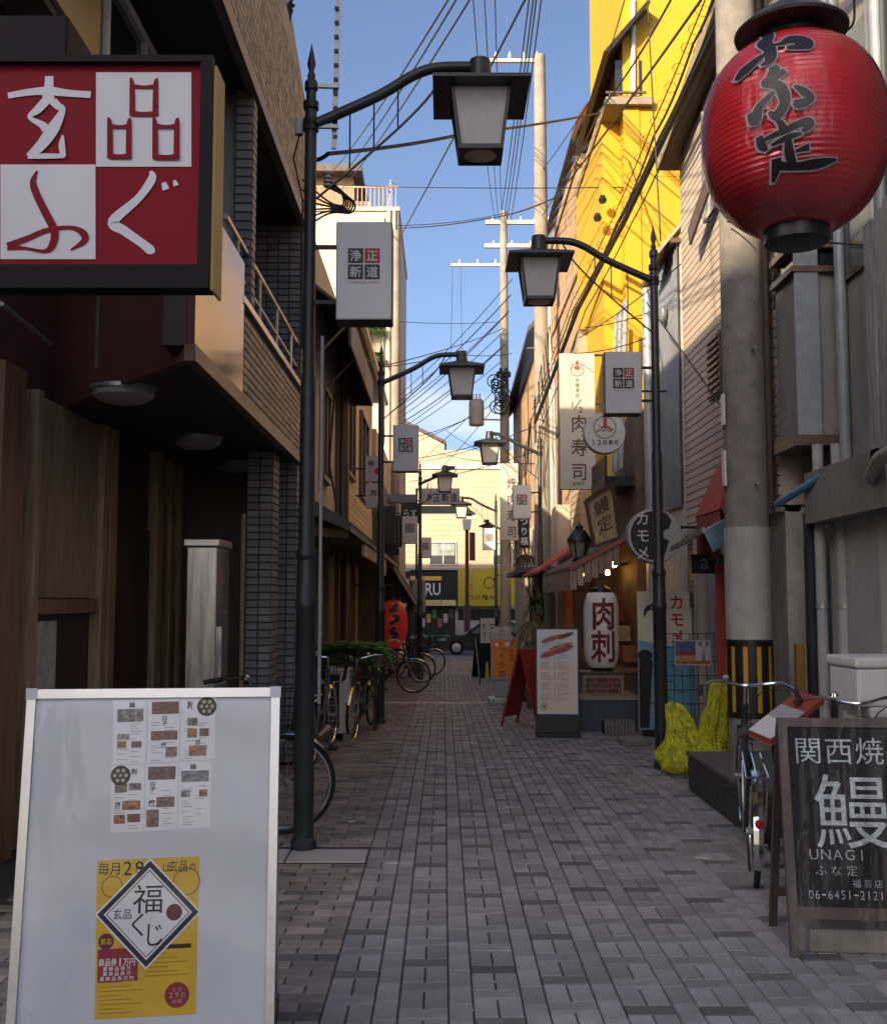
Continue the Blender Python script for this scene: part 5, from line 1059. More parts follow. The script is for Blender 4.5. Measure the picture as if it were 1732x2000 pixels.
# ------------------------------------------------------------------ utility poles
stripe_y = mat('stripe_yellow', (.55, .30, .02), .5, var=.1); wrap_m = mat('pole_wrap', (.42, .415, .40), .7, var=.12, scale=5, dirt=.45); arm_m = mat('crossarm', (.62, .57, .47), .6, var=.1)
def pole(X, d, h, r0, r1, label, m=concrete):
    z = gz(d); t = thing('utility_pole', label, 'utility pole', (X, d, z), 0, 'concrete utility poles')
    MB().lathe([(r0 + (r1 - r0) * i / 12, h * i / 12) for i in range(13)], 24, (X, d, z)).build('shaft', m, t, smooth=True); return t
U1X = ax(1468, 9.3, 1450)
U1 = pole(U1X, 9.3, 12.5, .190, .155, 'nearest thick concrete utility pole with black and yellow band, right')
def band(t, X, d, r, z0, z1, m, nm): return MB().lathe([(r, z0), (r, z1)], 28, (X, d, 0), cap=False).build(nm, m, t, smooth=True)
zA, zB = az(1405, 9.1), az(1250, 9.1)
band(U1, U1X, 9.3, .196, zB, az(1028, 9.1), wrap_m, 'grey_wrap'); bd_ = band(U1, U1X, 9.3, .197, zA, zB - .001, black_paint, 'hazard_band')
for k in range(11):
    a = k * 2 * math.pi / 11 + .26
    MB().lathe([(.2, zA + .05), (.2, zB - .06)], 3, (U1X, 9.3, 0), a0=a - .095, a1=a + .095, cap=False).build('hazard_stripe', stripe_y, bd_, fix=False)
for z in (3.72, 2.55, 4.9, 6.1): MB().tube([(U1X + .03, 9.12, z), (U1X + .03, 9.02, z)], .012, 6).build('step_bolt', galv, U1)
for y0_, y1_ in ((772, 832), (882, 950)): box('number_plate', white_enamel, U1, U1X - .205, U1X - .185, 9.22, 9.30, az(y1_, 9.3), az(y0_, 9.3))
def crossarm(t, xa, xb, d, z, m=arm_m, ins=4, w=.075):
    a = MB().bar((xa, d, z), (xb, d, z), w, w).build('crossarm', m, t)
    for i in range(ins):
        x = xa + (xb - xa) * (i + .5) / ins
        MB().lathe([(.02, 0), (.045, .03), (.03, .06), (.045, .09), (.02, .12), (.012, .17)], 8, (x, d - .02, z + .04)).build('insulator', white_enamel, a, smooth=True)
U2X = ax(1062, 24); U2 = pole(U2X, 24, az(108, 24) - gz(24), .22, .13, 'second utility pole, tall and slim topped, behind the second right lamp', concrete_far)
crossarm(U2, ax(955, 24, 120), ax(1062, 24, 120), 24, az(118, 24)); crossarm(U2, ax(1030, 24, 340), ax(1070, 24, 340), 24.1, az(240, 24), galv, 0, .04)
for z in range(7): MB().tube([(U2X - .35, 24, 4 + z * 1.1), (U2X + .3, 24, 4 + z * 1.1)], .012, 5).build('step_bolt', galv, U2)
MB().tube([(U2X + .21, 23.9, gz(24)), (U2X + .17, 23.9, 9)], .045, 8).build('riser_pipe', arm_m, U2, smooth=True); MB().tube([(U2X + .30, 23.9, gz(24)), (U2X + .25, 23.9, 7)], .035, 8).build('riser_pipe', grey_lt, U2, smooth=True)
U3X = ax(987, 38); U3 = pole(U3X, 38, az(412, 38) - gz(38), .2, .13, 'third utility pole carrying the transformer at the middle of the sky gap', concrete_far)
crossarm(U3, ax(948, 38, 432), ax(1085, 38, 432), 38, az(434, 38), arm_m, 5, .14); crossarm(U3, ax(946, 38, 478), ax(1054, 38, 478), 38, az(480, 38), arm_m, 3, .14); crossarm(U3, ax(880, 38, 516), ax(985, 38, 516), 38, az(517, 38), arm_m, 3, .09)
tr = MB().lathe([(.24, 0), (.27, .03), (.27, .85), (.22, .93)], 16, (ax(931, 38), 37.8, az(833, 38))).build('transformer', mat('transformer', (.40, .38, .32), .6, var=.1, dirt=.3), U3, smooth=True)
for k in (-.12, .0, .12): MB().tube([(ax(931, 38) + k, 37.8, az(833, 38) + .9), (ax(931, 38) + k, 37.8, az(833, 38) + 1.15)], .035, 6).build('bushing', white_enamel, tr)
MB().bar((ax(931, 38), 37.9, az(820, 38)), (U3X, 38, az(820, 38)), .06).build('transformer_bracket', galv, U3)
rr_ = random.Random(5)
for i in range(16):
    c = Vector((U3X - .18 + rr_.uniform(-.22, .12), 37.75 + rr_.uniform(-.1, .1), az(770, 38) + rr_.uniform(-.55, .5))); r = rr_.uniform(.10, .3); ph = rr_.uniform(0, 3)
    MB().tube([c + Vector((r * math.cos(a), .1 * math.sin(a + ph), r * .9 * math.sin(a))) for a in [k * math.pi / 8 for k in range(16)]], .022, 5, closed=True).build('cable_coil', cable_mat, U3, smooth=True)
for i in range(5): MB().lathe([(.05, 0), (.07, .1), (.05, .2)], 8, (U3X - .25 + .1 * i, 37.7, az(740, 38) + .12 * (i % 2))).build('cutout_fuse', dark_iron, U3, smooth=True)
U4X = ax(771, 29); U4 = pole(U4X, 29, az(452, 29) - gz(29), .13, .11, 'slim grey pole rising at the corner of the cream tower block', concrete_far)
# ------------------------------------------------------------------ overhead cables
CG = 'overhead cables'
def cable(pts, r, label, sag=.0, ext=False, n=14, nm='overhead_cable'):
    P = [at(*p) if not isinstance(p, Vector) else p for p in pts]
    if ext: P = [P[0] + (P[0] - P[1]) * 1.0] + P
    out = []
    for i in range(len(P) - 1):
        for k in range(n):
            f_ = k / n; q = P[i].lerp(P[i + 1], f_); q.z -= sag * 4 * f_ * (1 - f_); out.append(q)
    out.append(P[-1])
    return tag(MB().tube(out, r, 5).build(nm, cable_mat, smooth=True), label, 'cable', CG)
for i, (x0, x1) in enumerate(((1036, 977), (1044, 984), (1050, 990), (1060, 998))): cable([(x0, -25, 15), (x1, 428, 38)], .013, ('leftmost', 'second', 'third', 'rightmost')[i] + ' of four near parallel cables running up to the top centre', .15, True)
for i, (x0, x1, w) in enumerate(((922, 968, 'leftmost'), (945, 975, 'middle'), (966, 981, 'rightmost'))):
    cable([(x0, -25, 15), (x1, 428, 38)], .009, w + ' of the thin cables hanging above the nearest lantern', .7, True)
for i, (x0, y0_, x1, w) in enumerate(((640, 345, 893, 'upper'), (652, 362, 908, 'middle'), (664, 372, 935, 'lower'))):
    cable([(x1, -30, 10), (x0, y0_, 30)], .011, w + ' cable slanting from the left terrace up past the nearest lamp arm', .15, True)
cable([(600, 312, 7.6), (640, 300, 7.2), (900, 262, 10), (1172, 220, 15.8)], .016, 'thick cable crossing level behind the nearest lantern to the yellow building', .02)
cable([(1452, -120, 9.4), (1085, 385, 20), (960, 425, 25), (775, 445, 31)], .016, 'long sagging cable from the yellow building to the cream tower block', .06)
cable([(635, 360, 30), (1250, 365, 16.5)], .010, 'thin level cable from the terrace railing to the yellow building', .05)
cable([(778, 440, 31), (990, 415, 37)], .012, 'thin cable from the cream tower to the third utility pole', .1)
cable([(1040, -30, 12), (780, 465, 31)], .016, 'single slanting cable between the nearest lantern and the tower block', .05, True)
cable([(1225, -20, 13), (1165, 175, 16), (1060, 330, 24)], .009, 'thin cable beside the yellow building top', .05)
cable([(1320, -20, 12), (1170, 215, 16), (1080, 400, 24)], .014, 'dark cable down the edge of the yellow building', .1, True)
cable([(1172, 220, 15.8), (1060, 420, 23.8)], .01, 'short cable from the yellow balcony to the second utility pole', .05)
BUN = [(1470, -120, 9.0), (1385, 80, 10.6), (1300, 260, 12.6), (1220, 430, 15), (1130, 600, 18.6), (1045, 825, 23.7)]
cable(BUN, .042, 'thickest black cable bundle running down across the yellow wall', .0)
cable([(p[0] - 12, p[1] + 6, p[2]) for p in BUN], .012, 'thin cable just above the thickest black bundle', .03)
cable([(p[0] + 14, p[1] + 4, p[2]) for p in BUN], .010, 'thin cable just below the thickest black bundle', .05)
mess = [(p[0] - 45 + 8 * i, p[1] - 10, p[2]) for i, p in enumerate(BUN[:-1])] + [(1040, 800, 23.8)]
cable(mess, .008, 'messenger wire with hanging rings across the yellow wall', .02); cable([(p[0] + 6, p[1] + 14, p[2]) for p in mess], .014, 'cable carried in rings below the messenger wire', .08)
g = MB()
for i in range(5):
    for k in range(5):
        a = at(*mess[i]); b = at(*mess[i + 1]); q = a.lerp(b, (k + .3) / 5); q.z -= .06
        g.tube([q + Vector((.07 * math.cos(t_), .02 * math.sin(t_), .07 * math.sin(t_))) for t_ in [j * math.pi / 5 for j in range(10)]], .004, 4, closed=True)
tag(g.build('cable_rings', cable_mat), 'wire rings hanging from the messenger wire over the yellow wall', 'cable', kind='stuff')
for i in range(7):
    ya, yb = 775 + i * 11, 545 + i * 22 + (i % 3) * 9
    cable([(776, ya, 29), (1000 - i * 3, yb, 24.5)], .010 + .004 * (i % 2), 'cable %s of the fan from the slim grey pole to the right' % ('highest', 'second highest', 'third highest', 'fourth', 'third lowest', 'second lowest', 'lowest')[i], .12)
names = ['far gable house', 'transformer left side', 'far roof fence', 'third lamp lantern', 'street name board', 'right lamp arm', 'yellow shop sign top', 'thin far pole', 'black awning top', 'gable roof edge']
fan = [((785, 845, 40), (985, 700, 38)), ((790, 870, 42), (960, 790, 38)), ((815, 905, 44), (985, 740, 38)), ((830, 900, 46), (1050, 830, 24)), ((800, 940, 40), (1050, 880, 24)), ((845, 880, 50), (1000, 905, 30)), ((850, 925, 50), (985, 770, 38)), ((870, 840, 48), (985, 900, 38)), ((775, 860, 29), (925, 810, 38)), ((780, 900, 29), (985, 850, 38))]
for (a, b), nm in zip(fan, names): cable([a, b], .013, 'dark cable in the far tangle, passing the ' + nm, .12)
cable([(780, 628, 30), (978, 628, 38)], .010, 'thin level cable across the sky right of the largest emblem sign', .06)
cable([(700, 720, 20), (880, 690, 30), (1000, 690, 36)], .012, 'cable passing just behind the second left lantern', .08)
cable([(640, 660, 14), (760, 712, 22), (985, 640, 38)], .012, 'cable from the metal window canopy past the second left lamp post', .08)
for i, (a, b, w) in enumerate((((1130, 660, 17), (1330, 515, 12.7), 'upper'), ((1140, 640, 17), (1290, 600, 14.5), 'middle'), ((1120, 690, 17), (1262, 660, 14.7), 'lower'))): cable([a, b], .008, w + ' thin cable above the tall white sign to the corrugated house', .05)
cable([(1420, 810, 10), (1262, 590, 13.3)], .008, 'thin cable on the beige clapboard wall below the vent', -.01)
cable([(1290, 470, 10.5), (1262, -40, 11)], .008, 'thin wire dropping to the right lamp finial', .03)
cable([(1420, 432, 9.1), (1732, 480, 7.6)], .008, 'thin wire behind the red lantern to the right edge', .05)
cable([(900, 520, 37.8), (902, 700, 38)], .008, 'right of two thin vertical wires below the short crossarm', 0); cable([(884, 520, 37.8), (880, 705, 38)], .008, 'left of two thin vertical wires below the short crossarm', 0)
g = MB()
for i in range(22):
    f_ = rr_.random(); a = at(1075 - 65 * f_, 620 + 330 * f_, 22.6 + 1.0 * rr_.random()); b = a + Vector((rr_.uniform(-.12, .12), rr_.uniform(-.3, .3), rr_.uniform(-1.3, -.5))); c = a.lerp(b, .5) + Vector((0, 0, -rr_.uniform(.05, .25))); g.tube(smooth_pts([a, c, b], 4), .011, 4)
tag(g.build('cable_tangle', cable_mat), 'tangle of drop wires on the second utility pole', 'cable', kind='stuff')
cb2 = thing('cable_bunch', 'looped black cables hanging at the top corner of the tiled restaurant', 'cable', at(530, 40, 10.4))
for i in range(9):
    p = at(495 + rr_.uniform(-8, 8), -30, 10.3); q = at(570 + rr_.uniform(-10, 8), -10 + rr_.uniform(0, 50), 10.5); m_ = at(520 + rr_.uniform(-25, 25), 40 + rr_.uniform(0, 50), 10.4)
    MB().tube(smooth_pts([p, at(490 + i * 2, 20, 10.4), m_, q], 6), .014 if i % 3 else .024, 6).build('loop', cable_mat, cb2, smooth=True)
ins = thing('pole_insulators', 'stack of ribbed insulators on the nearest left lamp post', 'insulator', at(642, 350, 7))
for i in range(4): MB().lathe([(.012, 0), (.03, .008), (.03, .02), (.012, .03)], 10, at(640, 366 - i * 8, 6.95)).build('disc', grey_lt, ins, smooth=True)
for i in range(6): MB().tube(smooth_pts([at(640, 350 + 3 * i, 6.95), at(665 + 5 * i, 372 + 4 * i, 7), at(670 + 3 * i, 400 + 3 * i, 7.05), at(640, 392 + 5 * i, 7), at(590, 350 + 20 * i, 8)], 5), .007, 5).build('lead', cable_mat, ins, smooth=True)
# ------------------------------------------------------------------ right-hand signs
wsign = mat('white_sign', (.52, .49, .43), .5, var=.04); brown_ink = mat('brown_ink', (.10, .07, .05), .6)
def panel_sign(name, label, x0, y0_, x1, y1_, d, m, thick=.12, frame=None):
    X0, X1 = ax(x0, d, (y0_ + y1_) / 2), ax(x1, d, (y0_ + y1_) / 2); Z1, Z0 = az(y0_, d), az(y1_, d)
    t = thing(name, label, 'sign', ((X0 + X1) / 2, d, Z0)); box('cabinet', frame or grey_lt, t, X0 - .004, X1 + .004, d + .012, d + thick, Z0 - .004, Z1 + .004, bev=.006); box('face', m, t, X0, X1, d, d + .0115, Z0, Z1)
    return t, (X0 + X1) / 2, (Z0 + Z1) / 2, X1 - X0, Z1 - Z0
def pr(t, m, fl, d, e=.003, nm='lettering'): return fl.build(nm, m, t, (0, d, 0), (1, 0, 0), (0, 0, 1), e)
t, cx, cz, w_, h_ = panel_sign('tall_white_sign', 'tall white vertical sign with large dark characters in front of the yellow wall', 1094, 690, 1162, 955, 17.2, wsign)
pr(t, brown_ink, Flat().ver('肉寿司', cx + .02, az(874, 17.2), .27, .30, 1.30), 17.2); pr(t, brown_ink, Flat().ver('水福酒店', cx, az(757, 17.2), .06, .07, 1.2), 17.2); pr(t, brown_ink, Flat().glyph('1', cx - .08, az(790, 17.2), .06, .1).stroke([(cx - .06, az(800, 17.2), .02), (cx + .06, az(780, 17.2), .02)], 0).glyph('2', cx + .05, az(800, 17.2), .07, .1), 17.2)
pr(t, brown_ink, Flat().ring(cx, az(722, 17.2), .11, .012), 17.2, nm='logo_ring'); pr(t, mat('logo_red', (.40, .07, .03), .6), Flat().disc(cx, az(718, 17.2), .05, 12, .04).rect(cx - .02, az(712, 17.2), cx + .02, az(704, 17.2)), 17.2, nm='logo_mark'); pr(t, brown_ink, Flat().hor('肉寿司', cx, az(945, 17.2), .06, .06), 17.2)
for z in (az(692, 17.2), az(788, 17.2)): MB().bar((cx + w_ / 2, 17.26, z), (cx + w_ / 2 + .5, 17.26, z), .03).build('bracket', dark_iron, t)
t, cx, cz, w_, h_ = panel_sign('far_white_sign', 'white vertical sign with dark characters beside the sunlit emblem sign', 977, 905, 1012, 1055, 27, wsign)
pr(t, brown_ink, Flat().ver('焼肉寿司', cx + .06, cz - .15, .25, .30, 1.35), 27); MB().bar((cx, 27.06, cz + h_ / 2), (cx + .9, 27.06, cz + h_ / 2), .03).build('bracket', dark_iron, t)
t, cx, cz, w_, h_ = panel_sign('dark_vertical_sign', 'narrow black vertical sign with white characters near the concrete pole', 1013, 1005, 1034, 1070, 26, black_paint); pr(t, white_enamel, Flat().ver('つり堀'[:2] + '福', cx, cz, .19, .2, 1.2), 26)
def round_sign(label, px, py, r, d, m, rim, tk=.14):
    c = at(px, py, d); rr = r * d / FOC; t = thing('round_sign', label, 'sign', (c.x, d, c.z - rr))
    MB().lathe([(rr, .012), (rr + .012, .03), (rr + .012, tk - .02), (rr, tk)], 40, (c.x, d, c.z), axis='y').build('cabinet', rim, t, smooth=True); MB().lathe([(0, 0), (rr, 0), (rr, .0115)], 40, (c.x, d, c.z), axis='y').build('face', m, t)
    return t, c, rr
t, c, rr = round_sign('round white sign with a ring emblem above dark characters', 1181, 845, 40, 14, mat('round_white', (.60, .61, .62), .4, var=.03), grey_lt)
pr(t, brown_ink, Flat().ring(c.x, c.z + .07, .15, .012), 14, nm='logo_ring'); lg = Flat()
for i in range(9): lg.disc(c.x - .1 + .025 * i, c.z + .02 + .012 * ((i * 7) % 3), .012, 8)
lg.stroke([(c.x - .09, c.z + .11, .008), (c.x - .05, c.z + .07, .008), (c.x - .02, c.z + .06, .008)]).stroke([(c.x + .09, c.z + .04, .01), (c.x + .08, c.z + .0, .008)])
pr(t, brown_ink, lg, 14, nm='logo_mark'); pr(t, MATS['logo_red'], Flat().rect(c.x - .02, c.z + .07, c.x + .03, c.z + .20).stroke([(c.x - .05, c.z + .07, .025), (c.x + .05, c.z + .07, .03), (c.x + .09, c.z + .03, .008)]), 14, .004, nm='logo_mark')
pr(t, ink, Flat().hor('12肉寿司', c.x, c.z - .13, .062, .075, 1.2), 14); MB().tube([(c.x, 14.07, c.z + rr), (c.x, 14.07, c.z + rr + .3), (c.x + .9, 14.07, c.z + rr + .3)], .015, 6).build('bracket', dark_iron, t)
dkg = mat('sign_dark_green', (.016, .022, .020), .45); t, c, rr = round_sign('round dark and white sign with a gull shape behind the right lamp post', 1279, 1046, 52, 12.2, mat('round_pale', (.52, .54, .56), .4, var=.03), grey_lt, .2)
fb = Flat(); fb.poly([(c.x + rr * .93 * math.cos(R(a)), c.z + rr * .93 * math.sin(R(a))) for a in range(72, 290, 6)] + [(c.x + .12, c.z - .18), (c.x + .16, c.z - .06), (c.x + .08, c.z - .02), (c.x + .05, c.z + .03), (c.x + .16, c.z + .08), (c.x + .19, c.z + .17), (c.x + .14, c.z + .25)])
pr(t, dkg, fb, 12.2, nm='dark_half'); pr(t, white_enamel, Flat().ver('カモメ', c.x - .14, c.z, .16, .165, 1.18), 12.2, .005); MB().bar((c.x + .1, 12.3, c.z + .1), (3.02, 12.3, c.z + .1), .03).build('bracket', dark_iron, t)
# hanging carved timber board
tb = thing('carved_timber_board', 'tilted weathered timber name board above the grill shop', 'sign', at(1178, 1065, 15.6))
P = [at(1143, 978, 15.2), at(1160, 1068, 15.2), at(1209, 1050, 15.2), at(1195, 944, 15.2)]; nrm = (P[1] - P[0]).cross(P[2] - P[0]).normalized(); nrm = nrm if nrm.y > 0 else -nrm
MB().prism(P, nrm * .05).build('board', mat('timber_board', (.50, .37, .22), .75, var=.3, scale=4, stretch=(10, 10, .7), bump=.3), tb)
for i in range(4): MB().bar(P[i] - nrm * .02, P[(i + 1) % 4] - nrm * .02, .05, .04).build('frame_strip', wood_d, tb)
e1 = (P[3] - P[0]); e2 = (P[0] - P[1]); f = Flat().ver('鰻定', .5, .5, .55, .34, 1.15); mb = MB(); mb.v = [P[1] + e1 * p[0] + e2 * p[1] - nrm * .008 for p in f.v]; mb.f = f.f; mb.build('lettering', wood_d, tb, fix=False)
# gas style wall lantern
gl_ = at(1131, 1100, 16); wl = thing('wall_lantern', 'black gas style lantern in front of the timber name board', 'lantern', gl_)
MB().lathe([(.05, 0), (.10, .02), (.10, .06), (.075, .08)], 6, gl_).build('base', black_paint, wl); MB().lathe([(.10, .09), (.16, .33)], 6, gl_, cap=False).build('glass', mat('lantern_glass', (.30, .27, .22), .2), wl)
for k in range(6): a = k * math.pi / 3; MB().bar(gl_ + Vector((.10 * math.cos(a), .10 * math.sin(a), .09)), gl_ + Vector((.165 * math.cos(a), .165 * math.sin(a), .33)), .018).build('edge_bar', black_paint, wl)
MB().lathe([(.185, .32), (.18, .36), (.10, .48), (.06, .50), (.06, .55), (.02, .58), (.0, .63)], 12, gl_).build('cap', black_paint, wl, smooth=True); MB().tube([gl_ + Vector((0, 0, .02)), gl_ + Vector((.3, .1, -.05)), gl_ + Vector((.8, .1, .0))], .02, 6).build('bracket', black_paint, wl, smooth=True)
# small black sign under the blue awning
t, cx, cz, w_, h_ = panel_sign('small_black_sign', 'small black sign with pale letters under the blue awning', 1350, 1083, 1424, 1120, 11.0, black_paint, .05); pr(t, mat('pale_teal', (.30, .40, .38), .6, var=.4, scale=25), Flat().hor('ap', cx + .02, cz, .11, .11, 1.4), 11.0); MB().bar((cx + .2, 11.03, cz + .09), (3.05, 11.03, cz + .09), .02).build('bracket', dark_iron, t)
# ------------------------------------------------------------------ painted panel, net, fence, lantern, stands on the right
KD = 13.25
t = thing('painted_gull_panel', 'painted upright panel with red characters over a blue sea', 'sign', (ax(1297, KD), KD, gz(KD))); X0, X1 = ax(1245, KD), ax(1350, KD); Z0, Z1 = gz(KD) + .08, az(1155, KD)
box('board', mat('panel_cream', (.76, .74, .58), .6, var=.05), t, X0, X1, KD, KD + .05, Z0, Z1); box('plinth', dark_iron, t, X0 + .05, X1 - .05, KD - .02, KD + .12, gz(KD), Z0 - .002)
pr(t, mat('sea_blue', (.19, .44, .62), .6, var=.12, scale=6), Flat().poly([(X0, Z0), (X1, Z0), (X1, az(1256, KD)), (ax(1300, KD), az(1262, KD)), (X0, az(1250, KD))]), KD, nm='painted_sea')
wv = Flat()
for i in range(12): xx = X0 + .06 + ((i * 37) % 11) / 11 * .5; zz = Z0 + .12 + i * .065; wv.stroke([(xx, zz, .006), (xx + .05, zz + .008, .012), (xx + .1, zz, .006)])
pr(t, mat('sea_ink', (.02, .05, .07), .6), wv, KD, .004, 'wave_mark'); pr(t, ink, Flat().disc(ax(1258, KD), az(1280, KD), .09, 18, .07).poly([(X0 + .004, Z0 + .02), (ax(1264, KD), Z0 + .02), (ax(1268, KD), az(1350, KD)), (ax(1273, KD), az(1290, KD)), (X0 + .01, az(1288, KD)), (X0 + .004, az(1330, KD))]), KD, .006, 'painted_figure')
pr(t, MATS['sea_ink'], Flat().stroke([(ax(1257, KD), az(1205, KD), .01), (ax(1262, KD), az(1190, KD), .05), (ax(1272, KD), az(1182, KD), .03), (ax(1280, KD), az(1178, KD), .005)]).stroke([(ax(1262, KD), az(1192, KD), .03), (ax(1272, KD), az(1190, KD), .02), (ax(1277, KD), az(1194, KD), .004)]), KD, .005, 'painted_gull')
pr(t, mat('panel_red', (.55, .02, .02), .6), Flat().ver('カモメ', ax(1321, KD), az(1210, KD), .18, .19, 1.1, 'x'), KD, .004)
# wire mesh fence with notice
FD = 11.3; fn = thing('wire_mesh_fence', 'free standing wire mesh fence panel behind the yellow net', 'fence', (ax(1360, FD), FD, gz(FD))); X0, X1, Z1 = ax(1298, FD), ax(1424, FD), az(1238, FD)
for i in range(9): x = X0 + (X1 - X0) * i / 8; MB().tube([(x, FD, gz(FD)), (x, FD, Z1)], .004, 5).build('wire', dark_iron, fn)
for i in range(9): z = gz(FD) + .1 + (Z1 - gz(FD) - .1) * i / 8; MB().tube([(X0, FD, z), (X1, FD, z)], .004, 5).build('wire', dark_iron, fn)
t, cx, cz, w_, h_ = panel_sign('waste_notice', 'colourful collection notice hung on the wire mesh fence', 1317, 1250, 1388, 1300, FD - .05, mat('notice_white', (.6, .6, .62), .5), .012)
for i, (a, b, c_, d_, col) in enumerate(((0, .55, .58, .95, (.10, .15, .33)), (0, .38, .58, .55, (.42, .06, .05)), (0, .2, .58, .37, (.5, .38, .2)), (0, .05, .98, .19, (.5, .16, .04)))):
    pr(t, mat('notice%d' % i, col, .6, var=.45, scale=45), Flat().rect(cx - w_ / 2 + .01 + a * w_, cz - h_ / 2 + b * h_, cx - w_ / 2 + c_ * w_, cz - h_ / 2 + d_ * h_), FD - .05, .002, 'colour_block')
pr(t, ink, Flat().hor('資源', cx + w_ * .3, cz + h_ * .33, .045, .045, 1.6).ver('ごみ収集', cx + w_ * .3, cz - h_ * .03, .034, .034, 1.1), FD - .05)
# crumpled yellow refuse net
def lump(name, m, par, blobs, seed, sub=4, amp=.05, freq=7):
    from mathutils import noise
    bm = bmesh.new(); vs_all = MB()
    for (c, r) in blobs:
        b2 = bmesh.new(); bmesh.ops.create_icosphere(b2, subdivisions=sub, radius=1)
        for v in b2.verts:
            p = Vector((v.co.x * r[0], v.co.y * r[1], v.co.z * r[2])); q = p * freq + Vector((seed, seed * 2, c[0] * 3))
            n1 = noise.noise(q * .4) * 1.6 + noise.noise(q) + .6 * noise.noise(q * 2.3); p += v.co * (n1 * amp)
            v.co = Vector(c) + p
        for v in b2.verts: v.co.z = max(v.co.z, gz(c[1]) + .004)
        b2.verts.index_update(); vs_all.add([v.co.copy() for v in b2.verts], [tuple(v.index for v in f_.verts) for f_ in b2.faces]); b2.free()
    bm.free(); return vs_all.build(name, m, par, smooth=False)
netm = mat('net_yellow', (.66, .66, .03), .75, var=.3, scale=14, bump=.5, bscale=130)
_t = netm.node_tree; _n = _t.nodes.new; _v = _n('ShaderNodeTexNoise'); _v.inputs['Scale'].default_value = 75; _v.inputs['Detail'].default_value = 2; _r = _n('ShaderNodeMapRange'); _r.inputs['From Min'].default_value = .42; _r.inputs['From Max'].default_value = .47
_c = _n('ShaderNodeTexCoord'); _t.links.new(_c.outputs['Object'], _v.inputs['Vector']); _t.links.new(_v.outputs['Fac'], _r.inputs['Value']); _t.links.new(_r.outputs['Result'], _t.nodes['Principled BSDF'].inputs['Alpha'])
nt_ = thing('yellow_refuse_net', 'crumpled bright yellow refuse net heaped beside the right lamp post', 'net', (2.45, 10.0, gz(10)))
ND = 10.0
from mathutils import noise as _ns
def drape(nm, cx_, cy_, prof_, seed, squash=.75):
    '''folded cloth heap: prof_ = (height, radius, dx) rings'''
    g = MB(); n = 96; P_ = smooth_pts(prof_, 7)
    for j, q in enumerate(P_):
        for k in range(n):
            a = 2 * math.pi * k / n; u = Vector((math.cos(a) * 1.4, math.sin(a) * 1.4, q.x * 1.5 + seed))
            f_ = 1 + .45 * _ns.noise(u * 1.3) + .45 * abs(_ns.noise(u * 3.1)) + .22 * _ns.noise(Vector((u.x * 6, u.y * 6, q.x * 2.5 + seed)))
            g.v.append(Vector((cx_ + q.z + q.y * f_ * math.cos(a), cy_ + q.y * f_ * math.sin(a) * squash, gz(cy_) + max(.004, q.x + .05 * _ns.noise(u * 2.2)))))
    for j in range(len(P_) - 1):
        for k in range(n): q = (k + 1) % n; g.f.append((j * n + k, j * n + q, (j + 1) * n + q, (j + 1) * n + k))
    return g.build(nm, netm, nt_, smooth=True, fix=False)
drape('net_heap', ax(1340, ND), ND, [(.0, .17, .03), (.06, .26, .03), (.16, .27, .02), (.26, .20, -.02), (.38, .125, -.07), (.50, .09, -.10), (.60, .075, -.12), (.63, .02, -.13)], 3.3)
drape('net_hanging', ax(1400, ND), ND + .12, [(.05, .10, .0), (.14, .15, -.01), (.30, .12, -.01), (.48, .115, .0), (.66, .09, .02), (.79, .075, .03), (.83, .02, .02)], 9.1)
lump('sack', mat('sack_red', (.30, .07, .03), .7, var=.2), nt_, [((ax(1398, ND), ND + .28, .12), (.2, .14, .2))], 4, 3, .03, 6)
box('red_board', redaw, thing('red_upright_board', 'narrow red upright board between the white wall and utility pole', 'board', (ax(1410, 10.6), 10.6, gz(10.6))), ax(1398, 10.6), ax(1426, 10.6), 10.58, 10.62, gz(10.6), az(1100, 10.6))
# white lantern on brick box
VD = 14.2; vc = at(1174, 1230, VD); Rv, Hv = 34 * VD / FOC, 72 * VD / FOC
VL = thing('white_paper_lantern', 'tall white paper lantern with two dark red characters', 'lantern', (vc.x, VD, vc.z - Hv))
vr = lambda t_: Rv * (1 - abs(t_) ** 6 * .28); prof = [(vr(-1 + 2 * i / 96) + .002 * math.cos(i * math.pi / 2), (-1 + 2 * i / 96) * Hv) for i in range(97)]
MB().lathe(prof, 40, vc).build('paper_body', mat('lantern_white', (.8, .78, .74), .5, var=.06, coat=.3), VL, smooth=True)
MB().lathe([(Rv * .62, -Hv - .05), (Rv * .66, -Hv + .01)], 24, vc).build('bottom_ring', black_paint, VL, smooth=True); MB().lathe([(Rv * .62, Hv - .01), (Rv * .6, Hv + .05), (.05, Hv + .09), (.02, Hv + .16)], 24, vc).build('top_ring', black_paint, VL, smooth=True)
f = Flat().ver('肉刺', 0, 0, .32, .42, 1.0, 'x'); bm = bmesh.new(); bvs = [bm.verts.new((p[0], p[1], 0)) for p in f.v]
for q in f.f:
    try: bm.faces.new([bvs[i] for i in q])
    except ValueError: pass
for i in range(-4, 5): bmesh.ops.bisect_plane(bm, geom=bm.verts[:] + bm.edges[:] + bm.faces[:], plane_co=(i * .04, 0, 0), plane_no=(1, 0, 0))
for i in range(-10, 11): bmesh.ops.bisect_plane(bm, geom=bm.verts[:] + bm.edges[:] + bm.faces[:], plane_co=(0, i * .045, 0), plane_no=(0, 1, 0))
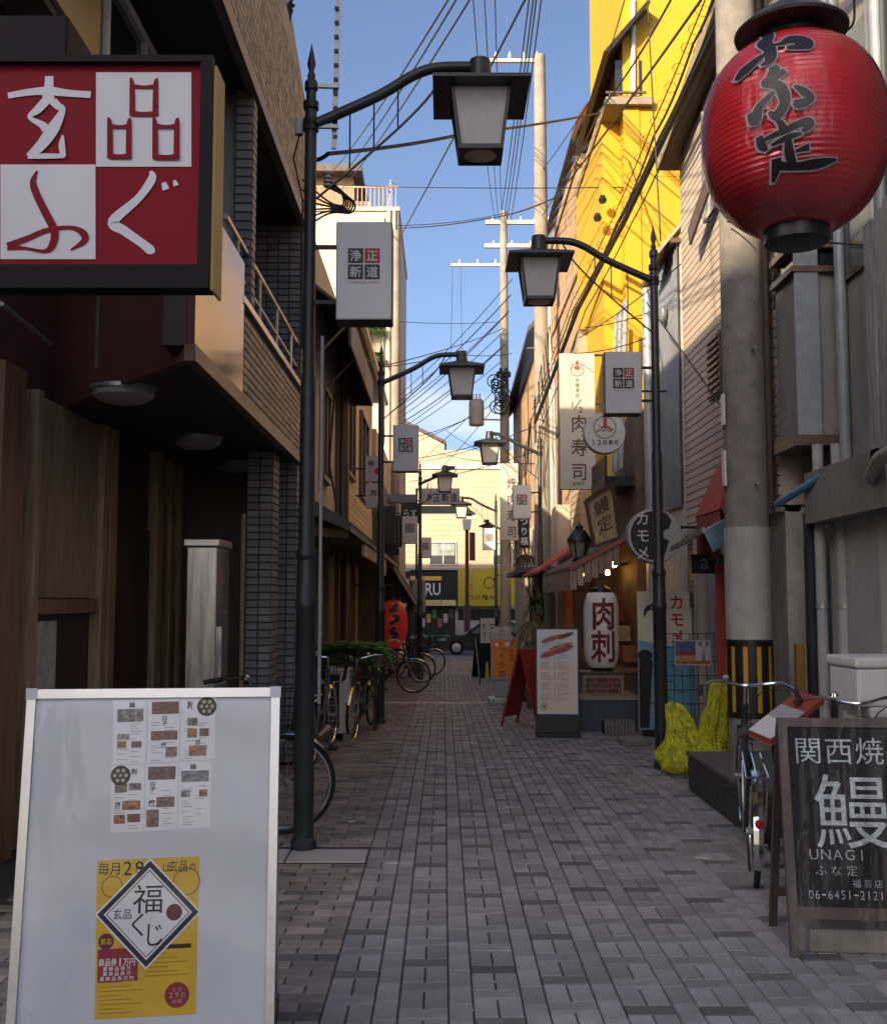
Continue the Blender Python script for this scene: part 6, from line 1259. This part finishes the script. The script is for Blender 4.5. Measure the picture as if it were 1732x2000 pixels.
mb = MB(); bm.verts.index_update(); mb.v = [vc + Vector((v.co.x, -math.sqrt(max(0, (vr(v.co.y / Hv) + .008) ** 2 - v.co.x ** 2)), v.co.y)) for v in bm.verts]; mb.f = [tuple(v.index for v in f_.verts) for f_ in bm.faces]; bm.free(); mb.build('lettering', mat('lantern_maroon', (.16, .012, .02), .6), VL, fix=False)
MB().tube(smooth_pts([vc + Vector((-.1, 0, Hv + .06)), vc + Vector((-Rv - .03, -.02, Hv * .6)), vc + Vector((-Rv - .02, -.03, -Hv * .5))], 6), .006, 5).build('lead', cable_mat, VL)
bx = thing('brick_stand', 'low brick box under the tall white paper lantern', 'stand', (vc.x, VD, gz(VD))); X0, X1 = ax(1136, VD - .2), ax(1216, VD - .2); Zt_, Zb_ = vc.z - Hv - .055, az(1357, VD - .2)
mo = mat('stand_mortar', (.30, .25, .21), .9); box('core', mo, bx, X0, X1, VD - .2, VD + .3, Zb_, Zt_); box('top', wood_d, bx, X0 - .02, X1 + .02, VD - .22, VD + .32, Zt_ - .03, Zt_ - .001)
pieces(bx, 'brick', grid(X1 - X0 - .06, Zt_ - Zb_ - .05, .145, .068, .014, .5), (X0 + .03, VD - .2, Zb_ + .015), (1, 0, 0), (0, 0, 1), (0, -1, 0), .012, mat('stand_brick', (.17, .06, .045), .8, var=.15, island=.3), 60)
pl = thing('blue_grey_planter_box', 'blue grey painted box under the brick stand by the menu stand', 'box', (2.05, 14.2, gz(14))); X0, X1 = ax(1121, 13.8), ax(1243, 13.8)
box('body', mat('blue_grey', (.07, .085, .12), .7, var=.12, dirt=.3), pl, X0, X1, 13.8, 14.75, gz(14.7) - .02, Zb_ - .055, bev=.01); box('lid', mat('lid_tan', (.30, .26, .2), .8, var=.1), pl, X0 - .02, X1 + .02, 13.78, 14.77, Zb_ - .055, Zb_ - .002, bev=.008)
vt_ = thing('louvred_block', 'small concrete block with vertical slots at the foot of the planter box', 'block', (ax(1207, 13.5), 13.5, gz(13.5)));
for i in range(9): box('fin', concrete, vt_, ax(1178, 13.4) + i * .042, ax(1178, 13.4) + .026 + i * .042, 13.4, 13.6, gz(13.5), gz(13.5) + .17)
box('slab', concrete, vt_, ax(1178, 13.4), ax(1178, 13.4) + .362, 13.45, 13.7, gz(13.5), gz(13.5) + .16)
tag(box('paving_stone', concrete, None, ax(1205, 12.4), ax(1262, 12.4), 12.2, 12.55, gz(12.4), gz(12.4) + .07, bev=.012), 'loose flat stone slab on the paving left of the right lamp post', 'stone')
# menu stand
MD = 13.2; ms = thing('menu_stand', 'tall pale menu stand with food pictures on top, right of the alley', 'sign board', (ax(1087, MD), MD, gz(MD)), R(-4))
def mslab(nm, m, x0, x1, y0_, y1_, z0, z1, bev=0): return box(nm, m, ms, x0, x1, y0_, y1_, z0, z1, bev=bev, local=True)
hw = .245; tz = az(1228, MD) - gz(MD); lz = az(1395, MD) - gz(MD)
mslab('frame', black_paint, -hw - .02, hw + .02, 0, .06, .05, tz); mslab('base', dark_iron, -.27, .27, -.14, .2, 0, .05, .01)
fc = mslab('face', mat('menu_face', (.70, .72, .78), .35, var=.03), -hw, hw, -.006, -.001, lz, tz - .01)
def mp_(nm, m, fl, e): return fl.build(nm, m, fc, (0, -.006, 0), (1, 0, 0), (0, 0, 1), e, local=True)
mp_('list_panel', mat('menu_cream', (.80, .68, .54), .5, var=.04), Flat().rect(-hw + .02, lz + .03, hw - .03, tz - .42), .002)
for i, (u, v, a, b, col) in enumerate(((-.06, tz - .12, .13, .035, (.42, .12, .02)), (.10, tz - .085, .1, .03, (.12, .05, .03)), (-.08, tz - .30, .13, .04, (.5, .10, .08)), (.07, tz - .25, .13, .045, (.45, .07, .06)), (.04, tz - .21, .15, .02, (.55, .2, .16)))): mp_('food_picture', mat('food%d' % i, col, .4, var=.5, scale=30), Flat().poly([(u + a * math.cos(t_) + .3 * b * math.sin(t_), v + b * math.sin(t_) + .3 * a * math.cos(t_)) for t_ in [k * math.pi / 12 for k in range(24)]]), .003 + .0006 * i)
f = Flat()
for i in range(34):
    z = lz + .16 + i * .021
    if i % 6 != 5: f.rect(-.2, z, -.2 + .09 + .05 * ((i * 7) % 5) / 5, z + .005); f.rect(.0, z, .06 + .1 * ((i * 5) % 7) / 7, z + .005); f.rect(-.04, z, -.02, z + .006)
mp_('small_print', greyink, f, .0035); mp_('logo_ring', brown_ink, Flat().ring(-.16, lz + .09, .04, .006).disc(-.16, lz + .09, .018, 10), .0035)
# red A-frame, seen from behind
ra_ = thing('red_a_frame', 'dark red folding board leaning behind the menu stand', 'sign board', (ax(1030, 14.6), 14.6, gz(14.6)), R(62)); rm = mat('aframe_red', (.28, .022, .03), .6, var=.1)
MB().prism([(-.24, -.22, .12), (.24, -.22, .12), (.22, .0, 1.02), (-.22, .0, 1.02)], (0, .02, 0)).build('board', rm, ra_, local=True); MB().prism([(-.24, .24, .12), (.24, .24, .12), (.22, .03, 1.02), (-.22, .03, 1.02)], (0, .02, 0)).build('board', rm, ra_, local=True)
for x in (-.25, .25):
    for y in (-.26, .28): MB().bar((x, y, 0), (x * .9, .01 if y < 0 else .03, 1.03), .03).build('leg', rm, ra_, local=True)
# orange sign on grey stand
OD = 18.5; og = thing('orange_sign_stand', 'orange sign with white brush characters on a grey stand', 'sign board', (ax(984, OD), OD, gz(OD))); X0, X1 = ax(960, OD), ax(1008, OD)
box('frame', grey_lt, og, X0 - .02, X1 + .02, OD, OD + .12, az(1328, OD), az(1244, OD), bev=.01); box('face', mat('sign_orange', (.80, .22, .012), .45, var=.1, scale=6), og, X0, X1, OD - .008, OD - .001, az(1322, OD), az(1250, OD)); box('column', grey_lt, og, X0 + .06, X1 - .06, OD + .02, OD + .1, gz(OD) + .1, az(1329, OD)); box('base', galv, og, X0 - .06, X1 + .06, OD - .15, OD + .25, gz(OD), gz(OD) + .1, bev=.015)
pr(og, brown_ink, Flat().ver('しゃぶ'[:1] + 'くらめ', ax(980, OD), az(1289, OD), .13, .13, 1.15), OD - .008); pr(og, brown_ink, Flat().ver('肉酒場', ax(998, OD), az(1280, OD), .06, .06, 1.2), OD - .008); pr(og, white_enamel, Flat().disc(X0 + .08, az(1259, OD), .035, 12).disc(ax(990, OD), az(1258, OD), .04, 12), OD - .008, nm='print_spot')
box('menu_top', mat('top_card', (.5, .48, .45), .6, var=.4, scale=16), og, X0 - .01, X1 - .08, OD + .03, OD + .05, az(1244, OD) + .001, az(1224, OD))
pw = thing('plastic_wrapped_stand', 'white plastic wrapped stand right of the orange sign', 'sign board', (ax(1024, 19), 19, gz(19))); wrp = mat('plastic_white', (.52, .50, .49), .25, var=.35, scale=7, bump=.8, bscale=9); MB().box(ax(1007, 19), ax(1041, 19), 19, 19.1, gz(19) + .12, az(1248, 19), bev=.01).build('panel', wrp, pw); box('feet', dark_iron, pw, ax(1008, 19), ax(1040, 19), 18.9, 19.25, gz(19), gz(19) + .12)
# black A-frame far, banner, small yellow sign
fa_ = thing('far_black_a_frame', 'small black A shaped board near the car at the crossing', 'sign board', (ax(943, 27), 27, gz(27)), R(20))
for s_ in (-1, 1): MB().prism([(-.2, .26 * s_, 0), (.2, .26 * s_, 0), (.2, .02 * s_, .95), (-.2, .02 * s_, .95)], (0, .02, 0)).build('board', black_paint, fa_, local=True)
for x in (-.21, .21): MB().bar((x, -.28, 0), (x, 0, .97), .025).build('edge', grey_lt, fa_, local=True)
t, cx, cz, w_, h_ = panel_sign('white_banner', 'white cloth banner with black brush characters near the parked car', 938, 1208, 966, 1256, 24, mat('banner_white', (.6, .58, .54), .8, var=.08), .02); pr(t, ink, Flat().ver('ろう', cx - .08, cz, .13, .16).ver('立吉', cx + .09, cz, .13, .17), 24); MB().tube([(cx - w_ / 2 - .01, 24, gz(24)), (cx - w_ / 2 - .01, 24, az(1205, 24))], .012, 6).build('pole', dark_iron, t)
ws_ = thing('wet_floor_sign', 'tiny yellow folding floor sign beside the black A board', 'sign', (ax(951, 26), 26, gz(26))); MB().prism([(ax(947, 26), 26, gz(26)), (ax(955, 26), 26, gz(26)), (ax(953, 26), 26.08, gz(26) + .42), (ax(949, 26), 26.08, gz(26) + .42)], (0, .02, 0)).build('board', yel, ws_); MB().prism([(ax(947, 26), 26.2, gz(26)), (ax(955, 26), 26.2, gz(26)), (ax(953, 26), 26.1, gz(26) + .42), (ax(949, 26), 26.1, gz(26) + .42)], (0, .02, 0)).build('rear_board', yel, ws_)
# ------------------------------------------------------------------ near right: foam boxes, tilted board
foam = mat('foam', (.60, .60, .61), .8, var=.04, bump=.15, bscale=120); FX = 2.52; FDp = 6.75; zf = 0
for i, (dx, hh) in enumerate(((.04, .30), (.0, .30), (.05, .32), (-.04, .30))):
    q = thing('foam_box', ('lowest foam box of the stack, mostly hidden behind the chalkboard', 'second foam box from the bottom, behind the chalkboard', 'third foam box from the bottom, under the top white one', 'topmost white foam box of the stack at the right edge')[i], 'foam box', (FX + .3, FDp, zf), R(2 * i - 3), 'stacked white foam boxes')
    box('tub', foam, q, -.30 + dx, .34 + dx, -.2, .22, 0, hh - .07, bev=.018, local=True); box('lid', foam, q, -.315 + dx, .355 + dx, -.215, .235, hh - .068, hh - .002, bev=.018, local=True); zf += hh
tl = thing('tilted_red_board', 'tilted red and white board resting behind the chalkboard', 'board', (2.0, 6.3, .4)); P = [at(1463, 1437, 6.0), at(1506, 1456, 5.75), at(1610, 1374, 6.5), at(1560, 1358, 6.8)]; nrm = (P[1] - P[0]).cross(P[2] - P[0]).normalized()
MB().prism(P, nrm * .03).build('panel', mat('board_red', (.33, .05, .03), .5, var=.15), tl); A0, B0 = P[0], P[1]
for f0, f1, m in ((0, .34, white_enamel), (.34, .62, grey_lt)):
    for s_ in (1,): MB().add([P[0].lerp(P[3], f0) - nrm * .004 * s_, P[1].lerp(P[2], f0) - nrm * .004, P[1].lerp(P[2], f1) - nrm * .004, P[0].lerp(P[3], f1) - nrm * .004], [(0, 1, 2, 3)]).build('stripe', m, tl, fix=False); MB().add([P[0].lerp(P[3], f0) + nrm * .034, P[1].lerp(P[2], f0) + nrm * .034, P[1].lerp(P[2], f1) + nrm * .034, P[0].lerp(P[3], f1) + nrm * .034], [(0, 1, 2, 3)]).build('stripe', m, tl, fix=False)
MB().bar((P[0] + P[3]) / 2 + Vector((0, .1, -.05)), (2.05, 6.5, 0), .03).build('prop', dark_iron, tl)
MB().bar((P[2] + P[3]) / 2, ((P[2] + P[3]) / 2).xy.to_3d(), .03).build('prop', dark_iron, tl)
# ------------------------------------------------------------------ left small things
acu = thing('air_conditioner', 'beige outdoor air conditioner unit standing against the left shop', 'air conditioner', (-1.38, 12.9, gz(12.9))); acm = mat('ac_case', (.62, .60, .54), .6, var=.08, dirt=.3); z0 = gz(12.9)
box('case', acm, acu, ax(636, 12.7), ax(683, 12.7), 12.7, 13.45, z0 + .09, az(1307, 12.7), bev=.015); gr = MB(); xa, xb = ax(640, 12.69), ax(664, 12.69)
box('fan_opening', mat('ac_dark', (.015, .015, .015), .8), acu, xa, xb, 12.692, 12.70, z0 + .14, az(1315, 12.7))
for i in range(8): z = z0 + .15 + i * (az(1315, 12.7) - z0 - .16) / 7; MB().tube([(xa, 12.68, z), (xb, 12.68, z)], .006, 5).build('grille_bar', acm, acu)
for x in (ax(640, 12.7), ax(676, 12.7)): box('foot', concrete, acu, x - .02, x + .06, 12.62, 13.5, z0, z0 + .085)
box('side_grip', acm, acu, ax(683, 12.7), ax(683, 12.7) + .01, 12.9, 13.2, z0 + .45, z0 + .5)
rp_ = thing('red_post', 'short red post between the tiled pier and the nearest lamp post', 'post', (ax(583, 9.6), 9.6, gz(9.6))); MB().tube([(ax(583, 9.6), 9.6, gz(9.6)), (ax(583, 9.6), 9.6, az(1371, 9.6))], .033, 10).build('tube', mat('post_bright_red', (.40, .02, .02), .5), rp_, smooth=True); MB().lathe([(.05, 0), (.05, .02), (.035, .03)], 10, (ax(583, 9.6), 9.6, gz(9.6))).build('foot', dark_iron, rp_)
# fern planter
leaf_g = mat('leaf_green', (.15, .38, .06), .6, var=.4, scale=8, island=.4); leaf_y = mat('leaf_yellow', (.16, .15, .06), .7, var=.3, scale=8, island=.4)
fp = thing('fern_planter', 'grey planter overflowing with green ferns below the wooden shop front', 'plant', (-1.3, 14.0, gz(14))); plz = az(1283, 14)
box('trough', concrete, fp, -1.62, ax(745, 14.1), 13.8, 14.3, az(1302, 14), plz + .02, bev=.01)
for x_ in (-1.55, ax(735, 14.1)):
    for y_ in (13.9, 14.22): box('stand_leg', dark_iron, fp, x_ - .015, x_ + .015, y_ - .015, y_ + .015, gz(14.2), az(1302, 14) - .001)
def fronds(n, c, spread, L_, m, nm, par, seed, up=.5, leafw=.012):
    r_ = random.Random(seed); g = MB()
    for i in range(n):
        a = r_.uniform(0, 6.283); b = Vector((c[0] + r_.uniform(-spread[0], spread[0]), c[1] + r_.uniform(-spread[1], spread[1]), c[2])); dr = Vector((math.cos(a), math.sin(a), 0)); ln = L_ * r_.uniform(.6, 1.15); u0 = up * r_.uniform(.5, 1.3)
        K_ = 11; prev = None
        for k in range(1, K_):
            t_ = k / K_; p = b + dr * ln * t_ + Vector((0, 0, ln * (u0 * t_ * 1.6 - 1.15 * t_ * t_)))
            if k > 1:
                sd_ = Vector((-dr.y, dr.x, 0)); w = ln * .22 * math.sin(math.pi * min(1, t_ * .9 + .1)) + .01
                for s_ in (-1, 1): q = p + sd_ * s_ * w + dr * .02 + Vector((0, 0, -.015)); g.add([p, p + dr * leafw, q + dr * .004, q - dr * leafw], [(0, 1, 2, 3)])
    o = g.build(nm, m, par, fix=False); o['kind'] = 'stuff'; return o
fronds(150, (-1.22, 13.95, plz + .03), (.36, .18), .38, leaf_g, 'fern_leaves', fp, 1, .75, .026); fronds(40, (-1.3, 13.6, plz - .0), (.25, .15), .32, leaf_g, 'trailing_leaves', fp, 5, .4, .022)
# blade-leaved plant beside the concrete pole
def blades(par, c, n, L_, m, nm, seed, up=.9):
    r_ = random.Random(seed); g = MB()
    for i in range(n):
        a = r_.uniform(0, 6.283); dr = Vector((math.cos(a), math.sin(a), 0)); ln = L_ * r_.uniform(.6, 1.1); u0 = r_.uniform(.1, up); w = .016; P_ = []
        for k in range(6):
            t_ = k / 5; P_.append(Vector(c) + Vector((0, 0, r_.uniform(-.02, .02))) + dr * ln * t_ * .75 + Vector((0, 0, ln * (u0 * t_ * 1.5 - t_ * t_ * 1.0))))
        sd_ = Vector((-dr.y, dr.x, 0))
        for k in range(5): wa = w * (1 - (k / 5) ** 2) + .003; wb_ = w * (1 - ((k + 1) / 5) ** 2) + .002; g.add([P_[k] - sd_ * wa, P_[k] + sd_ * wa, P_[k + 1] + sd_ * wb_, P_[k + 1] - sd_ * wb_], [(0, 1, 2, 3)])
    o = g.build(nm, m, par, fix=False); o['kind'] = 'stuff'
cp_ = thing('dracaena_plant', 'spiky potted plant with drooping dry leaves behind the red folding board', 'plant', (ax(1042, 17.5), 17.5, gz(17.5))); pc = at(1044, 1190, 17.5)
MB().tube([(pc.x, 17.5, gz(17.5) + .25), (pc.x + .03, 17.5, pc.z - .3), pc], [.035, .03, .02], 8).build('stem', wood_m, cp_, smooth=True); blades(cp_, pc, 70, .48, mat('blade_green', (.05, .085, .03), .6, var=.4, island=.4), 'green_leaves', 2, 1.3); blades(cp_, pc + Vector((0, 0, -.2)), 70, .62, leaf_y, 'dry_leaves', 3, .2); blades(cp_, pc + Vector((0, 0, -.5)), 40, .5, leaf_y, 'dry_leaves', 4, .1)
MB().lathe([(.13, 0), (.18, .3), (.19, .32), (.16, .32)], 18, (pc.x, 17.5, gz(17.5))).build('pot', mat('terracotta', (.25, .12, .07), .85), cp_, smooth=True)
vn = thing('dry_vine', 'brown dry vine clinging to the far pole above the white shop', 'plant', at(1022, 1090, 27.5)); blades(vn, at(1016, 1050, 27.5), 90, .6, leaf_y, 'vine_leaves', 9, .3); blades(vn, at(1028, 1085, 27.5), 90, .6, mat('leaf_dry', (.14, .09, .045), .8, var=.3, island=.4), 'vine_leaves', 11, .2); MB().tube([at(1016, 1040, 27.6), at(1030, 1100, 27.6), at(1040, 1240, 27.6)], .02, 6).build('stem', wood_d, vn)
tp = thing('terrace_plant', 'green leaves hanging from the cream tower just under the largest emblem sign', 'plant', at(725, 640, 31.8)); fronds(60, at(722, 636, 31.7), (.28, .1), .4, leaf_g, 'leaves', tp, 21, .3, .05); fronds(30, at(728, 690, 31.7), (.15, .1), .35, leaf_g, 'leaves', tp, 22, .2, .05); MB().tube([at(722, 630, 31.9), at(730, 700, 31.9)], .02, 5).build('stem', wood_d, tp)
# red lantern further on, left
QD = 18.6; qc = at(768, 1219, QD); Rq, Hq = 28 * QD / FOC, 47 * QD / FOC; QL = thing('red_shop_lantern', 'oval red shop lantern with black brush characters behind the second left lamp post', 'lantern', (qc.x, QD, qc.z - Hq))
qr = lambda t_: Rq * max(0, 1 - abs(t_) ** 2.3 * .82) ** .6
MB().lathe([(qr(-1 + 2 * i / 80) + .002 * math.cos(i * math.pi / 2), (-1 + 2 * i / 80) * Hq) for i in range(81)], 32, qc).build('paper_body', mat('lantern_bright_red', (.55, .022, .018), .5, coat=.4, var=.08, emis=(1, .06, .03), estr=.02), QL, smooth=True)
for s_ in (-1, 1): MB().lathe([(Rq * .55, s_ * Hq), (Rq * .55, s_ * (Hq + .05))], 20, qc).build('ring', black_paint, QL)
f = Flat()
for st in ([(8, 40, 7), (3, 32, 9), (-3, 26, 8), (10, 28, 6)], [(0, 18, 6), (10, 12, 9), (2, 4, 8), (-6, 0, 6)], [(6, -6, 8), (-4, -14, 9), (8, -20, 8), (0, -28, 7)]): f.stroke([(p[0] * QD / FOC, p[1] * QD / FOC, p[2] * QD / FOC) for p in st], 6)
mb = MB(); mb.v = [qc + Vector((p[0], -math.sqrt(max(1e-4, (qr(p[1] / Hq) + .006) ** 2 - p[0] ** 2)), p[1])) for p in f.v]; mb.f = f.f; mb.build('lettering', ink, QL, fix=False); MB().tube([qc + Vector((0, 0, Hq)), qc + Vector((0, 0, Hq + .25)), qc + Vector((-.7, 0, Hq + .25))], .015, 6).build('hanger', dark_iron, QL)
# small signs on the left side
t, cx, cz, w_, h_ = panel_sign('white_side_sign', 'upper white box sign with a red dot behind the second left lamp post', 714, 890, 741, 940, 19, mat('side_white', (.5, .51, .53), .5), .1); pr(t, ink, Flat().hor('福', cx - .03, cz + .1, .12, .1).hor('一', cx - .05, cz - .05, .08, .06), 19); pr(t, redink, Flat().disc(cx + .09, cz - .05, .06), 19, nm='red_dot'); MB().bar((cx - .1, 19.05, cz), (-1.6, 19.05, cz), .03).build('bracket', dark_iron, t)
t, cx, cz, w_, h_ = panel_sign('grey_side_sign', 'lower white box sign behind the second left lamp post', 714, 944, 741, 992, 19, MATS['side_white'], .1); pr(t, ink, Flat().hor('肉', cx + .02, cz + .05, .12, .12), 19); MB().bar((cx - .1, 19.05, cz), (-1.6, 19.05, cz), .03).build('bracket', dark_iron, t)
t, cx, cz, w_, h_ = panel_sign('black_plaque_sign', 'black plaque with white brush characters above the small left emblem sign', 783, 983, 818, 1022, 26.5, black_paint, .08); pr(t, white_enamel, Flat().hor('らす', cx, cz, .17, .22, 1.05), 26.5); MB().bar((cx - .2, 26.55, cz), (-1.5, 26.55, cz), .03).build('bracket', dark_iron, t)
t, cx, cz, w_, h_ = panel_sign('white_menu_banner', 'pale vertical sign with dark characters left of the black shop sign', 806, 1132, 831, 1196, 27.5, mat('pale_sign', (.46, .44, .42), .6), .06); pr(t, ink, Flat().ver('美人女将の', cx, cz + .06, .12, .125, 1.05), 27.5); pr(t, redink, Flat().disc(cx, cz - .36, .05), 27.5, nm='red_dot'); MB().bar((cx, 27.53, gz(27.5)), (cx, 27.53, cz - h_ / 2 - .01), .04).build('post', dark_iron, t)
t, cx, cz, w_, h_ = panel_sign('dark_menu_banner', 'grey vertical sign with dark characters beside the pale vertical sign', 794, 1145, 806, 1200, 27, mat('grey_sign', (.24, .23, .22), .6), .06); pr(t, ink, Flat().ver('こんにく'[:2] + 'み汁', cx, cz, .1, .12, 1.1), 27); MB().bar((cx, 27.03, gz(27)), (cx, 27.03, cz - h_ / 2 - .01), .04).build('post', dark_iron, t)
cs = thing('dark_crate_stack', 'dark stacked crates beside the far left bicycles', 'crate', (ax(812, 27.2), 27.2, gz(27.2)))
for i in range(4): box('crate', (wood_d, dark_shop)[i % 2], cs, ax(797, 27.2), ax(828, 27.2), 27.1, 27.5, gz(27.2) + i * .26, gz(27.2) + i * .26 + .24, bev=.01)
mb_ = thing('meter_box', 'grey box on an arm across the second left lamp post', 'box', at(784, 985, 15.4)); box('case', grey_lt, mb_, ax(754, 15.4), ax(812, 15.4), 15.35, 15.5, az(982, 15.4), az(966, 15.4), bev=.01); MB().bar((ax(752, 15), 14.95, az(973, 15)), (ax(760, 15.4), 15.4, az(973, 15.4)), .03).build('arm', galv, mb_); MB().tube(smooth_pts([at(810, 975, 15.4), at(828, 978, 15.6), at(836, 945, 16)], 5), .012, 5).build('lead', galv, mb_)
# black car
CD = 46; car = thing('black_car', 'black car passing at the far crossing', 'car', (ax(868, CD) + 2.1, CD, gz(CD) + 0)); cx0 = ax(868, CD) - .35; z = gz(CD); pb_ = mat('car_black', (.03, .034, .045), .12, .3, coat=1.0, var=.05)
def carp(pts, y0_, y1_, nm, m, par): return MB().prism([(cx0 + p[0], y0_, z + p[1]) for p in pts], (0, y1_ - y0_, 0)).build(nm, m, par)
carp([(0, .25), (.05, .62), (.35, .76), (1.2, .86), (1.95, 1.34), (2.4, 1.42), (3.2, 1.38), (3.9, .98), (4.25, .92), (4.3, .3), (3.85, .22), (.4, .2)], CD - .8, CD + .8, 'body', pb_, car)
carp([(1.38, .90), (1.98, 1.29), (2.4, 1.36), (2.45, .92)], CD - .805, CD - .801, 'side_window', mat('car_glass', (.25, .33, .36), .05, spec=.9), car); carp([(2.52, .92), (2.5, 1.36), (3.15, 1.32), (3.6, .96)], CD - .805, CD - .801, 'side_window', MATS['car_glass'], car)
for x in (.85, 3.4):
    w = MB().lathe([(.15, -.09), (.30, -.1), (.32, -.06), (.32, .1), (.15, .1)], 20, (cx0 + x, CD - .76, z + .32), axis='y').build('wheel', rubber, car, smooth=True); MB().lathe([(.0, -.03), (.19, -.02), (.2, .0)], 12, (cx0 + x, CD - .86, z + .32), axis='y').build('rim', alu, w, smooth=True)
box('headlight', white_enamel, car, cx0 + .06, cx0 + .4, CD - .815, CD - .6, z + .6, z + .7); box('mirror', pb_, car, cx0 + 1.32, cx0 + 1.5, CD - .98, CD - .82, z + .9, z + 1.02); box('door_handle', chrome, car, cx0 + 2.2, cx0 + 2.36, CD - .82, CD - .801, z + .82, z + .85); box('bumper', pb_, car, cx0 - .05, cx0 + .2, CD - .78, CD + .78, z + .25, z + .5, bev=.05)
